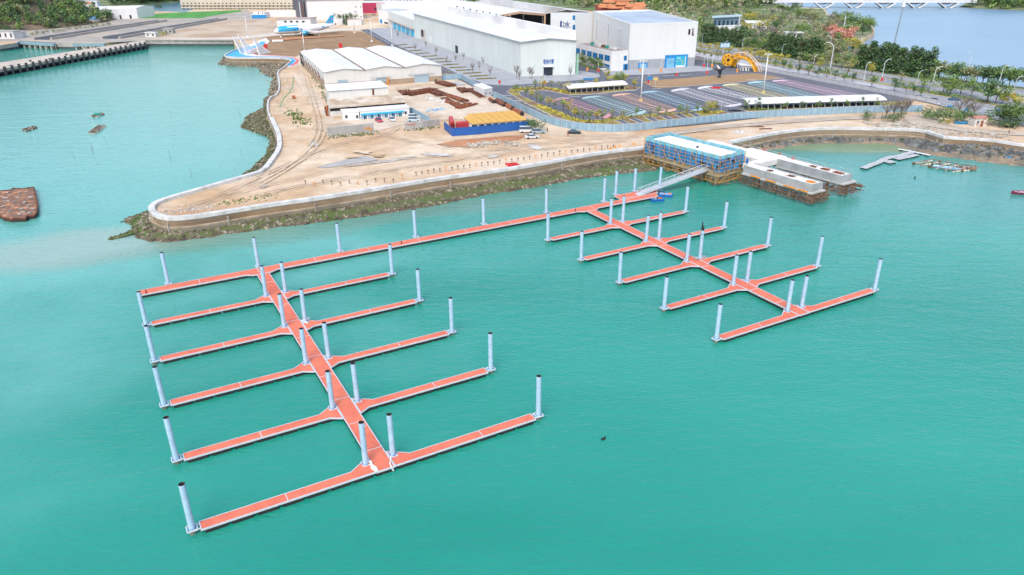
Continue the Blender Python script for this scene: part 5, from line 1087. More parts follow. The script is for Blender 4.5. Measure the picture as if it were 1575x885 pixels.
# white shed on the far left quay
A, B = W(128, 31.5), W(212.5, 28.5); r = bl_root('white_quay_shed', 'long white shed with three dark doors on the far left quay', [A, B]); dd = Vector((5, 26, 0)); pr = [tuple(p[:2]) for p in (A, B, B + dd, A + dd)]
mb = MB(); mb.prism(pr, 4.9, 14.0); mb.build('wall', WHITE, r, world=True)
mb = MB(); P0, P1, Q0, Q1 = at_h(A, 14.02), at_h(B, 14.02), at_h(B + dd, 14.02), at_h(A + dd, 14.02); m0 = (P0 + Q1) / 2 + Vector((0, 0, 2)); m1 = (P1 + Q0) / 2 + Vector((0, 0, 2))
mb.face([P0, P1, m1, m0]); mb.face([m0, m1, Q0, Q1]); mb.face([P1, Q0, m1]); mb.face([P0, m0, Q1]); mb.build('roof', ROOFW, r, world=True)
for x in (169, 184, 199.5): opening(A, B, x, 23.5, x + 3, 30, DARK, 'door', r)

# wheel tracks and drag marks across the sandy land
TRK = mat('damp_wheel_track', (.46, .325, .20), .95, .2, .5, col2=(.54, .41, .28), c2scale=.3); TRK2 = mat('dusty_wheel_track', (.66, .54, .41), .95, .15, .5, col2=(.60, .48, .35), c2scale=.2)
def track(pts, w, mt, gap=1.7):
    L_ = resample(smoothline(pxs(pts), 2), 2.5); LAY[0] += .004; z = LAY[0]; mb = MB()
    for s_ in (-gap / 2, gap / 2):
        O = offs(L_, s_)
        for a_, b_ in zip(O, O[1:]):
            if R.random() < .12: continue
            t = (b_ - a_).normalized(); k = Vector((-t.y, t.x, 0)) * w / 2 * R.uniform(.5, 1.3); mb.face([(*(a_ - k)[:2], z), (*(b_ - k)[:2], z), (*(b_ + k)[:2], z), (*(a_ + k)[:2], z)])
    struct('wheel_track', mb, mt)
for i, q in enumerate(([(985, 212), (900, 214), (820, 222), (740, 236), (640, 244), (560, 250), (470, 272), (380, 292), (290, 318)], [(975, 216), (900, 222), (800, 234), (700, 246), (600, 262), (480, 282), (400, 300)], [(585, 205), (600, 212), (660, 222), (720, 230), (800, 226)], [(500, 200), (490, 220), (470, 240), (440, 262), (400, 285)],
        [(612, 196), (600, 206), (560, 216), (520, 222), (480, 236), (430, 260), (340, 300)], [(465, 110), (470, 130), (480, 155), (488, 180), (490, 205), (480, 225)], [(1000, 209), (1100, 197), (1210, 187), (1310, 181), (1400, 182), (1470, 197), (1560, 206)], [(700, 215), (760, 211), (830, 208), (900, 210), (980, 207)])):
    track(q, .32, TRK if i % 2 == 0 else TRK2); track([(x + R.uniform(-6, 6), y + R.uniform(1, 4)) for x, y in q], .24, TRK2 if i % 2 == 0 else TRK)
rg5 = random.Random(12)
for i in range(34):
    x = rg5.uniform(330, 960); yt = 335 - (x - 250) * .155; y0_ = 232 if x < 900 else 212; y = rg5.uniform(y0_ - (x - 500) * .05 if x > 500 else 262, yt - 30 if yt - 30 > y0_ else y0_ + 6)
    if not (206 < y < 300) or x < 470 or y > 335 - (x - 250) * .155 - 44: continue
    rx, ry = rg5.uniform(5, 18), rg5.uniform(1.2, 3.4); ph = [rg5.uniform(.45, 1.3) for _ in range(14)]
    ground('soil_stain', [(x + rx * ph[k] * math.cos(k * PI / 7), y + ry * ph[k] * math.sin(k * PI / 7)) for k in range(14)], [TRK, TRK2][i % 2])
# ------------------------------------------------------------------ steel yard and factory sheds on the sandy land
# three-bay white factory
ez = 12.3; A = at_h(W(497.5, 112, ez), 5); B = at_h(W(678.5, 100.4, ez), 5); D = at_h(W(606.8, 72.5, ez), 5); C_ = at_h(W(461.9, 80, ez), 5)
r = bl_root('factory_shed', 'large white factory shed with three shallow gables in the steel yard', [A, B, C_, D])
SHW = mat('white_shed_sheet', (.72, .73, .72), .55, .05, .2); addstripe(SHW, .5, .06, (.9, .4, 0), .94)
streak(SHW, .92)
BRK = mat('tan_block_wall', (.38, .29, .21), .85, .15, .4)
fr = []; bk_ = []
for i in range(7):
    t = i / 6; hgt = ez + (1.1 if i % 2 else 0); fr.append(at_h(A.lerp(B, t), hgt)); bk_.append(at_h(C_.lerp(D, t), hgt))
mb = MB(); ml = MB()
for i in range(6):
    p, q = fr[i], fr[i + 1]; mb.face([at_h(p, 7.4), at_h(q, 7.4), q, p]); ml.face([at_h(p, 4.9), at_h(q, 4.9), at_h(q, 7.4), at_h(p, 7.4)])
    p, q = bk_[i], bk_[i + 1]; mb.face([at_h(q, 4.9), at_h(p, 4.9), p, q])
mb.face([at_h(B, 7.4), at_h(D, 7.4), bk_[6], fr[6]]); ml.face([at_h(B, 4.9), at_h(D, 4.9), at_h(D, 7.4), at_h(B, 7.4)])
mb.face([at_h(C_, 9), at_h(A, 9), fr[0], bk_[0]]); ml.face([at_h(C_, 4.9), at_h(A, 4.9), at_h(A, 9), at_h(C_, 9)])
mb.build('wall', SHW, r, world=True); ml.build('block_base', BRK, r, world=True)
mb = MB(); rr = mat('shed_roof', (.78, .78, .78), .5, .05, .1, col2=(.72, .72, .71), c2scale=.06); addstripe(rr, .25, .05, (.9, .4, 0), .95)
o_ = (A - C_).normalized() * .6; zu = Vector((0, 0, .12))
for i in range(6): mb.face([fr[i] + o_ + zu, fr[i + 1] + o_ + zu, bk_[i + 1] - o_ + zu, bk_[i] - o_ + zu])
mb.build('roof', rr, r, world=True)
for i in (2, 4):
    mb = MB(); mb.beam(fr[i] + o_ + zu * 2, bk_[i] - o_ + zu * 2, .9, .25); mb.build('valley_gutter', mat('rusty_gutter', (.25, .17, .12), .8, .2, .5), r, world=True)
opening(A, B, 637.5, 115.5, 659.5, 129.3, mat('pale_blue_door', (.36, .48, .58), .5, .08, .5), 'sliding_door', r, .2); opening(A, B, 627, 112.5, 667, 114, STEEL, 'door_rail', r, .8)
opening(A, B, 579, 119, 595, 126, MATS['pale_blue_door'], 'sliding_door', r, .2); opening(A, B, 595, 119, 597.2, 132.5, ORANGE, 'orange_post', r, .5, .7); opening(A, B, 569, 118, 602, 119.2, STEEL, 'door_rail', r, .8)
opening(A, B, 519, 123, 535, 127.5, MATS['pale_blue_door'], 'sliding_door', r, .2); opening(A, B, 510, 127.6, 562, 128.6, DKR, 'red_sill', r, .3)
opening(A, B, 669, 122, 671.5, 125, DARK, 'window', r)
for i in range(14):
    q = C_.lerp(A, .1 + i * .065); mb = MB(); mb.beam(at_h(q, 8.8) - (B - A).normalized() * .5, at_h(q, 11.6) - (B - A).normalized() * 1.3, .35, .35); mb.build('wall_bracket', [RUST2, STEEL][i % 2], r, world=True)
q = C_; opening(C_, A, 462.5, 85, 466.5, 99, DARK, 'dark_end_opening', r, .2)
# annex shed
mz = 13.0; A = at_h(W(505, 141, 12.4), 5); B = at_h(W(596.7, 134.8, 12.4), 5); C_ = at_h(W(500, 131, 13.4), 5); D = at_h(W(584, 125, 13.4), 5)
r = bl_root('tall_white_shed', 'tall plain white shed with a tan lean-to in front of the factory', [A, B, C_, D])
mb = MB(); 
for p, q, z0_, z1_ in ((A, B, 12.4, 12.4), (B, D, 12.4, 13.4), (D, C_, 13.4, 13.4), (C_, A, 13.4, 12.4)): mb.face([at_h(p, 4.9), at_h(q, 4.9), at_h(q, z1_), at_h(p, z0_)])
mb.build('wall', SHW, r, world=True); mb = MB(); o1 = (A - C_).normalized() * .4; o2 = (B - A).normalized() * .4; mb.face([at_h(A, 12.55) + o1 - o2, at_h(B, 12.55) + o1 + o2, at_h(D, 13.55) - o1 + o2, at_h(C_, 13.55) - o1 - o2]); mb.build('roof', rr, r, world=True)
opening(A, B, 572.5, 137, 575.5, 146.5, RUST2, 'narrow_opening', r)
ln = [at_h(W(507, 166.5, 8.3), 5), at_h(W(623, 157.5, 8.3), 5)]; bk2 = [A.copy(), A + (B - A) * 1.22]
mb = MB(); mb.face([at_h(ln[0], 8.3), at_h(ln[1], 8.3), at_h(bk2[1], 9.6), at_h(bk2[0], 9.6)]); mb.face([at_h(ln[0], 8.1), at_h(ln[1], 8.1), at_h(ln[1], 8.3), at_h(ln[0], 8.3)]); mb.build('lean_to_roof', mat('tan_roof_sheet', (.48, .38, .27), .8, .2, .3, col2=(.60, .55, .48), c2scale=.15), r, world=True)
mb = MB(); i1 = (A - ln[0]).normalized() * .8; mb.face([at_h(ln[0] + i1, 4.9), at_h(ln[1] + i1, 4.9), at_h(ln[1] + i1, 6.9), at_h(ln[0] + i1, 6.9)]); mb.face([at_h(ln[0] + i1, 4.9), at_h(ln[0] + i1, 6.9), at_h(bk2[0], 9.5), at_h(bk2[0], 4.9)]); mb.face([at_h(ln[1] + i1, 4.9), at_h(bk2[1], 4.9), at_h(bk2[1], 9.5), at_h(ln[1] + i1, 8.2)]); mb.build('lean_to_wall', WHITE2, r, world=True)
mb = MB(); mb.face([at_h(ln[0] + i1 * .95, 6.9), at_h(ln[1] + i1 * .95, 6.9), at_h(ln[1] + i1 * .95, 8.15), at_h(ln[0] + i1 * .95, 8.15)]); mb.build('dark_gap', DARK, r, world=True)
for i in range(9):
    q = ln[0].lerp(A, R.random()) - (B - A).normalized() * R.uniform(.4, 2.2); mb = MB(); mb.beam(at_h(q, 5), at_h(q, R.uniform(6.5, 9.5)) + Vector((R.uniform(-.6, .6), 0, 0)), .5, .5); mb.build('leaning_steel', [RUST2, RUST, STEEL][i % 3], r, world=True)
# cabins
def cabin(name, lab, fl, frt, dep, h, wm, rm, group=None):
    return simple_block(name, lab, (fl, frt, dep), h, wm, rm, group=group, cat='cabin', ov=.12)
r, A, B, d = cabin('site_cabin', 'white site cabin with two small windows left of the blue-fronted office row', (528, 186), (553, 184.6), (-1.8, 5.4), 2.8, WHITE, ROOFW)
for x in (531, 547.5): opening(A, B, x, 177.5, x + 3.6, 182, GLASS, 'window', r)
r, A, B, d = cabin('office_row', 'long white container office row with a blue-trimmed glazed front', (554.5, 184.4), (630, 178.2), (-1.8, 5.2), 2.9, WHITE, ROOFW)
opening(A, B, 555, 172.6, 621, 175.2, CYAN, 'blue_fascia', r, .5, .4)
for i in range(6): x = 557.5 + i * 10.8; opening(A, B, x + 1.5, 176.8 - i * .85, x + 6.3, 183.2 - i * .85, [GLASS, MATS['teal_ground_glass']][i % 2], 'glazed_door', r, .1)
for i in range(12): x = 556 + i * 5.4; opening(A, B, x, 177.5 - i * .42, x + 1.1, 183.4 - i * .42, BLUE, 'blue_post', r, .14)
opening(A, B, 622.5, 171.5, 625.5, 175.8, GLASS, 'window', r)
r, A, B, d = cabin('white_cabin', 'white two-window cabin block against the grey-blue hoarding by the road', (745, 150.3), (757.5, 147.2), (-5, 12), 3.0, WHITE, ROOFW)
for x in (746.5, 752.5): opening(A, B, x, 142.6, x + 2, 144.6, GLASS, 'window', r)
# containers and yellow-roofed cabins inside the navy hoarding
def container(name, p, q, dep, h, mt, lab, rib=True):
    r, A, B, d = simple_block(name, lab, (p, q, dep), h, mt, mt, cat='container', group='red shipping containers'); 
    for i in range(9):
        x = A.lerp(B, (i + .5) / 9); mb = MB(); n = Vector(((B - A).y, -(B - A).x, 0)).normalized(); mb.box(at_h(x + n * .03, 5 + h / 2), (.12, .06, h * .86), math.atan2((B - A).y, (B - A).x)); mb.build('corrugation', DKR, r, world=True)
    return r, A, B
REDC = mat('container_red', (.50, .045, .05), .55, .1, .6)
container('shipping_container', (693.5, 201.5), (699.5, 201), (-1.4, 9.5), 2.7, REDC, 'red shipping container standing end-on at the hoarding corner')
r, A, B = container('shipping_container', (702.5, 203.3), (724, 201), (-.4, 2.6), 2.6, REDC, 'lighter red shipping container lying along the navy hoarding')
opening(A, B, 704, 197, 707, 201, LINE, 'white_mark', r)
YC0, YC1 = W(724.5, 203.5), W(810.5, 196.5)
for i in range(8):
    p = YC0.lerp(YC1, i / 8 + .004); q = YC0.lerp(YC1, (i + 1) / 8 - .004); dd = Vector((-4.8, 12.2, 0)) if i else Vector((-3.2, 8, 0)); r = bl_root('yellow_roofed_cabin', 'white cabin with a yellow roof in the row behind the navy hoarding, %s from left' % ORD[i], [p, q, q + dd, p + dd], 'cabin', 'yellow-roofed cabins')
    pr = [tuple(k[:2]) for k in (p, q, q + dd, p + dd)]; mb = MB(); mb.prism(pr, 4.9, 7.6); mb.build('wall', WHITE, r, world=True)
    e_ = (q - p).normalized() * .02; mb = MB(); fz, bz = 7.85, 8.6; o_ = -dd.normalized() * .5
    mb.grid8([at_h(p, fz - .14) + o_, at_h(q, fz - .14) + o_, at_h(q + dd, bz - .14), at_h(p + dd, bz - .14), at_h(p, fz) + o_, at_h(q, fz) + o_, at_h(q + dd, bz), at_h(p + dd, bz)]); mb.build('roof', YELR, r, world=True)
    n = Vector(((q - p).y, -(q - p).x, 0)).normalized(); mb = MB(); u_ = (q - p); a1 = p + u_ * .12 + n * .03; b1 = p + u_ * .88 + n * .03; mb.grid8([at_h(a1, 6.0), at_h(b1, 6.0), at_h(b1 - n * .1, 6.0), at_h(a1 - n * .1, 6.0), at_h(a1, 7.3), at_h(b1, 7.3), at_h(b1 - n * .1, 7.3), at_h(a1 - n * .1, 7.3)]); mb.build('window_band', GLASS, r, world=True)
def fence_run(name, lab, pts, h, mt, step=2.4, post=STEEL, z=5.0, cat='fence', thick=.08, world=None):
    P = world or pxs(pts, z); r = root(name, lab, cat, P[0]); mb = MB(); fine = [P[0]]
    for a_, b_ in zip(P, P[1:]): mb.beam(a_ + Vector((0, 0, h / 2 + .04)), b_ + Vector((0, 0, h / 2 + .04)), thick, h)
    mb.build('panels', mt, r, world=True); L = resample(P, step)
    ms = MB()
    k = max(1, int(len(L) / 95) + 1)
    for q in L[::k]: ms.box(q + Vector((0, 0, h / 2 + .1)), (.14, .14, h + .2))
    ms.split('post', post, r)
    mr = MB()
    for a_, b_ in zip(P, P[1:]): mr.beam(a_ + Vector((0, 0, h + .1)), b_ + Vector((0, 0, h + .1)), .16, .12)
    mr.build('top_rail', post, r, world=True); return r
fence_run('navy_hoarding', 'bright navy blue hoarding round the containers and yellow-roofed cabins', [(683.5, 199.5), (695.7, 209.9), (735, 207.3), (774, 203.2), (813.8, 199.4), (810, 194)], 2.6, NAVY, post=NAVY)
fence_run('hoarding_fence', 'long grey-blue panel hoarding separating the yard from the road and car park', [(679, 123.5), (709.5, 122), (735, 137), (741, 144)], 2.4, HOARD)
fence_run('hoarding_fence', 'curving grey-blue panel hoarding along the car park edge to the shore road', [(759, 150.5), (800, 170), (835, 187), (855, 194), (880, 199), (905, 202), (945, 203.5), (985, 201), (1060, 192.5), (1130, 184.5), (1205, 179.5), (1300, 175), (1350, 173.5), (1418, 172.5)], 2.5, HOARD)
fence_run('hoarding_fence', 'short grey-blue hoarding beside the parked white vans', [(629.5, 176.5), (633, 175), (662, 191)], 2.3, HOARD)
fence_run('block_wall', 'grey block wall with orange graffiti at the yard front, left of the gap', [(504, 209.5), (575, 202.8)], 2.8, GREYC, cat='wall', thick=.3)
fence_run('block_wall', 'grey block wall with a faded red notice, right of the gap', [(622.5, 199.8), (650, 197.5), (676, 193.5)], 2.4, GREYC, cat='wall', thick=.3)
P0, P1 = W(504, 209.5), W(575, 202.8)
rb = root('wall_graffiti', 'orange graffiti mark painted on the grey block wall', 'graffiti', P0.lerp(P1, .8)); opening(P0, P1, 560.5, 196, 569, 198.6, ORANGE, 'paint_mark', rb, .2, .02); opening(P0, P1, 568.5, 197.5, 571.5, 201, ORANGE, 'paint_mark', rb, .2, .02)
P0, P1 = W(622.5, 199.8), W(650, 197.5); rb = root('wall_notice', 'faded red painted notice on the grey block wall', 'notice', P0.lerp(P1, .3)); opening(P0, P1, 625, 190.6, 639, 192.8, mat('faded_red', (.5, .2, .17), .8, .1, 1), 'paint_mark', rb, .2, .02)
# guard fence north of lot
FENP = mat('fence_white', (.60, .62, .66), .5, .05, 1, alpha=.55)
fence_run('metal_fence', 'long pale railing with dark posts between the car park and the avenue footpath', [(1068, 92), (1116, 101), (1160, 107), (1200, 114.8), (1290, 132), (1376, 148.5), (1440, 161)], 1.9, FENP, step=4, post=mat('fence_post_grey', (.16, .15, .20), .6, .1, 1))
# ------------------------------------------------------------------ steel stock
def stack(px0, py0, px1, py1, wdt, n, layers, mt, lab, rr_=.16, mess=0., name='steel_stack', z=5.0, taper=True):
    A = W(px0, py0, z); B = W(px1, py1, z); d = (B - A); L0 = d.length; t = d.normalized(); s_ = Vector((-t.y, t.x, 0)); mb = MB(); rg_ = random.Random(int(px0 * 7 + py0))
    for l in range(layers):
        for i in range(n):
            o = s_ * (i - n / 2) * wdt / n + s_ * rg_.uniform(-mess, mess) + Vector((0, 0, rr_ + l * rr_ * 2)); sk = s_ * rg_.uniform(-mess, mess) * 2 + Vector((0, 0, rg_.uniform(0, mess * .5)))
            mb.tube(A + o + t * rg_.uniform(-.6, .6), A + o + t * L0 * rg_.uniform(.75 if mess else .92, 1.02) + sk, rr_, n=6)
    single(name, mb, mt, lab, 'steel stack', 'rusty steel stacks in the yard')
stack(627, 147.5, 668, 140.5, 5, 8, 4, RUST2, 'long neat stack of dark rusty bars left of the yard', .2)
stack(621, 141, 630, 147.5, 5, 8, 3, RUST2, 'slanting splayed end of rusty bars at the left of the yard', .17, .25)
stack(667, 142, 684, 149.5, 5, 8, 3, RUST2, 'short dark rusty bar stack in the middle of the yard', .18, .2)
stack(676, 128, 698, 134.5, 5, 9, 3, RUST2, 'rusty bar stack nearest the factory door corner', .18, .15)
stack(700, 127.5, 713, 132.5, 4, 6, 2, STEEL, 'grey steel bar stack beside the hoarding corner', .16, .1)
stack(709, 137.5, 719, 144, 4, 7, 3, RUST2, 'small rusty stack left of the white cabin block', .17, .2)
stack(723, 139, 744, 151.5, 3, 6, 3, RUST2, 'long rusty stack in front of the white cabin block', .18, .2)
for k, (a_, b_, c_, d_) in enumerate(((684, 152, 712, 167), (690, 147.5, 716, 158), (700, 165, 724, 163), (704, 168, 731, 160.5), (696, 150, 722, 160), (689, 158, 706, 163))):
    stack(a_, b_, c_, d_, 3, 5, 2, RUST if k % 2 else RUST2, 'loose orange-rusted girders in the messy heap, %s of six' % ORD[k], .2, .5, 'girder_pile')
def pipe(px0, py0, px1, py1, rad, lab, mt=RUST):
    A = W(px0, py0, 5) + Vector((0, 0, rad)); B = W(px1, py1, 5) + Vector((0, 0, rad)); r = root('steel_pipe', lab, 'pipe', (A.x, A.y, 5), group='rusty steel pipes beside the hoarding')
    mb = MB(); mb.tube(A, B, rad, n=18, cap=False); mb.build('pipe_wall', mt, r, world=True, smooth=True); mb = MB(); mb.tube(A + (B - A).normalized() * .05, B - (B - A).normalized() * .05, rad * .9, n=18); mb.build('dark_bore', DARK, r, world=True)
pipe(790.5, 172.5, 803, 178.5, .85, 'single thick orange rusty pipe nearest the dark tree'); pipe(780, 165.5, 788.5, 170.5, .85, 'single thick orange rusty pipe second from the dark tree')
pipe(762, 158, 776, 165, .75, 'dark rusty pipe third from the dark tree', RUST2); pipe(753.5, 155.5, 760, 160, .75, 'dark rusty pipe cluster end by the white cabins', RUST2); pipe(764.5, 156.5, 778, 163.3, .75, 'dark rusty pipe lying nearest the hoarding', RUST2)
def heap(px0, py0, px1, py1, n, rmin, rmax, mt, lab, name='rubble_heap', spread=2.0, hz=.5, cat='rubble'):
    mb = MB(); rg_ = random.Random(int(px0 + py1)); A = W(px0, py0); B = W(px1, py1)
    for _ in range(n):
        p = A.lerp(B, rg_.random()) + Vector((rg_.gauss(0, spread * .45), rg_.gauss(0, spread * .6), rg_.random() * hz)); rockat(mb, p, rg_.uniform(rmin, rmax), rg_)
    n_ = len(mb.v); x = sum(v[0] for v in mb.v) / n_; y = sum(v[1] for v in mb.v) / n_; mb.v = [(a - x, b - y, c - 5) for a, b, c in mb.v]; o = mb.build(name, mt); o.location = (x, y, 5); tag(o, lab, cat); o['kind'] = 'stuff'; return o
RUB = mat('pale_rubble', (.46, .43, .38), .9, .25, .8, col2=(.30, .26, .21), c2scale=.5)
heap(720, 226, 768, 220, 110, .25, .7, RUB, 'heap of pale broken concrete on the sandy yard'); heap(778, 221, 793, 225, 35, .25, .7, RUB, 'smaller heap of broken concrete right of the big one')
heap(656, 152, 684, 157, 50, .2, .6, mat('white_sacks', (.62, .64, .66), .8, .12, .5), 'pale sacks and sheeting heaped in the steel yard', 'sheeting_heap'); heap(658, 172, 681, 168, 60, .15, .4, mat('blue_rubbish', (.28, .50, .68), .7, .4, 1.2), 'scattered blue and white rubbish in the steel yard', 'rubbish_heap')
heap(733, 178, 765, 176, 60, .15, .5, mat('mixed_rubbish', (.34, .32, .38), .8, .4, 1.2), 'mixed grey rubbish behind the yellow roofs', 'rubbish_heap'); heap(505, 212, 578, 205.5, 110, .2, .5, mat('weedy_rubbish', (.10, .14, .04), .9, .5, .9, col2=(.45, .40, .35), c2scale=.6, c2lo=.5, c2hi=.55), 'weeds and rubbish along the foot of the grey wall', 'weedy_rubbish')
heap(625, 202, 676, 196, 60, .15, .4, MATS['weedy_rubbish'], 'weeds along the foot of the right-hand grey wall', 'weedy_rubbish'); heap(445, 172, 470, 192, 90, .2, .5, mat('green_weeds', (.09, .15, .03), .9, .4, .8), 'green weeds on the sandy spit by the shed', 'weeds', 3)
heap(478, 110, 512, 165, 130, .2, .6, MATS['weedy_rubbish'], 'weeds and scrap along the left wall of the factory', 'weedy_rubbish', 2); heap(1130, 205.5, 1150, 203, 40, .15, .4, MATS['white_sacks'], 'pale rubbish on the shore behind the netted building', 'rubbish_heap'); heap(1380, 192, 1450, 203, 240, .25, .75, RUB, 'field of pale boulders on the bare shore', 'boulder_field', 5, .3); heap(1455, 205, 1540, 210, 160, .2, .6, RUB, 'stony ground above the bay sea wall', 'boulder_field', 4, .3)
heap(1340, 192, 1380, 194, 90, .2, .6, RUB, 'pale boulders below the two bare bushes', 'boulder_field', 4, .3)
heap(425, 120, 455, 140, 130, .15, .4, RUB, 'gravelly stones on the spit below the promenade', 'gravel', 6, .1); heap(430, 150, 450, 190, 120, .15, .4, RUB, 'gravelly stones in the middle of the spit', 'gravel', 6, .1); heap(240, 328, 330, 320, 180, .12, .35, RUB, 'gravel at the rounded tip of the spit', 'gravel', 3, .05); heap(330, 318, 420, 300, 100, .1, .3, MATS['green_weeds'], 'sparse green weeds on the spit near the wall', 'weeds', 2.5, .05)
mb = MB()
for i in range(5): mb.beam(W(1152 + i, 195, 5.1), W(1172 + i, 194 + i * .4, 5.15), .2, .12); mb.beam(W(1168, 198 + i * .3, 5.1), W(1187, 197.5 + i * .3, 5.1), .25, .12)
single('rusty_beams', mb, RUST2, 'rust-brown beams lying on the shore behind the netted building', 'beams')
mb = MB()
for i in range(3): mb.box(W(786 + i * 3, 252 + i * 2, 5.3), (3.4, .4, .5), .3 + i * .2)
single('red_barriers', mb, RED, 'fallen red barriers beside the sea wall coping', 'barrier')
mb = MB(); mb.box(W(452, 150, 5.6), (1.3, 1.1, 1.4), .3); mb.tube(W(452, 150, 6.2), W(452, 150, 6.9), .3, .2, 8); single('rusty_tank', mb, RUST, 'small rusty tank standing alone on the sandy spit', 'tank')
mb = MB(); L = pxs([(452, 118), (450, 132), (446, 142), (436, 152), (430, 165)], 5.05)
for a_, b_ in zip(L, L[1:]): mb.beam(a_, b_, .35, .06)
single('green_netting_strip', mb, mat('green_netting', (.04, .30, .10), .8, .1, 1), 'thin strip of green netting lying on the spit', 'netting')
for i in range(46):   # stakes along the sea wall
    if i < 34: x = 640 + i * 9.2; y = 270.5 - (x - 640) * .1425
    else: x = 470 + (i - 34) * 13.5; y = 283 + (i % 3) * 1.6 - max(0, x - 560) * .12
    P = W(x, y); h = R.uniform(.6, 1.1); mb = MB(); mb.tube(P, P + Vector((R.uniform(-.1, .1), 0, h)), .09, .07, 5); mb.box(P + Vector((0, 0, h + .12)), (.4, .3, .26), R.random())
    if i == 0: single('survey_stake', mb, BARK, 'first knee-high dark stake of the row behind the sea wall, counted from left', 'stake', 'stakes behind the sea wall')
    else: single('survey_stake', mb, BARK if i % 5 else ORANGE, '%s knee-high stake of the row behind the sea wall' % nth(i), 'stake', 'stakes behind the sea wall')
for i, (x, y) in enumerate(((946, 227), (953, 225.5), (975, 222.5), (939, 229.5))):
    P = W(x, y); mb = MB(); mb.tube(P, P + Vector((0, 0, .75)), .35, .12, 10); mb.box(P + Vector((0, 0, .04)), (.8, .8, .08)); single('traffic_cone', mb, ORANGE, 'orange marker cone by the wall left of the netted building, %s of four' % ORD[i], 'cone', 'orange marker cones')
# ------------------------------------------------------------------ vehicles
TYRE = mat('tyre', (.02, .02, .02), .8, .1, 2)
def car(px, py, rot, col, lab, kind='suv', z=5.0, L0=4.6, name='parked_car', cat='car', shape=None):
    P = W(px, py, z); r = root(name, lab, cat, P, rot); w = 1.85; mt = mat('car_' + '_'.join('%02d' % int(c * 99) for c in col), col, .25, .04, 1)
    H = {'suv': 1.7, 'sedan': 1.42, 'van': 2.1, 'sport': 1.2}[kind]
    prof = {'suv': [(-2.3, .35), (-2.3, 1.0), (-2.1, 1.08), (2.25, .9), (2.3, .35)], 'van': [(-2.4, .35), (-2.4, 1.2), (2.1, 1.2), (2.4, .9), (2.4, .35)]}.get(kind, [(-2.3, .3), (-2.3, .85), (-1.6, .95), (1.2, .9), (2.3, .65), (2.3, .3)])
    cab = {'suv': [(-2.15, 1.05), (-1.9, H), (.3, H), (1.15, .98)], 'van': [(-2.35, 1.18), (-2.3, H), (1.3, H), (2.0, 1.18)], 'sedan': [(-1.6, .92), (-1.0, H), (.4, H), (1.2, .88)], 'sport': [(-1.7, .92), (-.9, H), (.1, H), (1.1, .88)]}[kind]
    def ext(pr, hw0, hw1, ymid=None):
        mb = MB(); n = len(pr); zs = [p[1] for p in pr]; z0, z1 = min(zs), max(zs)
        def hw(zv): return hw0 + (hw1 - hw0) * (zv - z0) / (z1 - z0 + 1e-6)
        a_ = [(x, -hw(zv), zv) for x, zv in pr]; b_ = [(x, hw(zv), zv) for x, zv in pr]
        mb.face(a_[::-1]); mb.face(b_)
        for i in range(n): q = (i + 1) % n; mb.face([a_[i], a_[q], b_[q], b_[i]])
        return mb
    ext(prof, w / 2, w / 2 * .97).build('body', mt, r); ext(cab, w / 2 * .93, w / 2 * .72).build('windows', GLASS, r)
    top = [p for p in cab if p[1] == H]; mb = MB(); mb.box(((top[0][0] + top[1][0]) / 2, 0, H + .02), (abs(top[1][0] - top[0][0]) * 1.02, w * .71, .06)); mb.build('roof_panel', mt, r)
    for x in (-1.45, 1.45):
        for s in (-1, 1): mb = MB(); mb.tube((x, s * (w / 2 - .2), .33), (x, s * (w / 2 + .01), .33), .34, n=12); mb.build('wheel', TYRE, r)
    for s in (-1, 1): mb = MB(); mb.box((2.3, s * .65, .72 if kind != 'sport' else .6), (.08, .35, .16)); mb.build('headlight', LINE, r)
    return r
car(828, 205.5, .12, (.36, .44, .50), 'silver grey off-road car parked right of the yellow-roofed cabins'); car(818, 213, .2, (.66, .70, .74), 'white saloon car parked in front of the silver grey car', 'sedan')
car(883, 206, -.05, (.02, .05, .06), 'black saloon car parked below the grey-blue hoarding', 'sedan'); car(809.5, 204, .08, (.72, .73, .74), 'small white van at the right end of the navy hoarding', 'van')
car(583, 187.5, -1.1, (.50, .03, .07), 'dark red car parked in front of the blue-fronted office row', 'sedan'); car(603, 186, -1.2, (.62, .66, .72), 'white car with blue tint in front of the office row', 'sedan')
car(637, 182.5, .05, (.70, .72, .74), 'white van parked beside the short hoarding, the farther of two', 'suv'); car(637, 187, .05, (.55, .68, .74), 'pale blue-white car nearer than the white van by the short hoarding', 'suv')
car(1101.5, 137, .25, (.70, .02, .02), 'bright red sports car on the white parking bays', 'sport'); car(1468, 155.5, -.12, (.02, .10, .20), 'dark blue car driving on the shore road', 'sedan')
car(927, 108.5, .1, (.70, .72, .75), 'white van with blue stripes outside the office annex', 'van'); car(1019, 104.8, .1, (.25, .52, .72), 'pale blue van parked at the big blue gate', 'van'); car(1130, 172, 0, (.03, .03, .04), 'tiny black cart at the car park gap', 'sport')
car(575, 24, .3, (.3, .3, .34), 'small grey car near the red workshop', 'sedan')
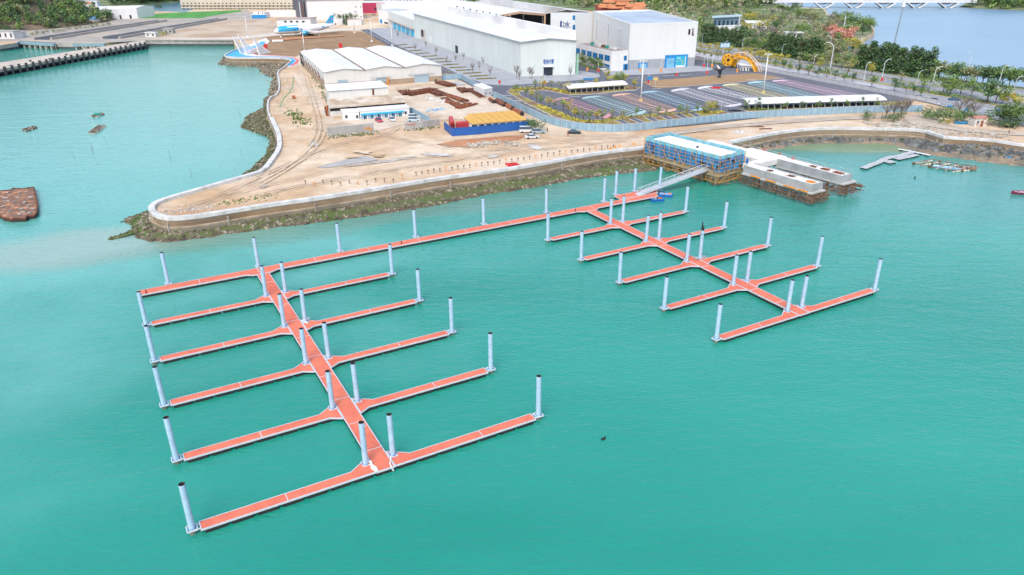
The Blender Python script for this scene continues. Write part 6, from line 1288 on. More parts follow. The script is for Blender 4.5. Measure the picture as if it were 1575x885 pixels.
for i, (x, y, rt_, m_) in enumerate(((1462, 166.5, .3, BLUE), (1485.5, 171.5, 1.2, BLUE), (1533, 172.5, 1.5, NAVY), (1437, 155, .1, BLACK), (1550, 196, .2, YLINE), (1556, 196.2, .6, BLACK))):
    P = W(x, y); r = root('motor_tricycle', '%s small cargo tricycle parked near the shore road' % ['blue', 'light blue', 'navy', 'black', 'yellow', 'dark'][i], 'tricycle', P, rt_, group='small vehicles by the shore road'); mb = MB(); mb.box((-.5, 0, .8), (1.5, 1.1, .5)); mb.build('cargo_box', m_, r); mb = MB(); mb.box((.6, 0, .75), (.6, .5, .3)); mb.tube((.9, 0, .8), (1.1, 0, 1.3), .06, n=6); mb.build('saddle_and_bars', BLACK, r)
    for q in ((1.25, 0), (-.8, .5), (-.8, -.5)): mb = MB(); mb.tube((q[0], q[1] - .06, .3), (q[0], q[1] + .06, .3), .3, n=10); mb.build('wheel', TYRE, r)
# people
def person(px, py, rot, top, legs, lab, z=5.0, arms=.2):
    P = W(px, py, z); me = bpy.data.meshes.new('person'); bm = bmesh.new()
    J = [(0, 0, .95), (0, 0, 1.2), (0, 0, 1.42), (0, 0, 1.52), (0, 0, 1.64), (0, 0, 1.74), (.1, 0, .9), (.11, .03, .5), (.12, .0, .08), (.12, .14, .04), (-.1, 0, .9), (-.11, -.02, .5), (-.12, -.05, .08), (-.12, .1, .04), (.19, 0, 1.4), (.25, arms * .3, 1.12), (.26, arms, .88), (.26, arms + .05, .8), (-.19, 0, 1.4), (-.25, .02, 1.12), (-.26, .08, .88), (-.26, .1, .8)]
    E = [(0, 1), (1, 2), (2, 3), (3, 4), (4, 5), (0, 6), (6, 7), (7, 8), (8, 9), (0, 10), (10, 11), (11, 12), (12, 13), (2, 14), (14, 15), (15, 16), (16, 17), (2, 18), (18, 19), (19, 20), (20, 21)]
    rad = [.15, .14, .13, .06, .1, .07, .1, .065, .045, .04, .1, .065, .045, .04, .07, .045, .035, .04, .07, .045, .035, .04]
    me.from_pydata(J, E, []); o = bpy.data.objects.new('person', me); COL.objects.link(o); sk = o.modifiers.new('s', 'SKIN')
    for i, v in enumerate(me.skin_vertices[0].data): v.radius = (rad[i], rad[i]); v.use_root = (i == 0)
    ss = o.modifiers.new('u', 'SUBSURF'); ss.levels = 1; dg = bpy.context.evaluated_depsgraph_get(); dg.update(); nm = bpy.data.meshes.new_from_object(o.evaluated_get(dg)); bpy.data.objects.remove(o)
    nm.materials.clear()
    for m_ in (mat('skin', (.45, .27, .19), .6, .05, 2), mat('hair', (.02, .015, .01), .7, .1, 2), top, legs): nm.materials.append(m_)
    for p in nm.polygons: z_ = p.center.z; p.material_index = 1 if z_ > 1.68 else 0 if (z_ > 1.5 or (abs(p.center.x) > .2 and z_ < .95)) else 2 if z_ > .93 else 3
    o = bpy.data.objects.new('person', nm); COL.objects.link(o); o.location = P; o.rotation_euler = (0, 0, rot); tag(o, lab, 'person'); return o
person(842, 204, 1, BLACK, mat('dark_trousers', (.04, .04, .06), .8, .1, 1), 'person in dark clothes standing between the silver and the black car')
person(873.5, 210.5, 2, RED, MATS['dark_trousers'], 'person in a red jacket standing beside the black saloon car'); person(1548, 197.2, 0, YLINE, MATS['dark_trousers'], 'person in a yellow jacket by the tricycles at the shore road')
person(1551, 207, 1, BLACK, BLACK, 'person in black standing on the stony shore above the bay', arms=.3)
# little white hut and shore bits
P = W(1502, 193.5); r = root('white_hut', 'small peeling white hut with a rusty roof on the shore', 'hut', P, .1); mb = MB(); mb.box((0, 0, 1.4), (4.6, 3.6, 2.8)); mb.build('wall', mat('peeling_white', (.60, .58, .54), .8, .2, .8, col2=(.35, .20, .13), c2scale=.9, c2lo=.56, c2hi=.62), r)
mb = MB(); mb.face([(-2.5, -2.0, 2.85), (2.5, -2.0, 2.85), (2.5, 0, 3.5), (-2.5, 0, 3.5)]); mb.face([(-2.5, 0, 3.5), (2.5, 0, 3.5), (2.5, 2, 2.85), (-2.5, 2, 2.85)]); mb.face([(2.3, -1.8, 2.7), (2.3, 1.8, 2.7), (2.3, 0, 3.5)]); mb.face([(-2.3, 1.8, 2.7), (-2.3, -1.8, 2.7), (-2.3, 0, 3.5)]); mb.build('roof', mat('rusty_pink_roof', (.42, .20, .15), .8, .2, 1), r)
mb = MB(); mb.box((.4, -1.83, 1.0), (.9, .08, 2.0)); mb.build('door', RUST2, r); mb = MB(); mb.box((-1.2, -1.83, 1.6), (.7, .08, .7)); mb.build('window', GLASS, r)
# ------------------------------------------------------------------ canopies
def canopy(lab, f0, f1, dep, h, posts, curve=False):
    A, B = W(*f0), W(*f1); d = Vector((*dep, 0)); r = bl_root('parking_canopy', lab, [A, B, A + d, B + d], 'canopy', 'white parking canopies'); mb = MB(); zz = [0, .8, 1.1, 1.0, .6] if curve else [0, .25, .5, .6, .6]
    o = (B - A).normalized() * 1.2
    for i in range(4): p = lambda Q, k: at_h(Q + d * (k / 4), 5 + h + zz[k]); mb.face([p(A - o, i), p(B + o, i), p(B + o, i + 1), p(A - o, i + 1)]); mb.face([p(A - o, i) - Vector((0, 0, .2)), p(A - o, i + 1) - Vector((0, 0, .2)), p(B + o, i + 1) - Vector((0, 0, .2)), p(B + o, i) - Vector((0, 0, .2))])
    mb.face([at_h(A - o, 5 + h - .2), at_h(B + o, 5 + h - .2), at_h(B + o, 5 + h), at_h(A - o, 5 + h)]); mb.build('roof', mat('membrane_white', (.80, .81, .82), .5, .03, .5), r, world=True)
    for i in range(posts):
        q = A.lerp(B, i / (posts - 1)) + d * .15; mb = MB(); mb.beam(at_h(q, 5), at_h(q + d * .1, 5 + h), .25, .25); mb.beam(at_h(q + d * .05, 5 + h * .5), at_h(q + d * .6, 5 + h + .3), .15, .15); mb.build('post', ALU, r, world=True)
        if i < posts - 1:
            q2 = A.lerp(B, (i + .5) / (posts - 1)) + d * .45; mb = MB(); mb.box(at_h(q2, 5.75), (1.7, 3.4, 1.2), math.atan2(d.y, d.x) + .3); mb.build('shaded_bay', mat('bay_shade', (.05, .06, .09), .6, .3, .8), r, world=True)  # dark boxes stand in for the shade in the bays under the roof
canopy('shorter white parking canopy beside the road island', (878, 145.8), (962, 139.5), (-1.5, 7), 2.7, 11); canopy('long white curved-roof parking canopy behind the hoarding', (1155, 171.5), (1358, 165.5), (-2, 8.5), 2.9, 22, True)
# roadside panels, mast lights, street lamps
def mast(px, py, ty, lab, h=None):
    P = W(px, py); h = h or HH(px, py, ty); r = root('light_mast', lab, 'light mast', P, group='white floodlight masts'); mb = MB(); mb.tube((0, 0, 0), (0, 0, h), .3, .17, 10); mb.build('pole', WHITE, r, smooth=True); mb = MB(); mb.box((0, 0, .45), (1.4, 1.4, .9)); mb.build('base_block', WHITE if px < 900 else YLINE, r)
    mb = MB(); mb.box((0, 0, h), (2.6, .25, .2)); mb.box((0, 0, h), (.25, 2.6, .2)); mb.build('cross_arm', STEEL, r)
    for a in range(4): mb = MB(); mb.box((1.2 * math.cos(a * PI / 2), 1.2 * math.sin(a * PI / 2), h - .15), (.6, .5, .3)); mb.build('lamp_head', WHITE, r)
for x, y, t, l in ((985.5, 156, 93, 'tall white mast light between the orange and sky blue bays'), (1173.6, 144, 83, 'tall white mast light on the yellow bays by the arch'), (432.5, 57.5, 37, 'white mast light beside the airliner nose'), (468.5, 79.5, 50, 'white mast light standing behind the factory shed corner'),
    (381.5, 57.5, 25, 'white mast light left of the airliner above the sails'), (545.5, 51, 6, 'white mast light on the lawn edge in front of the hangar'), (572, 64.5, 29, 'white mast light at the road corner of the brown lawn'), (603.5, 71.5, 39, 'white mast light just behind the factory roof')): mast(x, y, t, l)
def lamp_proto():
    r = root('street_lamp', 'x', 'street lamp', (0, 0, 0), group='curved street lamps along the roads'); mb = MB(); mb.tube((0, 0, 0), (0, 0, .82), .018, .012, 8); mb.build('pole', mat('lamp_pole', (.62, .68, .74), .4, .05, 1), r)
    mb = MB(); pts = [(0, 0, .82), (.02, 0, .89), (.07, 0, .95), (.13, 0, .985), (.18, 0, 1.0)]
    for a_, b_ in zip(pts, pts[1:]): mb.tube(a_, b_, .012, n=7)
    mb.build('curved_arm', MATS['lamp_pole'], r); mb = MB(); mb.box((.22, 0, 1.0), (.11, .035, .016)); mb.build('lamp_head', WHITE, r); return r
lp0 = None
LAMPS = [(1079.7, 67.5, 51), (1112.7, 84.4, 63.5), (1141, 78, 59), (1201.6, 89, 68.6), (1250.5, 105, 84.5), (1328, 126, 96.3), (1355, 128, 91.4), (1408.6, 136.6, 109), (1431.4, 143, 103), (1534.7, 136, 101), (1555.7, 152.6, 118), (1490, 104, 80), (1394.6, 93, 70), (1322, 87, 60), (1275, 84, 55.5), (1276, 111, 66), (1266.5, 48, 31.5), (1134, 56, 22), (1175, 60, 41), (1186, 53, 35.5), (1166, 66, 48), (1145, 50, 30), (1238, 68, 50), (1227.5, 69, 58),
         (768.5, 132, 115), (838, 133, 115.6), (1082, 105.8, 84), (1094.5, 106.2, 79), (1039.7, 120.5, 100), (1133, 114, 90), (1086.5, 117.3, 89.5), (903, 112, 94.5), (920, 113.5, 92.8), (984, 112.5, 95), (997, 131.5, 105), (1016, 113.5, 91), (861, 137.5, 124), (1109, 171, 156.5)]
LW = ['avenue', 'avenue', 'avenue', 'avenue', 'avenue']
for i, (x, y, t) in enumerate(LAMPS):
    P = W(x, y); h = HH(x, y, t); where = 'far park beyond the avenue' if y < 70 and i > 10 else 'avenue beside the car park' if i < 16 else 'inner road around the halls'
    lab = 'curved white street lamp, %s listed from the left along the %s' % (nth(sorted([q[0] for q in LAMPS]).index(x)), where)
    if lp0 is None: lp0 = lamp_proto(); lp0.location = P; lp0.scale = (h, h, h); lp0['label'] = lab; lp0.rotation_euler.z = .2; o = lp0
    else: o = dup(lp0, P, (.2 if i < 11 else 2.6 if i < 24 else R.choice((.2, 1.6, 3.2))), lab, scale=h)
    if i in (6, 10, 24, 25, 26, 27, 28, 29, 30, 31, 32, 33, 34, 35):
        mb = MB(); mb.box((P.x, P.y - .4, 5 + 1.7), (1.0, .12, 1.5), 0); single('red_banner', mb, ORANGE if i % 2 else RED, 'small red banner hanging on the %s lamp pole from the left' % nth(sorted([q[0] for q in LAMPS]).index(x)), 'banner', 'red banners on lamp poles')
# very tall slim mast by the river
P = W(1370, 90); h = HH(1370, 90, 8); mb = MB(); mb.tube(P, P + Vector((1.2, 0, h)), .55, .3, 8)
r = root('lattice_mast', 'very tall slender grey mast standing against the river', 'mast', P); mb.build('pole', mat('mast_grey', (.25, .32, .38), .5, .1, 1), r, world=True); mb = MB(); mb.tube(P + Vector((1.2, 0, h - 1)), P + Vector((1.2, 0, h + 2)), .9, .5, 8); mb.build('mast_head', WHITE, r, world=True)
for x, y, t in ((1297, 47, 23), (1134.5, 58, 24)): P = W(x, y); h = HH(x, y, t); mb = MB(); mb.tube(P, P + Vector((0, 0, h)), .5, .25, 8); mb.box(P + Vector((0, 0, h * .8)), (1.4, .4, .4)); single('radio_mast', mb, STEEL, 'plain pale mast standing among the trees %s' % ('at the river bend' if x > 1200 else 'behind the exhibition hall'), 'mast')
# signs
for i, (x, y, m_) in enumerate(((999, 124, BLUE), (1007.5, 125, YLINE), (1279, 76, BLUE), (1303, 75, BLUE))):
    P = W(x, y + 8); r = root('signboard', ['blue signboard', 'yellow and red signboard', 'blue direction sign', 'blue square sign'][i] + ' on a pole ' + ('at the tan turf corner' if i < 2 else 'beside the avenue trees %s' % ('left' if i == 2 else 'right')), 'sign', P); mb = MB(); mb.tube((0, 0, 0), (0, 0, 3.4), .12, .1, 7); mb.build('pole', STEEL, r); mb = MB(); mb.box((0, 0, 3.3), (2.4, .14, 1.3)); mb.build('panel', m_, r)
mb = MB(); P = W(905, 123.2); mb.box(P + Vector((0, 0, .5)), (4.8, .3, .8), .1); single('blue_bench', mb, BLUE, 'bright blue barrier at the plaza corner', 'barrier')
P = W(1113, 88); r = root('gantry_sign', 'blue-white overhead direction sign over the avenue', 'sign', P, .3); mb = MB(); mb.box((0, 0, 6.5), (6.5, .25, 2.6)); mb.build('panel', MATS['gate_light_blue'], r); mb = MB(); mb.tube((-1, 0, 0), (-1, 0, 7.6), .2, n=8); mb.build('pole', STEEL, r)
for i in (-2, 0, 2): mb = MB(); mb.box((i, -.16, 6.5), (1.2, .06, 1.8)); mb.build('white_stripe', LINE, r)
P = W(1355, 90); r = root('green_billboard', 'two green direction boards facing the river road', 'sign', W(1352, 88), .1)
for i, (x, y, w_, h_) in enumerate(((1352, 88, 5.0, 1.8), (1361.5, 84.5, 1.8, 1.8))): P2 = W(x, 92); z_ = HH(x, 92, y); mb = MB(); mb.box((P2.x, P2.y, 5 + z_ + 1), (w_, .3, h_), .1); mb.tube((P2.x, P2.y, 5), (P2.x, P2.y, 5 + z_), .2, n=8); mb.build('green_panel', mat('sign_green', (.03, .42, .30), .5, .1, 1), r, world=True)
# small red gate signs on lawn
for x, y, l in ((524, 74, 'small red sign board on the brown lawn behind the factory roof'), (409, 75, 'red sign figure on the promenade beside the sails')): P = W(x, y); mb = MB(); mb.box(P + Vector((0, 0, 1.5)), (2.0, .5, 3.0), .2); mb.box(P + Vector((.1, -.4, 1.9)), (.8, .1, 1.2), .2); single('red_sign', mb, RED, l, 'sign')
# big yellow arch sculpture
P = W(1137, 103); r = root('arch_sculpture', 'big orange-yellow film-reel arch with curved twin ribbons over the gate', 'sculpture', P)
def arc(pl, rad, mt, name, w=1.2):
    mb = MB()
    for a_, b_ in zip(pl, pl[1:]): mb.tube(a_, b_, rad, n=8)
    mb.build(name, mt, r, world=True)
YEL = mat('sculpture_yellow', (.72, .36, .015), .45, .06, .8); PNK = mat('sculpture_pale_tube', (.70, .55, .45), .5, .06, 1)
def pxarc(pts, ybase, z_off=0):
    # arch stands in the vertical plane through the two feet
    A_ = W(1118, 105); B_ = W(1174, 113); return [onwall(A_, B_, x, y) + Vector((0, z_off, 0)) for x, y in pts]
for k, (off, sh) in enumerate(((0, 0), (2.5, 5.5))):
    arc(pxarc([(1124 + sh, 101), (1128 + sh, 92), (1134 + sh, 88.5), (1142 + sh, 88.8), (1149 + sh, 92), (1155 + sh, 98), (1159 + sh, 105), (1161.5 + sh, 112)], 0, off), .5, YEL, 'yellow_ribbon')
for k, off in enumerate((1.0, 3.5)):
    arc(pxarc([(1120 + k * 6, 93), (1127 + k * 6, 85.5), (1136 + k * 6, 81.5), (1146 + k * 6, 82), (1155 + k * 5, 88), (1162 + k * 5, 96), (1167 + k * 6, 104), (1170 + k * 5, 113)], 0, off), .22, PNK, 'pale_tube')
a1 = pxarc([(1128, 85.5), (1136, 81.5), (1146, 82), (1155, 88), (1162, 96), (1167, 104)], 0, 1); a2 = pxarc([(1133, 88.5), (1140, 88.5), (1148, 91.5), (1154, 97), (1158.5, 104), (1161, 110)], 0, 1)
for p, q in zip(a1, a2): mb = MB(); mb.tube(p, q, .3, n=6); mb.build('cross_strut', YEL, r, world=True)
for a_, b_ in zip(a1[1:], a2): mb = MB(); mb.tube(a_, b_, .22, n=6); mb.build('cross_strut', YEL, r, world=True)
q = W(1118, 105); mb = MB(); mb.tube(q + Vector((0, -.7, 4.2)), q + Vector((0, .9, 4.2)), 3.1, n=24); mb.build('film_reel', YEL, r, world=True)
mb = MB(); mb.tube(q + Vector((0, -.85, 4.2)), q + Vector((0, -.6, 4.2)), .8, n=12)
for i in range(8): t = i * PI / 4; mb.tube(q + Vector((2.1 * math.cos(t), -.85, 4.2 + 2.1 * math.sin(t))), q + Vector((2.1 * math.cos(t), -.6, 4.2 + 2.1 * math.sin(t))), .35, n=8)
mb.split('reel_hole', BLACK, r)
mb = MB(); q = W(1124, 105); mb.beam(q + Vector((0, 0, 1.5)), q + Vector((3.5, 1, 6.5)), 3.2, 3.4); mb.build('reel_body', YEL, r, world=True)
# gatehouse below arch
r, A, B, d = simple_block('gatehouse', 'small white gatehouse under the yellow arch', ((1139, 109.5), (1152, 110), (0, 4)), 2.8, WHITE, WHITE, ov=1.0)
for x in (1140, 1144, 1149): opening(A, B, x, 104.5, x + 2, 109, GLASS, 'window', r)
# dark figure sculpture on the turf
P = W(1105, 120.8); r = root('dark_sculpture', 'dark abstract sculpture with outspread arms on the tan turf', 'sculpture', P); mb = MB(); mb.tube((0, 0, 0), (.6, 0, 2.2), .8, .6, 8); mb.tube((.6, 0, 2.2), (.2, 0, 4.2), .7, 1.3, 8); mb.build('trunk', mat('sculpture_black', (.02, .03, .05), .35, .2, 1), r)
mb = MB(); mb.tube((.2, 0, 4), (-2.6, 0, 4.8), 1.0, .3, 8); mb.build('arm', MATS['sculpture_black'], r); mb = MB(); mb.tube((.2, 0, 4), (2.6, 0, 5.0), 1.0, .3, 8); mb.build('arm', MATS['sculpture_black'], r); mb = MB(); mb.tube((-.2, 0, 4.6), (-1.4, 0, 6.2), .6, .2, 8); mb.build('crest', WHITE, r)
# sails
def sail(px, py, ty, lean, foot, lab):
    P = W(px, py); h = HH(px, py, ty); top = P + Vector((-lean, 0, h)); f = P + Vector((foot, 6.0, .8)); r = root('sail_sculpture', lab, 'sculpture', P, group='white sail sculptures'); mb = MB(); mb.tube(P, top, .45, .25, 8); mb.build('mast', WHITE, r, world=True)
    mb = MB(); n = 8; L = []
    for i in range(n + 1):
        t = i / n; a_ = P.lerp(top, t * .96 + .02); b_ = f.lerp(top, t); b_ += Vector((-1, .3, 0)) * 2.2 * math.sin(t * PI) * .5; L.append((a_, b_))
    for (a_, b_), (c_, d_) in zip(L, L[1:]):
        m1 = a_.lerp(b_, .5) + Vector((0, -.5, 0)); m2 = c_.lerp(d_, .5) + Vector((0, -.5, 0)); mb.face([a_, m1, m2, c_]); mb.face([m1, b_, d_, m2])
    mb.build('sail', mat('sail_mesh', (.50, .58, .66), .6, .08, 1, alpha=.6), r, world=True)
    mb = MB()
    for (a_, b_), (c_, d_) in zip(L, L[1:]): mb.tube(b_, d_, .16, n=6)
    mb.build('edge_tube', WHITE, r, world=True)
sail(370.5, 83.2, 56, 3.4, 3.2, 'white sail sculpture on the promenade, leftmost of three'); sail(380, 84.5, 53, 3.8, 5.6, 'largest white sail sculpture on the promenade, in the middle'); sail(399.5, 85.2, 57.5, 2.6, 5.0, 'white sail sculpture on the promenade, rightmost of three')
# ------------------------------------------------------------------ parked airliner
N0 = Vector((-172, 563.5, 0)); T0 = Vector((-134, 590.5, 0)); dv = (N0 - T0); dv.z = 0; LEN = dv.length; yaw_ = math.atan2(dv.y, dv.x); cen = (N0 + T0) / 2; cen.z = 5
r = root('airliner', 'white airliner with a blue painted nose and tail parked on brown turf', 'aircraft', cen, yaw_)
PW = mat('aircraft_white', (.78, .80, .83), .3, .04, .5); PB = mat('aircraft_blue', (.03, .40, .72), .35, .1, .3)
st = [(.5, .05, 4.1), (.485, 1.3, 4.2), (.45, 2.2, 4.5), (.40, 2.7, 4.8), (.3, 2.85, 4.9), (.13, 2.85, 4.9), (-.1, 2.85, 4.9), (-.22, 2.7, 5.1), (-.35, 1.9, 5.8), (-.45, 1.0, 6.5), (-.5, .3, 6.8)]
mb = MB(); n = 20; i0 = 0
for x, rad, zc in st:
    for k in range(n): t = 2 * PI * k / n; mb.v.append((x * LEN, rad * math.sin(t), zc + rad * math.cos(t)))
for j in range(len(st) - 1):
    for k in range(n):
        q = (k + 1) % n; mb.f.append((j * n + k, (j + 1) * n + k, (j + 1) * n + q, j * n + q)); upper = math.cos(2 * PI * (k + .5) / n) > -.35
        mb.mi.append(1 if (upper and 2 <= j <= 3) or (upper and j == 4 and k % 5 != 2) else 0)
mb.build('fuselage', [PW, PB], r, smooth=True)
def flat_wing(pts, th, name, mt):
    mb = MB(); k = len(pts); mb.v = [(x, y, z - th / 2) for x, y, z in pts] + [(x, y, z + th / 2) for x, y, z in pts]; mb.f = [tuple(range(k)), tuple(range(2 * k - 1, k - 1, -1))] + [(i, i + k, (i + 1) % k + k, (i + 1) % k) for i in range(k)]; mb.mi = [0] * len(mb.f); mb.build(name, mt, r)
for s in (-1, 1):
    flat_wing([(4.5, s * 1.5, 3.2), (-3.0, s * 1.5, 3.2), (-7.0, s * 19, 4.2), (-5.2, s * 19, 4.2)], .45, 'wing', PW); flat_wing([(-17.5, s * .8, 5.6), (-21.5, s * .8, 5.6), (-23, s * 7, 5.9), (-21, s * 7, 5.9)], .25, 'tailplane', PW)
    mb = MB(); mb.tube((5.6, s * 7.4, 2.6), (1.0, s * 7.4, 2.6), 1.7, 1.2, 16); mb.build('engine', PB, r, smooth=True); mb = MB(); mb.tube((5.63, s * 7.4, 2.6), (5.5, s * 7.4, 2.6), 1.4, n=16); mb.build('intake', DARK, r)
    for a in (-3.2, -4.4): mb = MB(); mb.tube((a, s * 2.6, .6), (a, s * 3.2, .6), .6, n=12); mb.build('main_wheel', TYRE, r)
    mb = MB(); mb.tube((-3.8, s * 2.7, .6), (-3.8, s * 2.2, 3.2), .2, n=8); mb.build('gear_leg', STEEL, r)
    mb = MB(); mb.tube((-4.5, s * 15, 0), (-4.5, s * 15, 3.8), .18, n=8); mb.build('wing_prop', STEEL, r)
mb = MB(); mb.v = []; P_ = [(-14.5, 5.6), (-21.0, 13.2), (-23.6, 13.2), (-22.3, 6.0)]; mb.v = [(x, -.2, z) for x, z in P_] + [(x, .2, z) for x, z in P_]; mb.f = [(0, 1, 2, 3), (7, 6, 5, 4)] + [(i, i + 4, (i + 1) % 4 + 4, (i + 1) % 4) for i in range(4)]; mb.mi = [0] * 6; mb.build('tail_fin', PB, r)
mb = MB()
for s in (-1, 1):
    for a, b_, c_ in ((-19.7, 8.6, .9), (-21.6, 10.6, .7)): 
        pts = [(a + c_ * (1 if i % 2 == 0 else .45) * math.cos(i * PI / 5), s * .24, b_ + c_ * (1 if i % 2 == 0 else .45) * math.sin(i * PI / 5)) for i in range(10)]; mb.face(pts if s > 0 else pts[::-1])
mb.split('painted_star', mat('fin_pink', (.70, .18, .20), .5, .1, 1), None if False else r) if False else mb.build('painted_flower', mat('fin_pink', (.70, .18, .20), .5, .1, 1), r)
mb = MB(); mb.tube((18, 0, .5), (18, 0, 3), .2, n=8); mb.build('nose_gear_leg', STEEL, r); mb = MB(); mb.tube((18, -.4, .5), (18, .4, .5), .5, n=12); mb.build('nose_wheel', TYRE, r)
mb = MB(); mb.box((LEN * .462, 0, 5.5), (1.4, 2.6, .7)); mb.build('cockpit_window', GLASS, r)
for s in (-1, 1):
    for i in range(3): mb = MB(); mb.box((9 - i * 2.6, s * 2.82, 4.9 + (i % 2) * .5), (1.6, .12, .9)); mb.build('painted_patch', NAVY, r)
    mb = MB(); mb.box((-13.5, s * 2.2, 5.6), (1.6, .3, 1.2)); mb.build('painted_patch', PB, r)
P = W(435, 65); mb = MB(); mb.tube(P + Vector((-7, -.5, .7)), P + Vector((0, .8, .7)), .8, n=14); single('white_roll', mb, WHITE, 'large white roll lying on the turf in front of the airliner', 'roll')
ground('red_soil_patch', [(418, 61.5), (440, 58.5), (480, 56.5), (530, 54), (532, 55.5), (500, 57.5), (455, 60.5), (425, 63)], REDS)
# temple
r, A, B, d = simple_block('temple', 'chinese temple with tiers of upturned orange tile roofs behind the exhibition hall', ((925, 19.5), (985, 22), (-4, 22)), 6.5, mat('temple_red_wall', (.32, .06, .05), .8, .2, .5), REDS)
TIL = mat('orange_tile_roof', (.52, .20, .085), .7, .15, .5); addstripe(TIL, .6, .3, (.9, .3, 0), .8)
def troof(x, y, z, w, l, name='tiled_roof'):
    c = onwall(A, B, x, 15); mb = MB(); c = Vector((c.x, c.y + y, 5 + z)); n = 6; rows = []
    for t in (0, .35, .7, 1):
        zz = 3.6 * (t ** 1.6); hw = w / 2 * (1 - t * .35); hl = l / 2 * (1 - t * .92)
        row = []
        for i in range(9):
            u_ = -1 + i / 4; lift = .9 * (abs(u_) ** 4) * (1 - t) + (.8 * abs(u_) ** 5 if t == 1 else 0); row.append((u_ * hw, hl, zz + lift))
        rows.append(row)
    for s in (-1, 1):
        R_ = [[(c.x + a_, c.y - s * b_, c.z + e_) for a_, b_, e_ in row] for row in rows]
        for a_, b_ in zip(R_, R_[1:]): mb.strip(a_, b_) if s > 0 else mb.strip(b_, a_)
    mb.build(name, TIL, r, world=True)
    mb = MB()
    for i in range(7): mb.tube((c.x - w * .4 + i * w * .133, c.y - l * .38, c.z - 3), (c.x - w * .4 + i * w * .133, c.y - l * .38, c.z + .2), .25, n=6)
    mb.split('column', MATS['temple_red_wall'], r)
for q in ((930, -3, 5.0, 17, 9), (944, -3, 4.6, 17, 9), (940, 5, 9.5, 20, 10), (940, 9, 13, 13, 8), (958, 4, 7.6, 17, 9), (961, 9, 11.5, 22, 10), (972, 0, 6.0, 17, 9), (981, -3, 4.2, 17, 9), (963, -6, 2.8, 14, 7), (984, 4, 7.0, 14, 9)): troof(*q)
# bridge
r = root('river_bridge', 'long low white road bridge on slanting V-shaped piers across the river', 'bridge', W(1340, 12, 0))
B0 = W(1150, 12.4, 0); B1 = W(1500, 12.6, 0); zt_ = 60.7 - (B0.length and 0); t = (B1 - B0).normalized(); s_ = Vector((-t.y, t.x, 0))
def bz(P, y): return onwall(B0, B1, *(PX(P)[0], y)).z
mb = MB(); zd = 8.4; mb.beam(at_h(B0, zd) - t * 60 + s_ * 8, at_h(B1, zd) - t * 0 + s_ * 8, 17, 3.0); mb.build('deck', mat('bridge_white', (.66, .68, .72), .6, .06, .1), r, world=True)
mb = MB()
for s in (-.4, 16.4): mb.beam(at_h(B0, zd + 2.2) - t * 60 + s_ * s, at_h(B1, zd + 2.2) + s_ * s, .5, 1.6)
mb.build('parapet', MATS['bridge_white'], r, world=True)
aps = [1218.5, 1266, 1312.5, 1360, 1408.3, 1456.8]
for x in aps:
    P = W(x, 12.4, 0)
    for s in (-1, 1):
        mb = MB(); mb.beam(at_h(P, -.5), at_h(P + t * s * 10.5, zd - 1.6), 8, .9); mb.box(at_h(P, .2), (3, 11, 1.4), math.atan2(t.y, t.x)); mb.build('v_pier_leg', MATS['bridge_white'], r, world=True)
for a_, b_ in zip([1172] + aps, aps + [1500]):
    P, Q = W(a_, 12.4, 0), W(b_, 12.6, 0); L0 = (Q - P).length; mb = MB(); up1, up2 = [], []
    for i in range(13):
        u_ = i / 12; zz = zd - 1.5 - 2.2 * abs(2 * u_ - 1) ** 2.5; p = P.lerp(Q, u_); up1.append(at_h(p, zd - 1.5)); up2.append(at_h(p, zz))
    for s in (1.0, 15.0):
        mb.strip([p + s_ * s for p in up2], [p + s_ * s for p in up1])
    mb.strip([p + s_ * 1.0 for p in up2][::-1], [p + s_ * 15 for p in up2][::-1]); mb.build('haunched_girder', mat('shaded_girder', (.16, .20, .28), .7, .1, .1), r, world=True)  # shadow under the deck is painted into the dark girder colour
# pier on piles at the left
F0, F1 = W(-60, 117.5), W(226, 66.5); G0, G1 = W(-60, 106), W(222, 61.8)
r = root('piled_jetty', 'long concrete jetty on dark piles running out from the far quay', 'jetty', F0.lerp(F1, .5)); mb = MB(); mb.prism([tuple(p[:2]) for p in (F0, F1, G1, G0)], 3.6, 5.05); mb.build('deck', mat('jetty_deck', (.46, .40, .34), .9, .15, .2, col2=(.56, .50, .43), c2scale=.08), r, world=True)
t = (F1 - F0).normalized(); nrm = (G0 - F0).normalized(); n = 30; TAR = mat('tarred_pile', (.035, .045, .06), .7, .3, .4)
for i in range(n):
    q = F0.lerp(F1, (i + .5) / n); mb = MB(); mb.beam(at_h(q, -1) - nrm * .7, at_h(q, 6.1) - nrm * .7, 1.0, 1.0); mb.build('fender_pile', TAR, r, world=True)
    mb = MB(); mb.beam(at_h(q, -1) + t * 2.5 + nrm * 3, at_h(q, 3.7) + t * 2.5 + nrm * 3, .9, .9); mb.beam(at_h(q, -1) + t * 2.5 + nrm * 9, at_h(q, 3.7) + t * 2.5 + nrm * 9, .9, .9); mb.split('pile', TAR, r)
mb = MB(); mb.beam(at_h(F0, 1.2) + nrm * .3, at_h(F1, 1.2) + nrm * .3, .6, .7); mb.beam(at_h(F0, 3.2) + nrm * .3, at_h(F1, 3.2) + nrm * .3, .5, .7); mb.split('waling', TAR, r)
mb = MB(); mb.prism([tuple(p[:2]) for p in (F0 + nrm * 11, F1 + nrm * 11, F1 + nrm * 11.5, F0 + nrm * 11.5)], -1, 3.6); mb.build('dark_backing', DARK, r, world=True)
for i in range(9): q = F0.lerp(F1, .12 + i * .095) + nrm * (2 if i % 2 else 10); mb = MB(); mb.tube(at_h(q, 5.05), at_h(q, 5.6), .5, .4, 8); mb.box(at_h(q, 5.75), (1.6, .8, .3)); mb.build('mooring_bollard', BLACK, r, world=True)
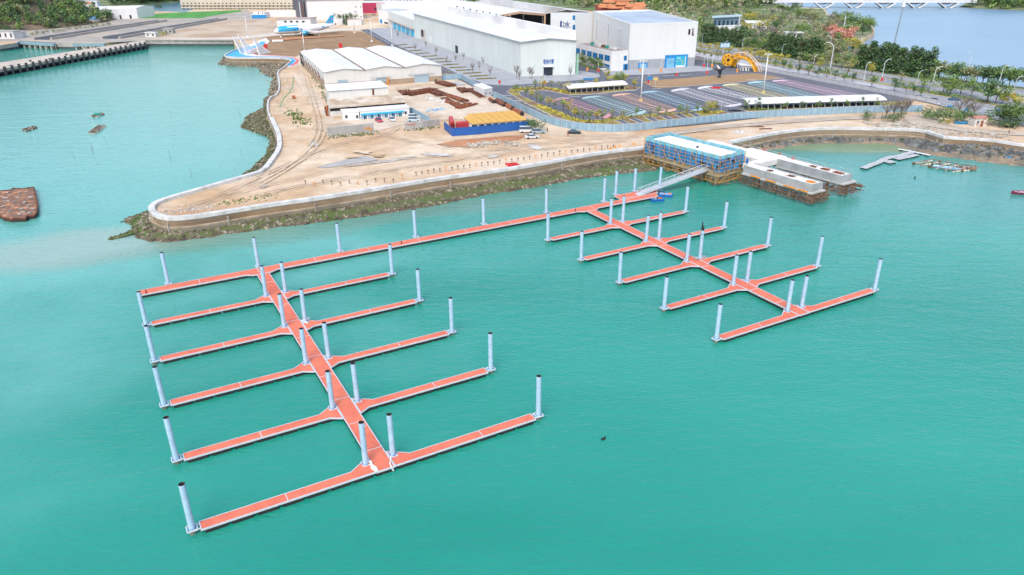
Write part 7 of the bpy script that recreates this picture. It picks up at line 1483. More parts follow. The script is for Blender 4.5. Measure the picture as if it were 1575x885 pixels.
for k, (a_, b_, l) in enumerate((((28, 72.4), (86, 75.9), 'left ribbed piled quay face with a blue upper edge across the inner basin'), ((115, 76.3), (163, 75.9), 'right ribbed piled quay face of the inner basin'))):
    A, B = W(*a_, 0), W(*b_, 0); r = root('ribbed_quay', l, 'quay', A); mb = MB(); mb.beam(at_h(A, 4.2), at_h(B, 4.2), 2.4, 1.8); mb.build('capping', mat('teal_capping', (.22, .36, .42), .8, .1, .3), r, world=True); n = int((B - A).length / 2.6)
    for i in range(n): q = A.lerp(B, (i + .5) / n); mb = MB(); mb.beam(at_h(q, -1), at_h(q, 3.4), .9, .9); mb.build('pile', [STEEL, TAR][i % 2], r, world=True)
P = [W(225.4, 62.4, 5), W(290, 62.3, 5), W(358.5, 62.2, 5)]
def quaywall(pts, lab, h=5.0):
    r = root('quay_wall', lab, 'quay wall', (pts[0].x, pts[0].y, 0)); mb = MB(); m2 = MB()
    for a_, b_ in zip(pts, pts[1:]): mb.beam(at_h(a_, 3.9), at_h(b_, 3.9), 1.2, 2.5); m2.beam(at_h(a_, .8), at_h(b_, .8), 1.0, 3.6)
    mb.build('upper_wall', CONC, r, world=True); m2.build('tidal_zone', mat('tidal_dark_wall', (.06, .075, .09), .8, .2, .3), r, world=True)
quaywall(P, 'straight grey quay wall with a dark tidal band at the head of the left bay'); quaywall(pxs([(-300, 91), (-120, 82.5), (0, 70), (25, 66.5), (28, 62.8)]), 'grey quay wall at the far left basin corner'); quaywall(pxs([(86, 66.5), (115, 67), (116, 66.8)]), 'short grey quay wall between the two ribbed faces')
# ------------------------------------------------------------------ vegetation
def leafmat(name, c, c2):
    return mat(name, c, .85, .3, .9, col2=c2, c2scale=.5, c2lo=.45, c2hi=.58)
LEAF = {'dark': (leafmat('leaf_dark', (.022, .055, .022), (.035, .075, .03)), leafmat('leaf_dark_light', (.05, .10, .035), (.07, .12, .04))),
        'green': (leafmat('leaf_green', (.045, .085, .02), (.07, .12, .03)), leafmat('leaf_green_light', (.10, .16, .035), (.13, .18, .05))),
        'olive': (leafmat('leaf_olive', (.085, .10, .045), (.12, .13, .06)), leafmat('leaf_olive_light', (.17, .18, .09), (.20, .20, .11))),
        'yellow': (leafmat('leaf_yellow', (.13, .14, .02), (.20, .19, .03)), leafmat('leaf_yellow_light', (.28, .24, .04), (.34, .27, .05))),
        'grey': (leafmat('leaf_grey', (.14, .13, .10), (.18, .16, .13)), leafmat('leaf_grey_light', (.24, .22, .17), (.28, .25, .20))),
        'red': (leafmat('leaf_red', (.24, .09, .06), (.30, .12, .09)), leafmat('leaf_red_light', (.38, .17, .13), (.42, .22, .17)))}
def leafquad(mb, p, s, rg_, k):
    a = Vector((rg_.gauss(0, 1), rg_.gauss(0, 1), rg_.gauss(0, 1) * .6)).normalized(); b = a.cross(Vector((rg_.gauss(0, 1), rg_.gauss(0, 1), rg_.gauss(0, 1)))).normalized()
    a *= s * rg_.uniform(.6, 1.2); b *= s * rg_.uniform(.4, .9); i = len(mb.v); mb.v += [tuple(p - a), tuple(p - b * .8), tuple(p + a), tuple(p + b)]; mb.f.append((i, i + 1, i + 2, i + 3)); mb.mi.append(k)
def crown(mb, base, kind, h, rg_, n, leaf):
    """leaves in clumps through the crown's volume; unit-height tree of height h standing at base"""
    lob = []
    if kind == 'pine':
        for i in range(11): z = .12 + .86 * i / 10; r_ = .21 * (1 - z * .72) * rg_.uniform(.7, 1.2); t = rg_.random() * 6.3; lob.append((Vector((math.cos(t), math.sin(t), 0)) * r_ * .6 + Vector((0, 0, z)), r_ * .95 + .03, .10))
    elif kind == 'young':
        for i in range(9): t = rg_.random() * 6.3; q = rg_.random() * .24; lob.append((Vector((math.cos(t) * q, math.sin(t) * q, rg_.uniform(.45, .92))), rg_.uniform(.09, .17), .10))
    elif kind == 'bush':
        for i in range(9): t = rg_.random() * 6.3; q = rg_.random() * .5; lob.append((Vector((math.cos(t) * q, math.sin(t) * q, rg_.uniform(.25, .75 - q * .5))), rg_.uniform(.2, .34), .24))
    else:
        for i in range(12): t = rg_.random() * 6.3; q = rg_.random() ** .6 * .38; lob.append((Vector((math.cos(t) * q, math.sin(t) * q, rg_.uniform(.34, .88 - q * .35))), rg_.uniform(.12, .21), .13))
    for i in range(n):
        c, r_, rz = lob[rg_.randrange(len(lob))]; d = Vector((rg_.gauss(0, 1), rg_.gauss(0, 1), rg_.gauss(0, 1))).normalized() * rg_.random() ** .33
        p = Vector((c.x + d.x * r_, c.y + d.y * r_, c.z + d.z * rz)) * h; light = d.z > -.1 and rg_.random() < .5
        leafquad(mb, Vector(base) + p, leaf * h, rg_, 1 if rg_.random() < .42 else 0)
def trunkmesh(kind, rg_, bare=False):
    mb = MB(); top = {'pine': .95, 'young': .6, 'bush': .35}.get(kind, .5)
    mb.tube((0, 0, -.02), (.01, .01, top * .6), .022, .015, 7); mb.tube((.01, .01, top * .6), (.02, -.01, top), .015, .007, 6)
    for i in range(16 if bare else 6):
        t = i * 2.4; z0 = top * rg_.uniform(.35, .95); l = rg_.uniform(.18, .34); z1 = z0 + l * rg_.uniform(.7, 1.4); p1 = Vector((math.cos(t) * l * .8, math.sin(t) * l * .8, min(z1, .95)))
        mb.tube((.01, 0, z0), p1, .010, .004, 5)
        if bare:
            for j in range(5): q = Vector((rg_.gauss(0, .07), rg_.gauss(0, .07), rg_.uniform(.02, .14))); mb.tube(Vector((.01, 0, z0)).lerp(p1, rg_.uniform(.4, 1)), p1 + q, .005, .002, 4)
    return mb
PROTO = {}
def tree_proto(kind, col, var, bare=False):
    key = (kind, col, var)
    if key in PROTO: return PROTO[key]
    rg_ = random.Random(hash(kind) % 1 + var * 17 + len(kind) * 5 + len(col)); tm = trunkmesh(kind, rg_, bare)
    ot = tm.build('trunk', TWIG if bare else BARK); me_t = ot.data; bpy.data.objects.remove(ot)
    cm = MB()
    if not bare: crown(cm, (0, 0, 0), kind, 1.0, rg_, {'pine': 620, 'young': 300, 'bush': 420}.get(kind, 560), {'young': .035, 'pine': .036}.get(kind, .04))
    elif col != 'grey': crown(cm, (0, 0, 0), 'round', 1.0, rg_, 160, .03)
    me_c = None
    if cm.f: oc = cm.build('crown', list(LEAF[col])); me_c = oc.data; bpy.data.objects.remove(oc)
    PROTO[key] = (me_t, me_c); return PROTO[key]
NAME = {'pine': 'pine_tree', 'round': 'leafy_tree', 'young': 'young_tree', 'bush': 'bush'}
TREEN = [0]
def tree(px, py, kind, col, h, lab, group, bare=False, wide=1.0, z=5.0):
    var = R.randrange(4); mt, mc = tree_proto(kind, col, var, bare); P = W(px, py, z); nm = 'bare_tree' if bare else NAME[kind]
    r = root(nm, lab, 'bush' if kind == 'bush' else 'tree', P, R.random() * 6.28, group=group); r.scale = (h * wide, h * wide, h)
    o = bpy.data.objects.new('trunk', mt); COL.objects.link(o); o.parent = r
    if mc: o = bpy.data.objects.new('crown', mc); COL.objects.link(o); o.parent = r
    TREEN[0] += 1; return r
def row(pts, n, kind, cols, h, what, group, jit=1.0, bare=False, wide=1.0, hj=.15):
    L = []; tot = sum(math.hypot(b[0] - a[0], b[1] - a[1]) for a, b in zip(pts, pts[1:]))
    for i in range(n):
        d = tot * (i + .5) / n
        for a, b in zip(pts, pts[1:]):
            s_ = math.hypot(b[0] - a[0], b[1] - a[1])
            if d <= s_: L.append((a[0] + (b[0] - a[0]) * d / s_, a[1] + (b[1] - a[1]) * d / s_)); break
            d -= s_
    each(L, kind, cols, h, what, group, jit, bare, wide, hj)
def each(L, kind, cols, h, what, group, jit=0, bare=False, wide=1.0, hj=.15):
    cols = cols if isinstance(cols, (list, tuple)) else [cols]
    for i, (x, y) in enumerate(L): tree(x + R.uniform(-1, 1) * jit, y + R.uniform(-.5, .5) * jit, kind, cols[i % len(cols)] if len(cols) < 3 else R.choice(cols), h * R.uniform(1 - hj, 1 + hj), what % nth(i), group, bare, wide)
# avenue rows
row([(1078, 66), (1142, 74.5)], 17, 'pine', 'dark', 10.5, 'tall dark tree in the dense hedge row right of the exhibition hall, %s from left', 'dark trees beyond the avenue near the hall', wide=1.35)
row([(1144, 76), (1178, 82)], 7, 'round', ['green', 'dark'], 8, 'green round tree beyond the avenue behind the yellow arch, %s from left', 'round trees behind the arch')
row([(1180, 83), (1260, 97)], 19, 'pine', 'dark', 11.5, 'tall dark tree in the middle dense row beyond the avenue, %s from left', 'dark trees in the middle of the avenue', wide=1.35)
row([(1238, 99), (1318, 108)], 8, 'round', ['green', 'olive'], 8.5, 'broad green tree beyond the avenue between the two dark rows, %s from left', 'broad trees between the dark rows', 2)
row([(1318, 105), (1430, 122)], 24, 'pine', 'dark', 12, 'tall dark tree in the right-hand dense row facing the river, %s from left', 'dark trees by the river', wide=1.35)
row([(1428, 122), (1500, 128), (1590, 138)], 15, 'round', ['green', 'dark', 'olive'], 9, 'bushy green tree on the river side of the avenue at the right, %s from left', 'river-side trees', 3, wide=1.1)
row([(1432, 119), (1590, 133)], 8, 'round', ['dark', 'green'], 8, 'darker tree against the river at the right edge, %s from left', 'trees against the river', 3)
each([(1420, 136), (1450, 146), (1460, 149), (1477, 146), (1493, 151)], 'round', 'green', 9, 'large round tree on the verge of the shore road, %s from left', 'large verge trees', wide=1.1)
each([(1518, 160), (1530, 161)], 'round', ['dark', 'green'], 10.5, 'big dense tree at the right part of the verge, %s from left', 'large verge trees', wide=1.2)
each([(1541, 161), (1549, 163), (1563, 167)], 'round', 'yellow', 6, 'yellow-leaved verge tree right of the big dense trees, %s from left', 'yellow verge trees')
each([(1078, 77), (1090, 79), (1103, 80), (1112, 81.5), (1121, 83), (1141, 86.5), (1151, 88), (1160, 90), (1168, 91), (1176, 92.5), (1184, 94), (1192, 97), (1203, 99.5)], 'round', 'yellow', 5.6, 'yellow-green umbrella tree in the avenue median, %s from left', 'median trees', wide=1.15)
each([(1229, 102), (1259, 110), (1303, 118), (1340, 118), (1385, 130), (1305, 112)], 'young', ['olive', 'yellow'], 7, 'loose pale median tree further right in the avenue, %s from left', 'loose median trees', wide=1.2)
each([(1192, 103), (1205, 106), (1214, 109), (1228, 113), (1243, 116.5), (1256, 119), (1271, 120), (1284, 123), (1298, 126), (1311, 127), (1340, 136), (1375, 141), (1393, 143), (1405, 146), (1416, 149)], 'round', ['green', 'dark'], 5.8, 'small round footpath tree along the pale railing, %s from left', 'footpath trees')
each([(1075, 85), (1084, 87), (1094, 89), (1104, 91), (1115, 94)], 'round', ['green', 'olive'], 3.6, 'low tree along the footpath left of the arch, %s from left', 'low footpath trees')
for i in range(26):
    x = 1212 + i * 7.2 + (i % 2) * 1.2; y = 114.3 + (x - 1212) * .188; tree(x, y, 'bush', 'dark', 1.5, 'small clipped dark shrub beside the pale railing, %s from left' % nth(i), 'clipped shrubs along the railing')
# islands in the car park
each([(793, 144), (808, 151), (816, 154), (825, 160), (833, 164.5), (845, 166), (854, 170.5), (866, 173), (874, 179), (884, 186), (890, 186), (897, 190), (906, 191), (918, 189), (926, 188), (940, 186)], 'young', ['green', 'olive', 'yellow'], 5.2, 'young street tree on the left planting strip of the car park, %s from left', 'young trees on the left strip', .5, wide=1.15)
each([(823, 139), (835, 138.5), (848, 138), (861, 141), (872, 143.5), (893, 140), (917, 138.5), (936, 137), (934, 124), (975, 139)], 'young', ['olive', 'green', 'yellow'], 5.4, 'young tree on the road island by the shorter canopy, %s from left', 'young trees by the short canopy', .4, wide=1.1)
each([(947, 128.5), (953, 130), (959, 129)], 'round', ['yellow', 'green'], 6, 'fuller yellow-green tree at the island corner near the road, %s of three', 'corner island trees')
each([(957, 188), (978, 184), (1000, 183), (1012, 181), (1023, 182), (1045, 180), (1055, 178), (1072, 176)], 'young', ['olive', 'green'], 4.6, 'thin young tree among the service bays of the front strip, %s from left', 'young trees on the front strip', .4)
each([(1083, 176), (1093, 174), (1101, 173)], 'round', ['olive', 'yellow'], 5.2, 'rounder tree at the right end of the front strip, %s from left', 'front strip end trees')
each([(1147, 171), (1165, 172), (1208, 173), (1233, 172.5), (1257, 172), (1277, 171.5), (1301, 171), (1323, 170), (1347, 169)], 'young', ['green', 'dark'], 4.8, 'thin young tree in front of the long canopy, %s from left', 'young trees at the long canopy', .3)
each([(671, 86), (687, 99), (701, 96), (713, 93), (727, 112), (737, 109), (743, 101), (754, 118), (612, 58), (627, 57), (639, 80), (655, 74)], 'young', 'grey', 5.6, 'bare young tree on the striped plaza beside the warehouse, %s listed', 'bare plaza trees', 0, True, .8)
each([(795, 121.5), (799, 124), (815, 122), (818, 122.5), (877, 119.5)], 'young', 'grey', 7, 'bare tree against the front wall of the warehouse, %s from left', 'bare front trees', 0, True, .85)
each([(889, 97), (896, 99.5), (903, 102), (910, 105), (917, 106.5), (923, 108.5)], 'round', ['dark', 'green'], 6.5, 'dense green tree in front of the office annex, %s from left', 'annex trees', 0, wide=1.1)
for i in range(13):   # clipped hedges between the plaza bays
    a_ = W(609 + i * 10.3, 71 + i * 4.35); b_ = W(626 + i * 11.4, 69.6 + i * 4.35); mb = MB(); n = 9
    for j in range(n): p = a_.lerp(b_, (j + .5) / n); mb.box(p + Vector((0, 0, .35)), ((b_ - a_).length / n * .95, 1.1 + R.uniform(-.2, .2), .6 + R.uniform(-.1, .1)), math.atan2((b_ - a_).y, (b_ - a_).x))
    single('clipped_hedge', mb, leafmat('hedge_ochre', (.24, .18, .03), (.13, .15, .03)), 'low ochre hedge strip on the plaza beside the warehouse, %s from the far end' % nth(i), 'hedge', 'plaza hedge strips')
mb = MB()
for i in range(26): a_ = W(612 + i * 5.6, 73 + i * 2.1, 5.09); b_ = W(650 + i * 5.9, 69.5 + i * 2.05, 5.09); mb.beam(a_, b_, .7, .02)
struct('plaza_paving_bands', mb, mat('dark_paving_band', (.22, .24, .29), .85, .1, .4))
def hedge(pts, lab, w=1.6, h=.8, col='yellow'):
    rg_ = random.Random(int(pts[0][0])); mb = MB(); L = resample(pxs(pts), .8)
    for p in L:
        for _ in range(int(7 * w)): leafquad(mb, p + Vector((rg_.uniform(-w, w) * .6, rg_.uniform(-w, w) * .6, .3 + rg_.random() * h)), .42, rg_, 1 if rg_.random() < .5 else 0)
    single('shrub_hedge', mb, list(LEAF[col]), lab, 'hedge', 'shrub hedges on the islands')
hedge([(790, 139.5), (812, 138), (845, 138.2), (870, 144), (876, 145)], 'yellow shrub hedge along the top of the left road island', 2.2); hedge([(830, 165), (850, 173), (875, 184), (900, 190), (925, 190)], 'ochre shrub hedge along the lower left planting strip', 2.2)
hedge([(935, 185), (980, 181), (1030, 177.5), (1067, 175.5)], 'thin yellow hedge along the front planting strip', .9); hedge([(1075, 175), (1095, 174.5), (1110, 174.5)], 'yellow shrubs at the right end of the front strip', 2.4)
hedge([(1143, 170.5), (1155, 170), (1200, 172)], 'low shrubs at the left end of the long canopy', 1.4, col='green'); hedge([(1075, 92.5), (1095, 97), (1112, 101)], 'green clipped hedge along the road left of the arch', 1.6, col='green')
hedge([(1068, 78.5), (1120, 87), (1187, 99)], 'olive shrub band along the avenue behind the arch', 2.5, 1.2, 'olive'); hedge([(1430, 144.5), (1480, 153), (1520, 160)], 'green shrub band on the verge under the large trees', 2.2, 1.2, 'green'); hedge([(1500, 141.5), (1575, 151), (1620, 157)], 'green hedge band in the avenue median at the right', 1.8, .8, 'green')
hedge([(889, 99), (905, 105), (925, 110.5)], 'low hedge in front of the office annex', 1.2, .8, 'green'); hedge([(684, 119.5), (692, 120.5)], 'bright yellow shrub behind the hoarding corner', 2.4, 1.6)
# shore bushes
each([(817, 201), (822, 203.5), (812, 199)], 'bush', 'dark', 5.2, 'dark bushy tree clump right of the navy hoarding, %s of three', 'dark clump by the hoarding', 0, wide=1.1)
each([(1334, 186), (1331, 181)], 'bush', 'dark', 4.2, 'dark bush in front of the long hoarding, %s of two', 'dark shore bushes'); each([(1365, 187), (1374, 188), (1381, 186)], 'bush', 'dark', 4.2, 'dark bush under the bare shrub by the shore, %s from left', 'shore bushes under the bare shrub')
each([(1362, 182), (1374, 180), (1385, 182), (1392, 176)], 'round', 'grey', 8, 'bare brownish shrub tree at the hoarding end, %s from left', 'bare shrub trees', 0, True, 1.3); each([(1475, 176), (1488, 178), (1497, 180)], 'round', 'grey', 8, 'bare branching tree behind the shore bushes, %s from left', 'bare trees behind the bushes', 0, True, 1.4)
each([(1425, 182), (1433, 184), (1441, 186), (1450, 187), (1460, 189), (1470, 188), (1481, 187), (1492, 188), (1508, 189), (1515, 193), (1446, 178), (1462, 180)], 'bush', ['dark', 'green'], 4.8, 'dense green bush in the thicket left of the white hut, %s from left', 'thicket by the white hut', 1, wide=1.3)
each([(1446, 191), (1457, 192.5)], 'bush', ['green', 'yellow'], 2.6, 'small bright bush in front of the thicket, %s of two', 'small bright bushes')
each([(1541, 194), (1552, 195), (1561, 193)], 'round', ['dark', 'green'], 9, 'large dense tree right of the white hut, %s from left', 'trees right of the hut', 0, wide=1.2); each([(1536, 194), (1547, 196.5), (1558, 197), (1566, 195)], 'bush', 'dark', 5.5, 'dark undergrowth below the large right-hand tree, %s from left', 'undergrowth right of the hut', wide=1.2)
# hangar garden, left quay
each([(513, 30), (518, 30), (523, 30.5), (534, 30), (540, 30), (546, 30)], 'round', ['dark', 'green'], 6, 'dark garden tree in front of the white hangar, %s from left', 'hangar garden trees', wide=1.2); each([(529, 38), (533, 39)], 'pine', 'dark', 8, 'dark narrow tree between the white walls by the hangar, %s of two', 'narrow trees by the hangar')
each([(243, 55), (250, 55.5), (256, 55)], 'bush', ['green', 'yellow'], 5, 'yellow-green bush on the far quay, %s of three', 'far quay bushes', wide=1.3); each([(243, 15.5), (247, 16)], 'round', 'dark', 6, 'dark tree standing by the channel behind the green field, %s of two', 'trees by the channel')
row([(45, 55), (120, 45), (170, 39)], 15, 'bush', ['green', 'dark', 'olive'], 3.4, 'low bush along the far quay road below the hill, %s from left', 'bushes along the far quay road', 2, wide=1.4)
each([(191, 19), (197, 19.5), (203, 18), (209, 17), (213, 19)], 'round', ['dark', 'green'], 9, 'dark tree behind the white quay shed, %s from left', 'trees behind the quay shed')
# mixed park beyond the avenue: individual trees, nearest and largest first
rg2 = random.Random(21); spots = []; POLY = [(1078, 58), (1075, 48), (1040, 30), (1030, 20), (1180, 14), (1262, 18), (1292, 28), (1338, 42), (1338, 50), (1318, 60), (1318, 70), (1332, 84), (1345, 96), (1316, 100), (1220, 86), (1130, 68)]
tries = 0
while len(spots) < 104 and tries < 5000:
    tries += 1; x = rg2.uniform(1030, 1345); y = rg2.uniform(15, 100)
    if inside(x, y, POLY) and not (1085 < x < 1165 and 40 < y < 52) and all(abs(x - a) / 7 + abs(y - b) / 3.2 > 1 for a, b in spots): spots.append((x, y))
spots.sort(key=lambda q: q[0])
for i, (x, y) in enumerate(spots):
    red = 1262 < x < 1312 and 56 < y < 74; bare = rg2.random() < .22 and not red; col = 'red' if red else rg2.choice(['green', 'dark', 'olive', 'olive', 'grey', 'yellow', 'green']) if not bare else 'grey'
    if x > 1300 and y < 60: col = rg2.choice(['dark', 'green'])
    kind = 'round'; h = rg2.uniform(7, 10.5) * (1.15 if y > 40 else 1.0)
    tree(x, y, kind, col, h, '%s park tree beyond the avenue, %s from left' % ({'red': 'reddish', 'green': 'green', 'dark': 'dark green', 'olive': 'pale olive', 'grey': 'bare grey' if bare else 'dry grey', 'yellow': 'yellowish'}[col], nth(i) if i < 79 else 'number %d' % (i + 1)), 'park trees beyond the avenue', bare, 1.35)
# far woods as one mass each
def wood(name, poly, n, h, cols, lab, seed, zf=None, leaves=46):
    rg_ = random.Random(seed); xs = [p[0] for p in poly]; ys = [p[1] for p in poly]; mb = MB(); c = 0; t_ = 0
    while c < n and t_ < 40000:
        t_ += 1; x = rg_.uniform(min(xs), max(xs)); y = rg_.uniform(min(ys), max(ys))
        if not inside(x, y, poly): continue
        P = W(x, y); 
        if zf: P.z = zf(P.x, P.y)
        k0 = len(mb.mi); kind = rg_.choice(['round', 'round', 'pine', 'bush']); crown(mb, P, kind, h * rg_.uniform(.7, 1.25), rg_, leaves, .11); ci = rg_.randrange(len(cols)) * 2
        for j in range(k0, len(mb.mi)): mb.mi[j] += ci
        c += 1
    ml = []
    for c_ in cols: ml += list(LEAF[c_])
    o = mb.build(name, ml); o['kind'] = 'stuff'; o['label'] = lab; o['category'] = 'wood'; return o
wood('distant_wood', [(870, 12), (870, -6), (1195, -6), (1195, 8), (1180, 13), (1030, 19), (1000, 24), (985, 17), (925, 14)], 420, 15, ['dark', 'green', 'olive'], 'wooded slopes behind the temple and exhibition hall', 5)
wood('distant_wood', [(985, 20), (1030, 20), (1075, 46), (1074, 56), (1040, 40)], 60, 9, ['olive', 'green', 'grey'], 'scrubby trees behind the exhibition hall roof', 6)
wood('distant_scrub', POLY, 900, 4.4, ['olive', 'green', 'grey', 'dark'], 'mixed scrub and undergrowth between the park trees', 7, leaves=26)
wood('distant_wood', [(720, 8), (720, -4), (870, -4), (872, 9), (800, 5)], 60, 9, ['green', 'dark'], 'tree tops beyond the open steel shed', 8)
# headlands
def headland(name, px, h0, lab, n, seed, hh=10, cols=('dark', 'green')):
    P = pxs(px, 1.35); c = sum(P, Vector()) / len(P); mb = MB(); K = 5
    ring = [P] + [[c + (p - c) * (1 - k / K * .9) + Vector((0, 0, h0 * math.sin(k / K * PI / 2))) for p in P] for k in range(1, K + 1)]
    for a_, b_ in zip(ring, ring[1:]):
        for i in range(len(P)): q = (i + 1) % len(P); mb.face([a_[i], a_[q], b_[q], b_[i]])
    mb.face(ring[-1]); struct(name, mb, LUSH); rg_ = random.Random(seed); mt_ = MB()
    for _ in range(n):
        i = rg_.randrange(len(P)); k = rg_.random() ** .7 * .92; p0 = P[i].lerp(P[(i + 1) % len(P)], rg_.random()); q = c + (p0 - c) * (1 - k * .9); q.z = 1.35 + h0 * math.sin(min(1, k) * PI / 2); k0 = len(mt_.mi); crown(mt_, q, rg_.choice(['round', 'pine', 'round']), hh * rg_.uniform(.7, 1.2), rg_, 44, .11); ci = rg_.randrange(len(cols)) * 2
        for j in range(k0, len(mt_.mi)): mt_.mi[j] += ci
    ml = []
    for c_ in cols: ml += list(LEAF[c_])
    o = mt_.build('distant_wood', ml); o['kind'] = 'stuff'; o['label'] = lab; o['category'] = 'wood'
headland('river_headland', [(1474, 11), (1500, 13.5), (1540, 15), (1575, 16.5), (1640, 18), (1700, 19), (1740, 8), (1700, -4), (1600, -6), (1500, -3)], 7, 'dark wooded headland at the right end of the bridge', 620, 9, 13)
headland('channel_headland', [(148, 8), (165, 10), (185, 10.5), (205, 9.5), (225, 8), (250, 5.5), (275, 3.5), (320, 1), (360, -3), (260, -6), (150, -5)], 8, 'dark wooded headland across the channel at the top left', 560, 10, 14, ('dark',))
# wooded hill at the far left
HC = W(-30, 36); HR = (W(112, 41) - HC).length
def hillz(x, y):
    d = math.hypot((x - HC.x), (y - HC.y) * .9) / HR; return 5 + 52 * max(0, 1 - d) ** 1.15 + (1.5 * math.sin(x * .05) if d < .9 else 0)
mb = MB(); rings = []
for k in range(13):
    d = HR * (1.02 - k / 12); rings.append([Vector((HC.x + d * math.cos(t * PI / 20), HC.y + d * math.sin(t * PI / 20) / .9, 0)) for t in range(40)])
for rw in rings:
    for p in rw: p.z = hillz(p.x, p.y) - .05 * (rw is rings[0]) * 8
for a_, b_ in zip(rings, rings[1:]):
    for i in range(40): q = (i + 1) % 40; mb.face([a_[i], a_[q], b_[q], b_[i]])
struct('wooded_hill', mb, mat('hill_ground', (.07, .07, .035), .95, .3, .1, col2=(.16, .12, .08), c2scale=.05))
rg3 = random.Random(4); mb = MB(); cols = ['dark', 'dark', 'green', 'olive']; cnt = 0
while cnt < 950:
    t = rg3.random() * 6.283; d = HR * rg3.random() ** .5 * .99; x = HC.x + d * math.cos(t); y = HC.y + d * math.sin(t) / .9
    if y > HC.y + HR * .35: continue
    k0 = len(mb.mi); crown(mb, (x, y, hillz(x, y) - .8), rg3.choice(['round', 'round', 'bush', 'pine']), rg3.uniform(6, 11), rg3, 84, .09); ci = rg3.choice([0, 0, 0, 1, 1, 2, 2, 3]) * 2
    for j in range(k0, len(mb.mi)): mb.mi[j] += ci
    cnt += 1
ml = []
for c_ in cols: ml += list(LEAF[c_])
o = mb.build('hillside_wood', ml); o['kind'] = 'stuff'; o['label'] = 'mixed green and bare wood covering the far left hill'; o['category'] = 'wood'
# small houses and far blocks
def house(x, y, w, d, h, wm, rm, lab, name='house', roof='flat'):
    P = W(x, y); rt_ = root(name, lab, 'house', P, R.uniform(-.2, .2), group='far houses'); mb = MB(); mb.box((0, d / 2, h / 2), (w, d, h)); mb.build('wall', wm, rt_)
    mb = MB()
    if roof == 'flat': mb.box((0, d / 2, h + .2), (w + .8, d + .8, .4))
    else:
        for s in (-1, 1): mb.face([(-w / 2 - .4, d / 2 + s * (d / 2 + .4), h), (w / 2 + .4, d / 2 + s * (d / 2 + .4), h), (w / 2 + .4, d / 2, h + d * .25), (-w / 2 - .4, d / 2, h + d * .25)][::s])
        mb.face([(-w / 2, 0, h), (-w / 2, d, h), (-w / 2, d / 2, h + d * .24)]); mb.face([(w / 2, d, h), (w / 2, 0, h), (w / 2, d / 2, h + d * .24)])
    mb.build('roof', rm, rt_); k = max(2, int(w / 4))
    for i in range(k):
        for z in ([1.6] if h < 5 else [1.8, h - 1.8]): mb = MB(); mb.box((-w / 2 + w * (i + .5) / k, -.04, z), (1.3, .14, 1.3)); mb.build('window', GLASS, rt_)
for i, (x, y, w, d, h, wm, rm, ro) in enumerate(((90, 21, 12, 9, 7, WHITE2, CREAM, 'flat'), (100, 17, 14, 9, 6, WHITE2, STEEL, 'flat'), (108, 23, 12, 8, 6, WHITE2, WHITE2, 'flat'), (118, 19, 12, 9, 8, CREAM, WHITE2, 'flat'), (112, 28, 14, 8, 5, WHITE, STEEL, 'flat'), (102, 31, 10, 7, 4, WHITE2, STEEL, 'gable'), (130, 15, 16, 9, 6, WHITE2, REDS, 'gable'), (141, 13.5, 14, 9, 7, WHITE, WHITE2, 'flat'))):
    house(x, y, w, d, h, wm, rm, 'small pale house at the foot of the wooded hill, %s in the cluster' % nth(i), roof=ro)
house(6, 60, 18, 8, 5, WHITE2, GREYC, 'old white two-storey house at the left edge below the hill'); house(20, 58.5, 12, 7, 4, WHITE2, WHITE2, 'low ruined white house beside the inner basin'); house(128, 36, 22, 8, 3.4, WHITE2, mat('blue_shed_roof', (.12, .30, .50), .6, .1, .3), 'low shed with a blue roof in front of the quay shed', roof='gable')
house(232, 57.5, 8, 4, 3, WHITE2, WHITE2, 'small white hut on the far quay beside the yellow bush', 'hut'); house(259, 52, 7, 5, 3.5, GREYC, GREYC, 'small grey ruin on the far quay', 'hut')
GB = mat('blue_grey_glass', (.16, .26, .34), .3, .15, .2)
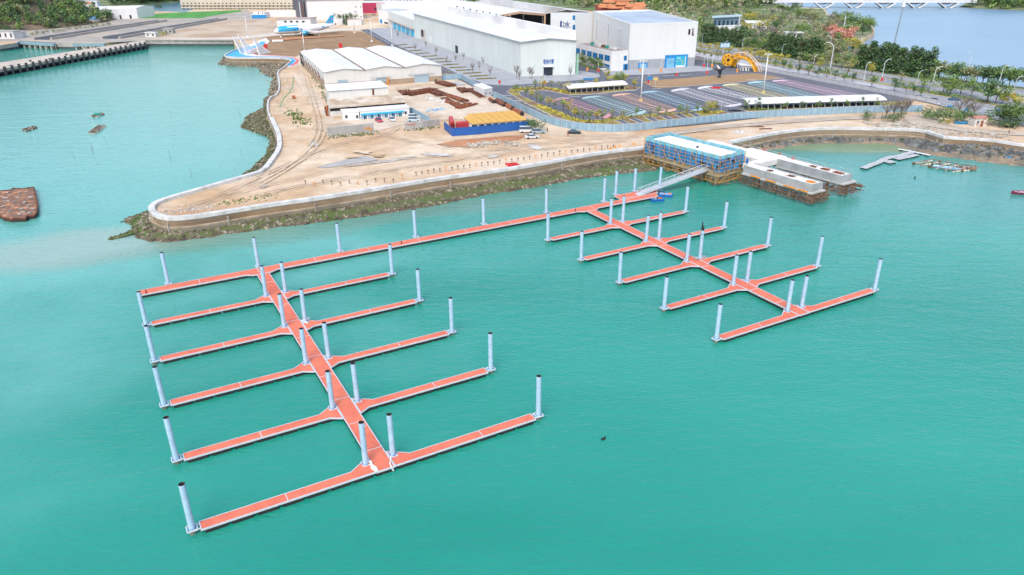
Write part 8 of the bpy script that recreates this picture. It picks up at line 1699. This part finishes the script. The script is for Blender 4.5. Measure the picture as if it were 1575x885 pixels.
r, A, B, d = simple_block('glass_pavilion', 'blue-grey glass pavilion with a slanted roof beyond the dark tree row', ((1096, 47), (1137, 44.5), (4, 16)), 9, GB, mat('pale_teal_roof', (.36, .50, .54), .6, .08, .1), ov=1.2)
for i in range(6): opening(A, B, 1098 + i * 6.5, 32, 1101 + i * 6.5, 44, GLASS, 'window', r, .1)
r, A, B, d = simple_block('white_hall', 'long low white building below the glass pavilion', ((1090, 52), (1158, 48.5), (3, 9)), 4.2, WHITE, WHITE2)
for i in range(9): opening(A, B, 1100 + i * 6, 44.5, 1103 + i * 6, 47, GLASS, 'window', r)
opening(A, B, 1098.5, 47.5, 1107, 50.5, CYAN, 'blue_shopfront', r, .3); opening(A, B, 1100.5, 41, 1103, 43.5, RED, 'red_panel', r, .3)
r, A, B, d = simple_block('pink_villa', 'pale pink villa with white walls above the far dark trees', ((1136, 9), (1172, 8), (2, 14)), 5.5, mat('pale_pink_wall', (.58, .48, .43), .8, .1, .2), WHITE)
for i in range(6): opening(A, B, 1139 + i * 5.4, 4.6, 1141.5 + i * 5.4, 6.4, GLASS, 'window', r)
for i, (x, y, w, h, m_) in enumerate(((1162, 44, 16, 4, STEEL), (1170, 46, 10, 3.5, WHITE), (1001, 26, 14, 4, WHITE), (1012, 27, 10, 3.5, WHITE), (1022, 28.5, 12, 3, WHITE2), (1088, 5, 14, 4, CREAM), (1222, 58, 12, 3, WHITE2), (1307, 41, 10, 3, WHITE))): house(x, y, w, 7, h, m_, WHITE2, 'small pale park building half hidden by trees, %s in the list from the hall' % nth(i), roof='gable' if i == 0 else 'flat')
for q in ([(1262, 48), (1280, 46), (1300, 47), (1305, 50), (1285, 52), (1266, 51)], [(1215, 58), (1228, 60), (1252, 70), (1262, 80), (1250, 80), (1232, 70)], [(1327, 72), (1336, 71), (1341, 78), (1333, 82)], [(1205, 72), (1150, 60), (1150, 62.5), (1205, 75)], [(1265, 80), (1285, 79), (1340, 92), (1320, 92)]): ground('park_path', q, PAVE)
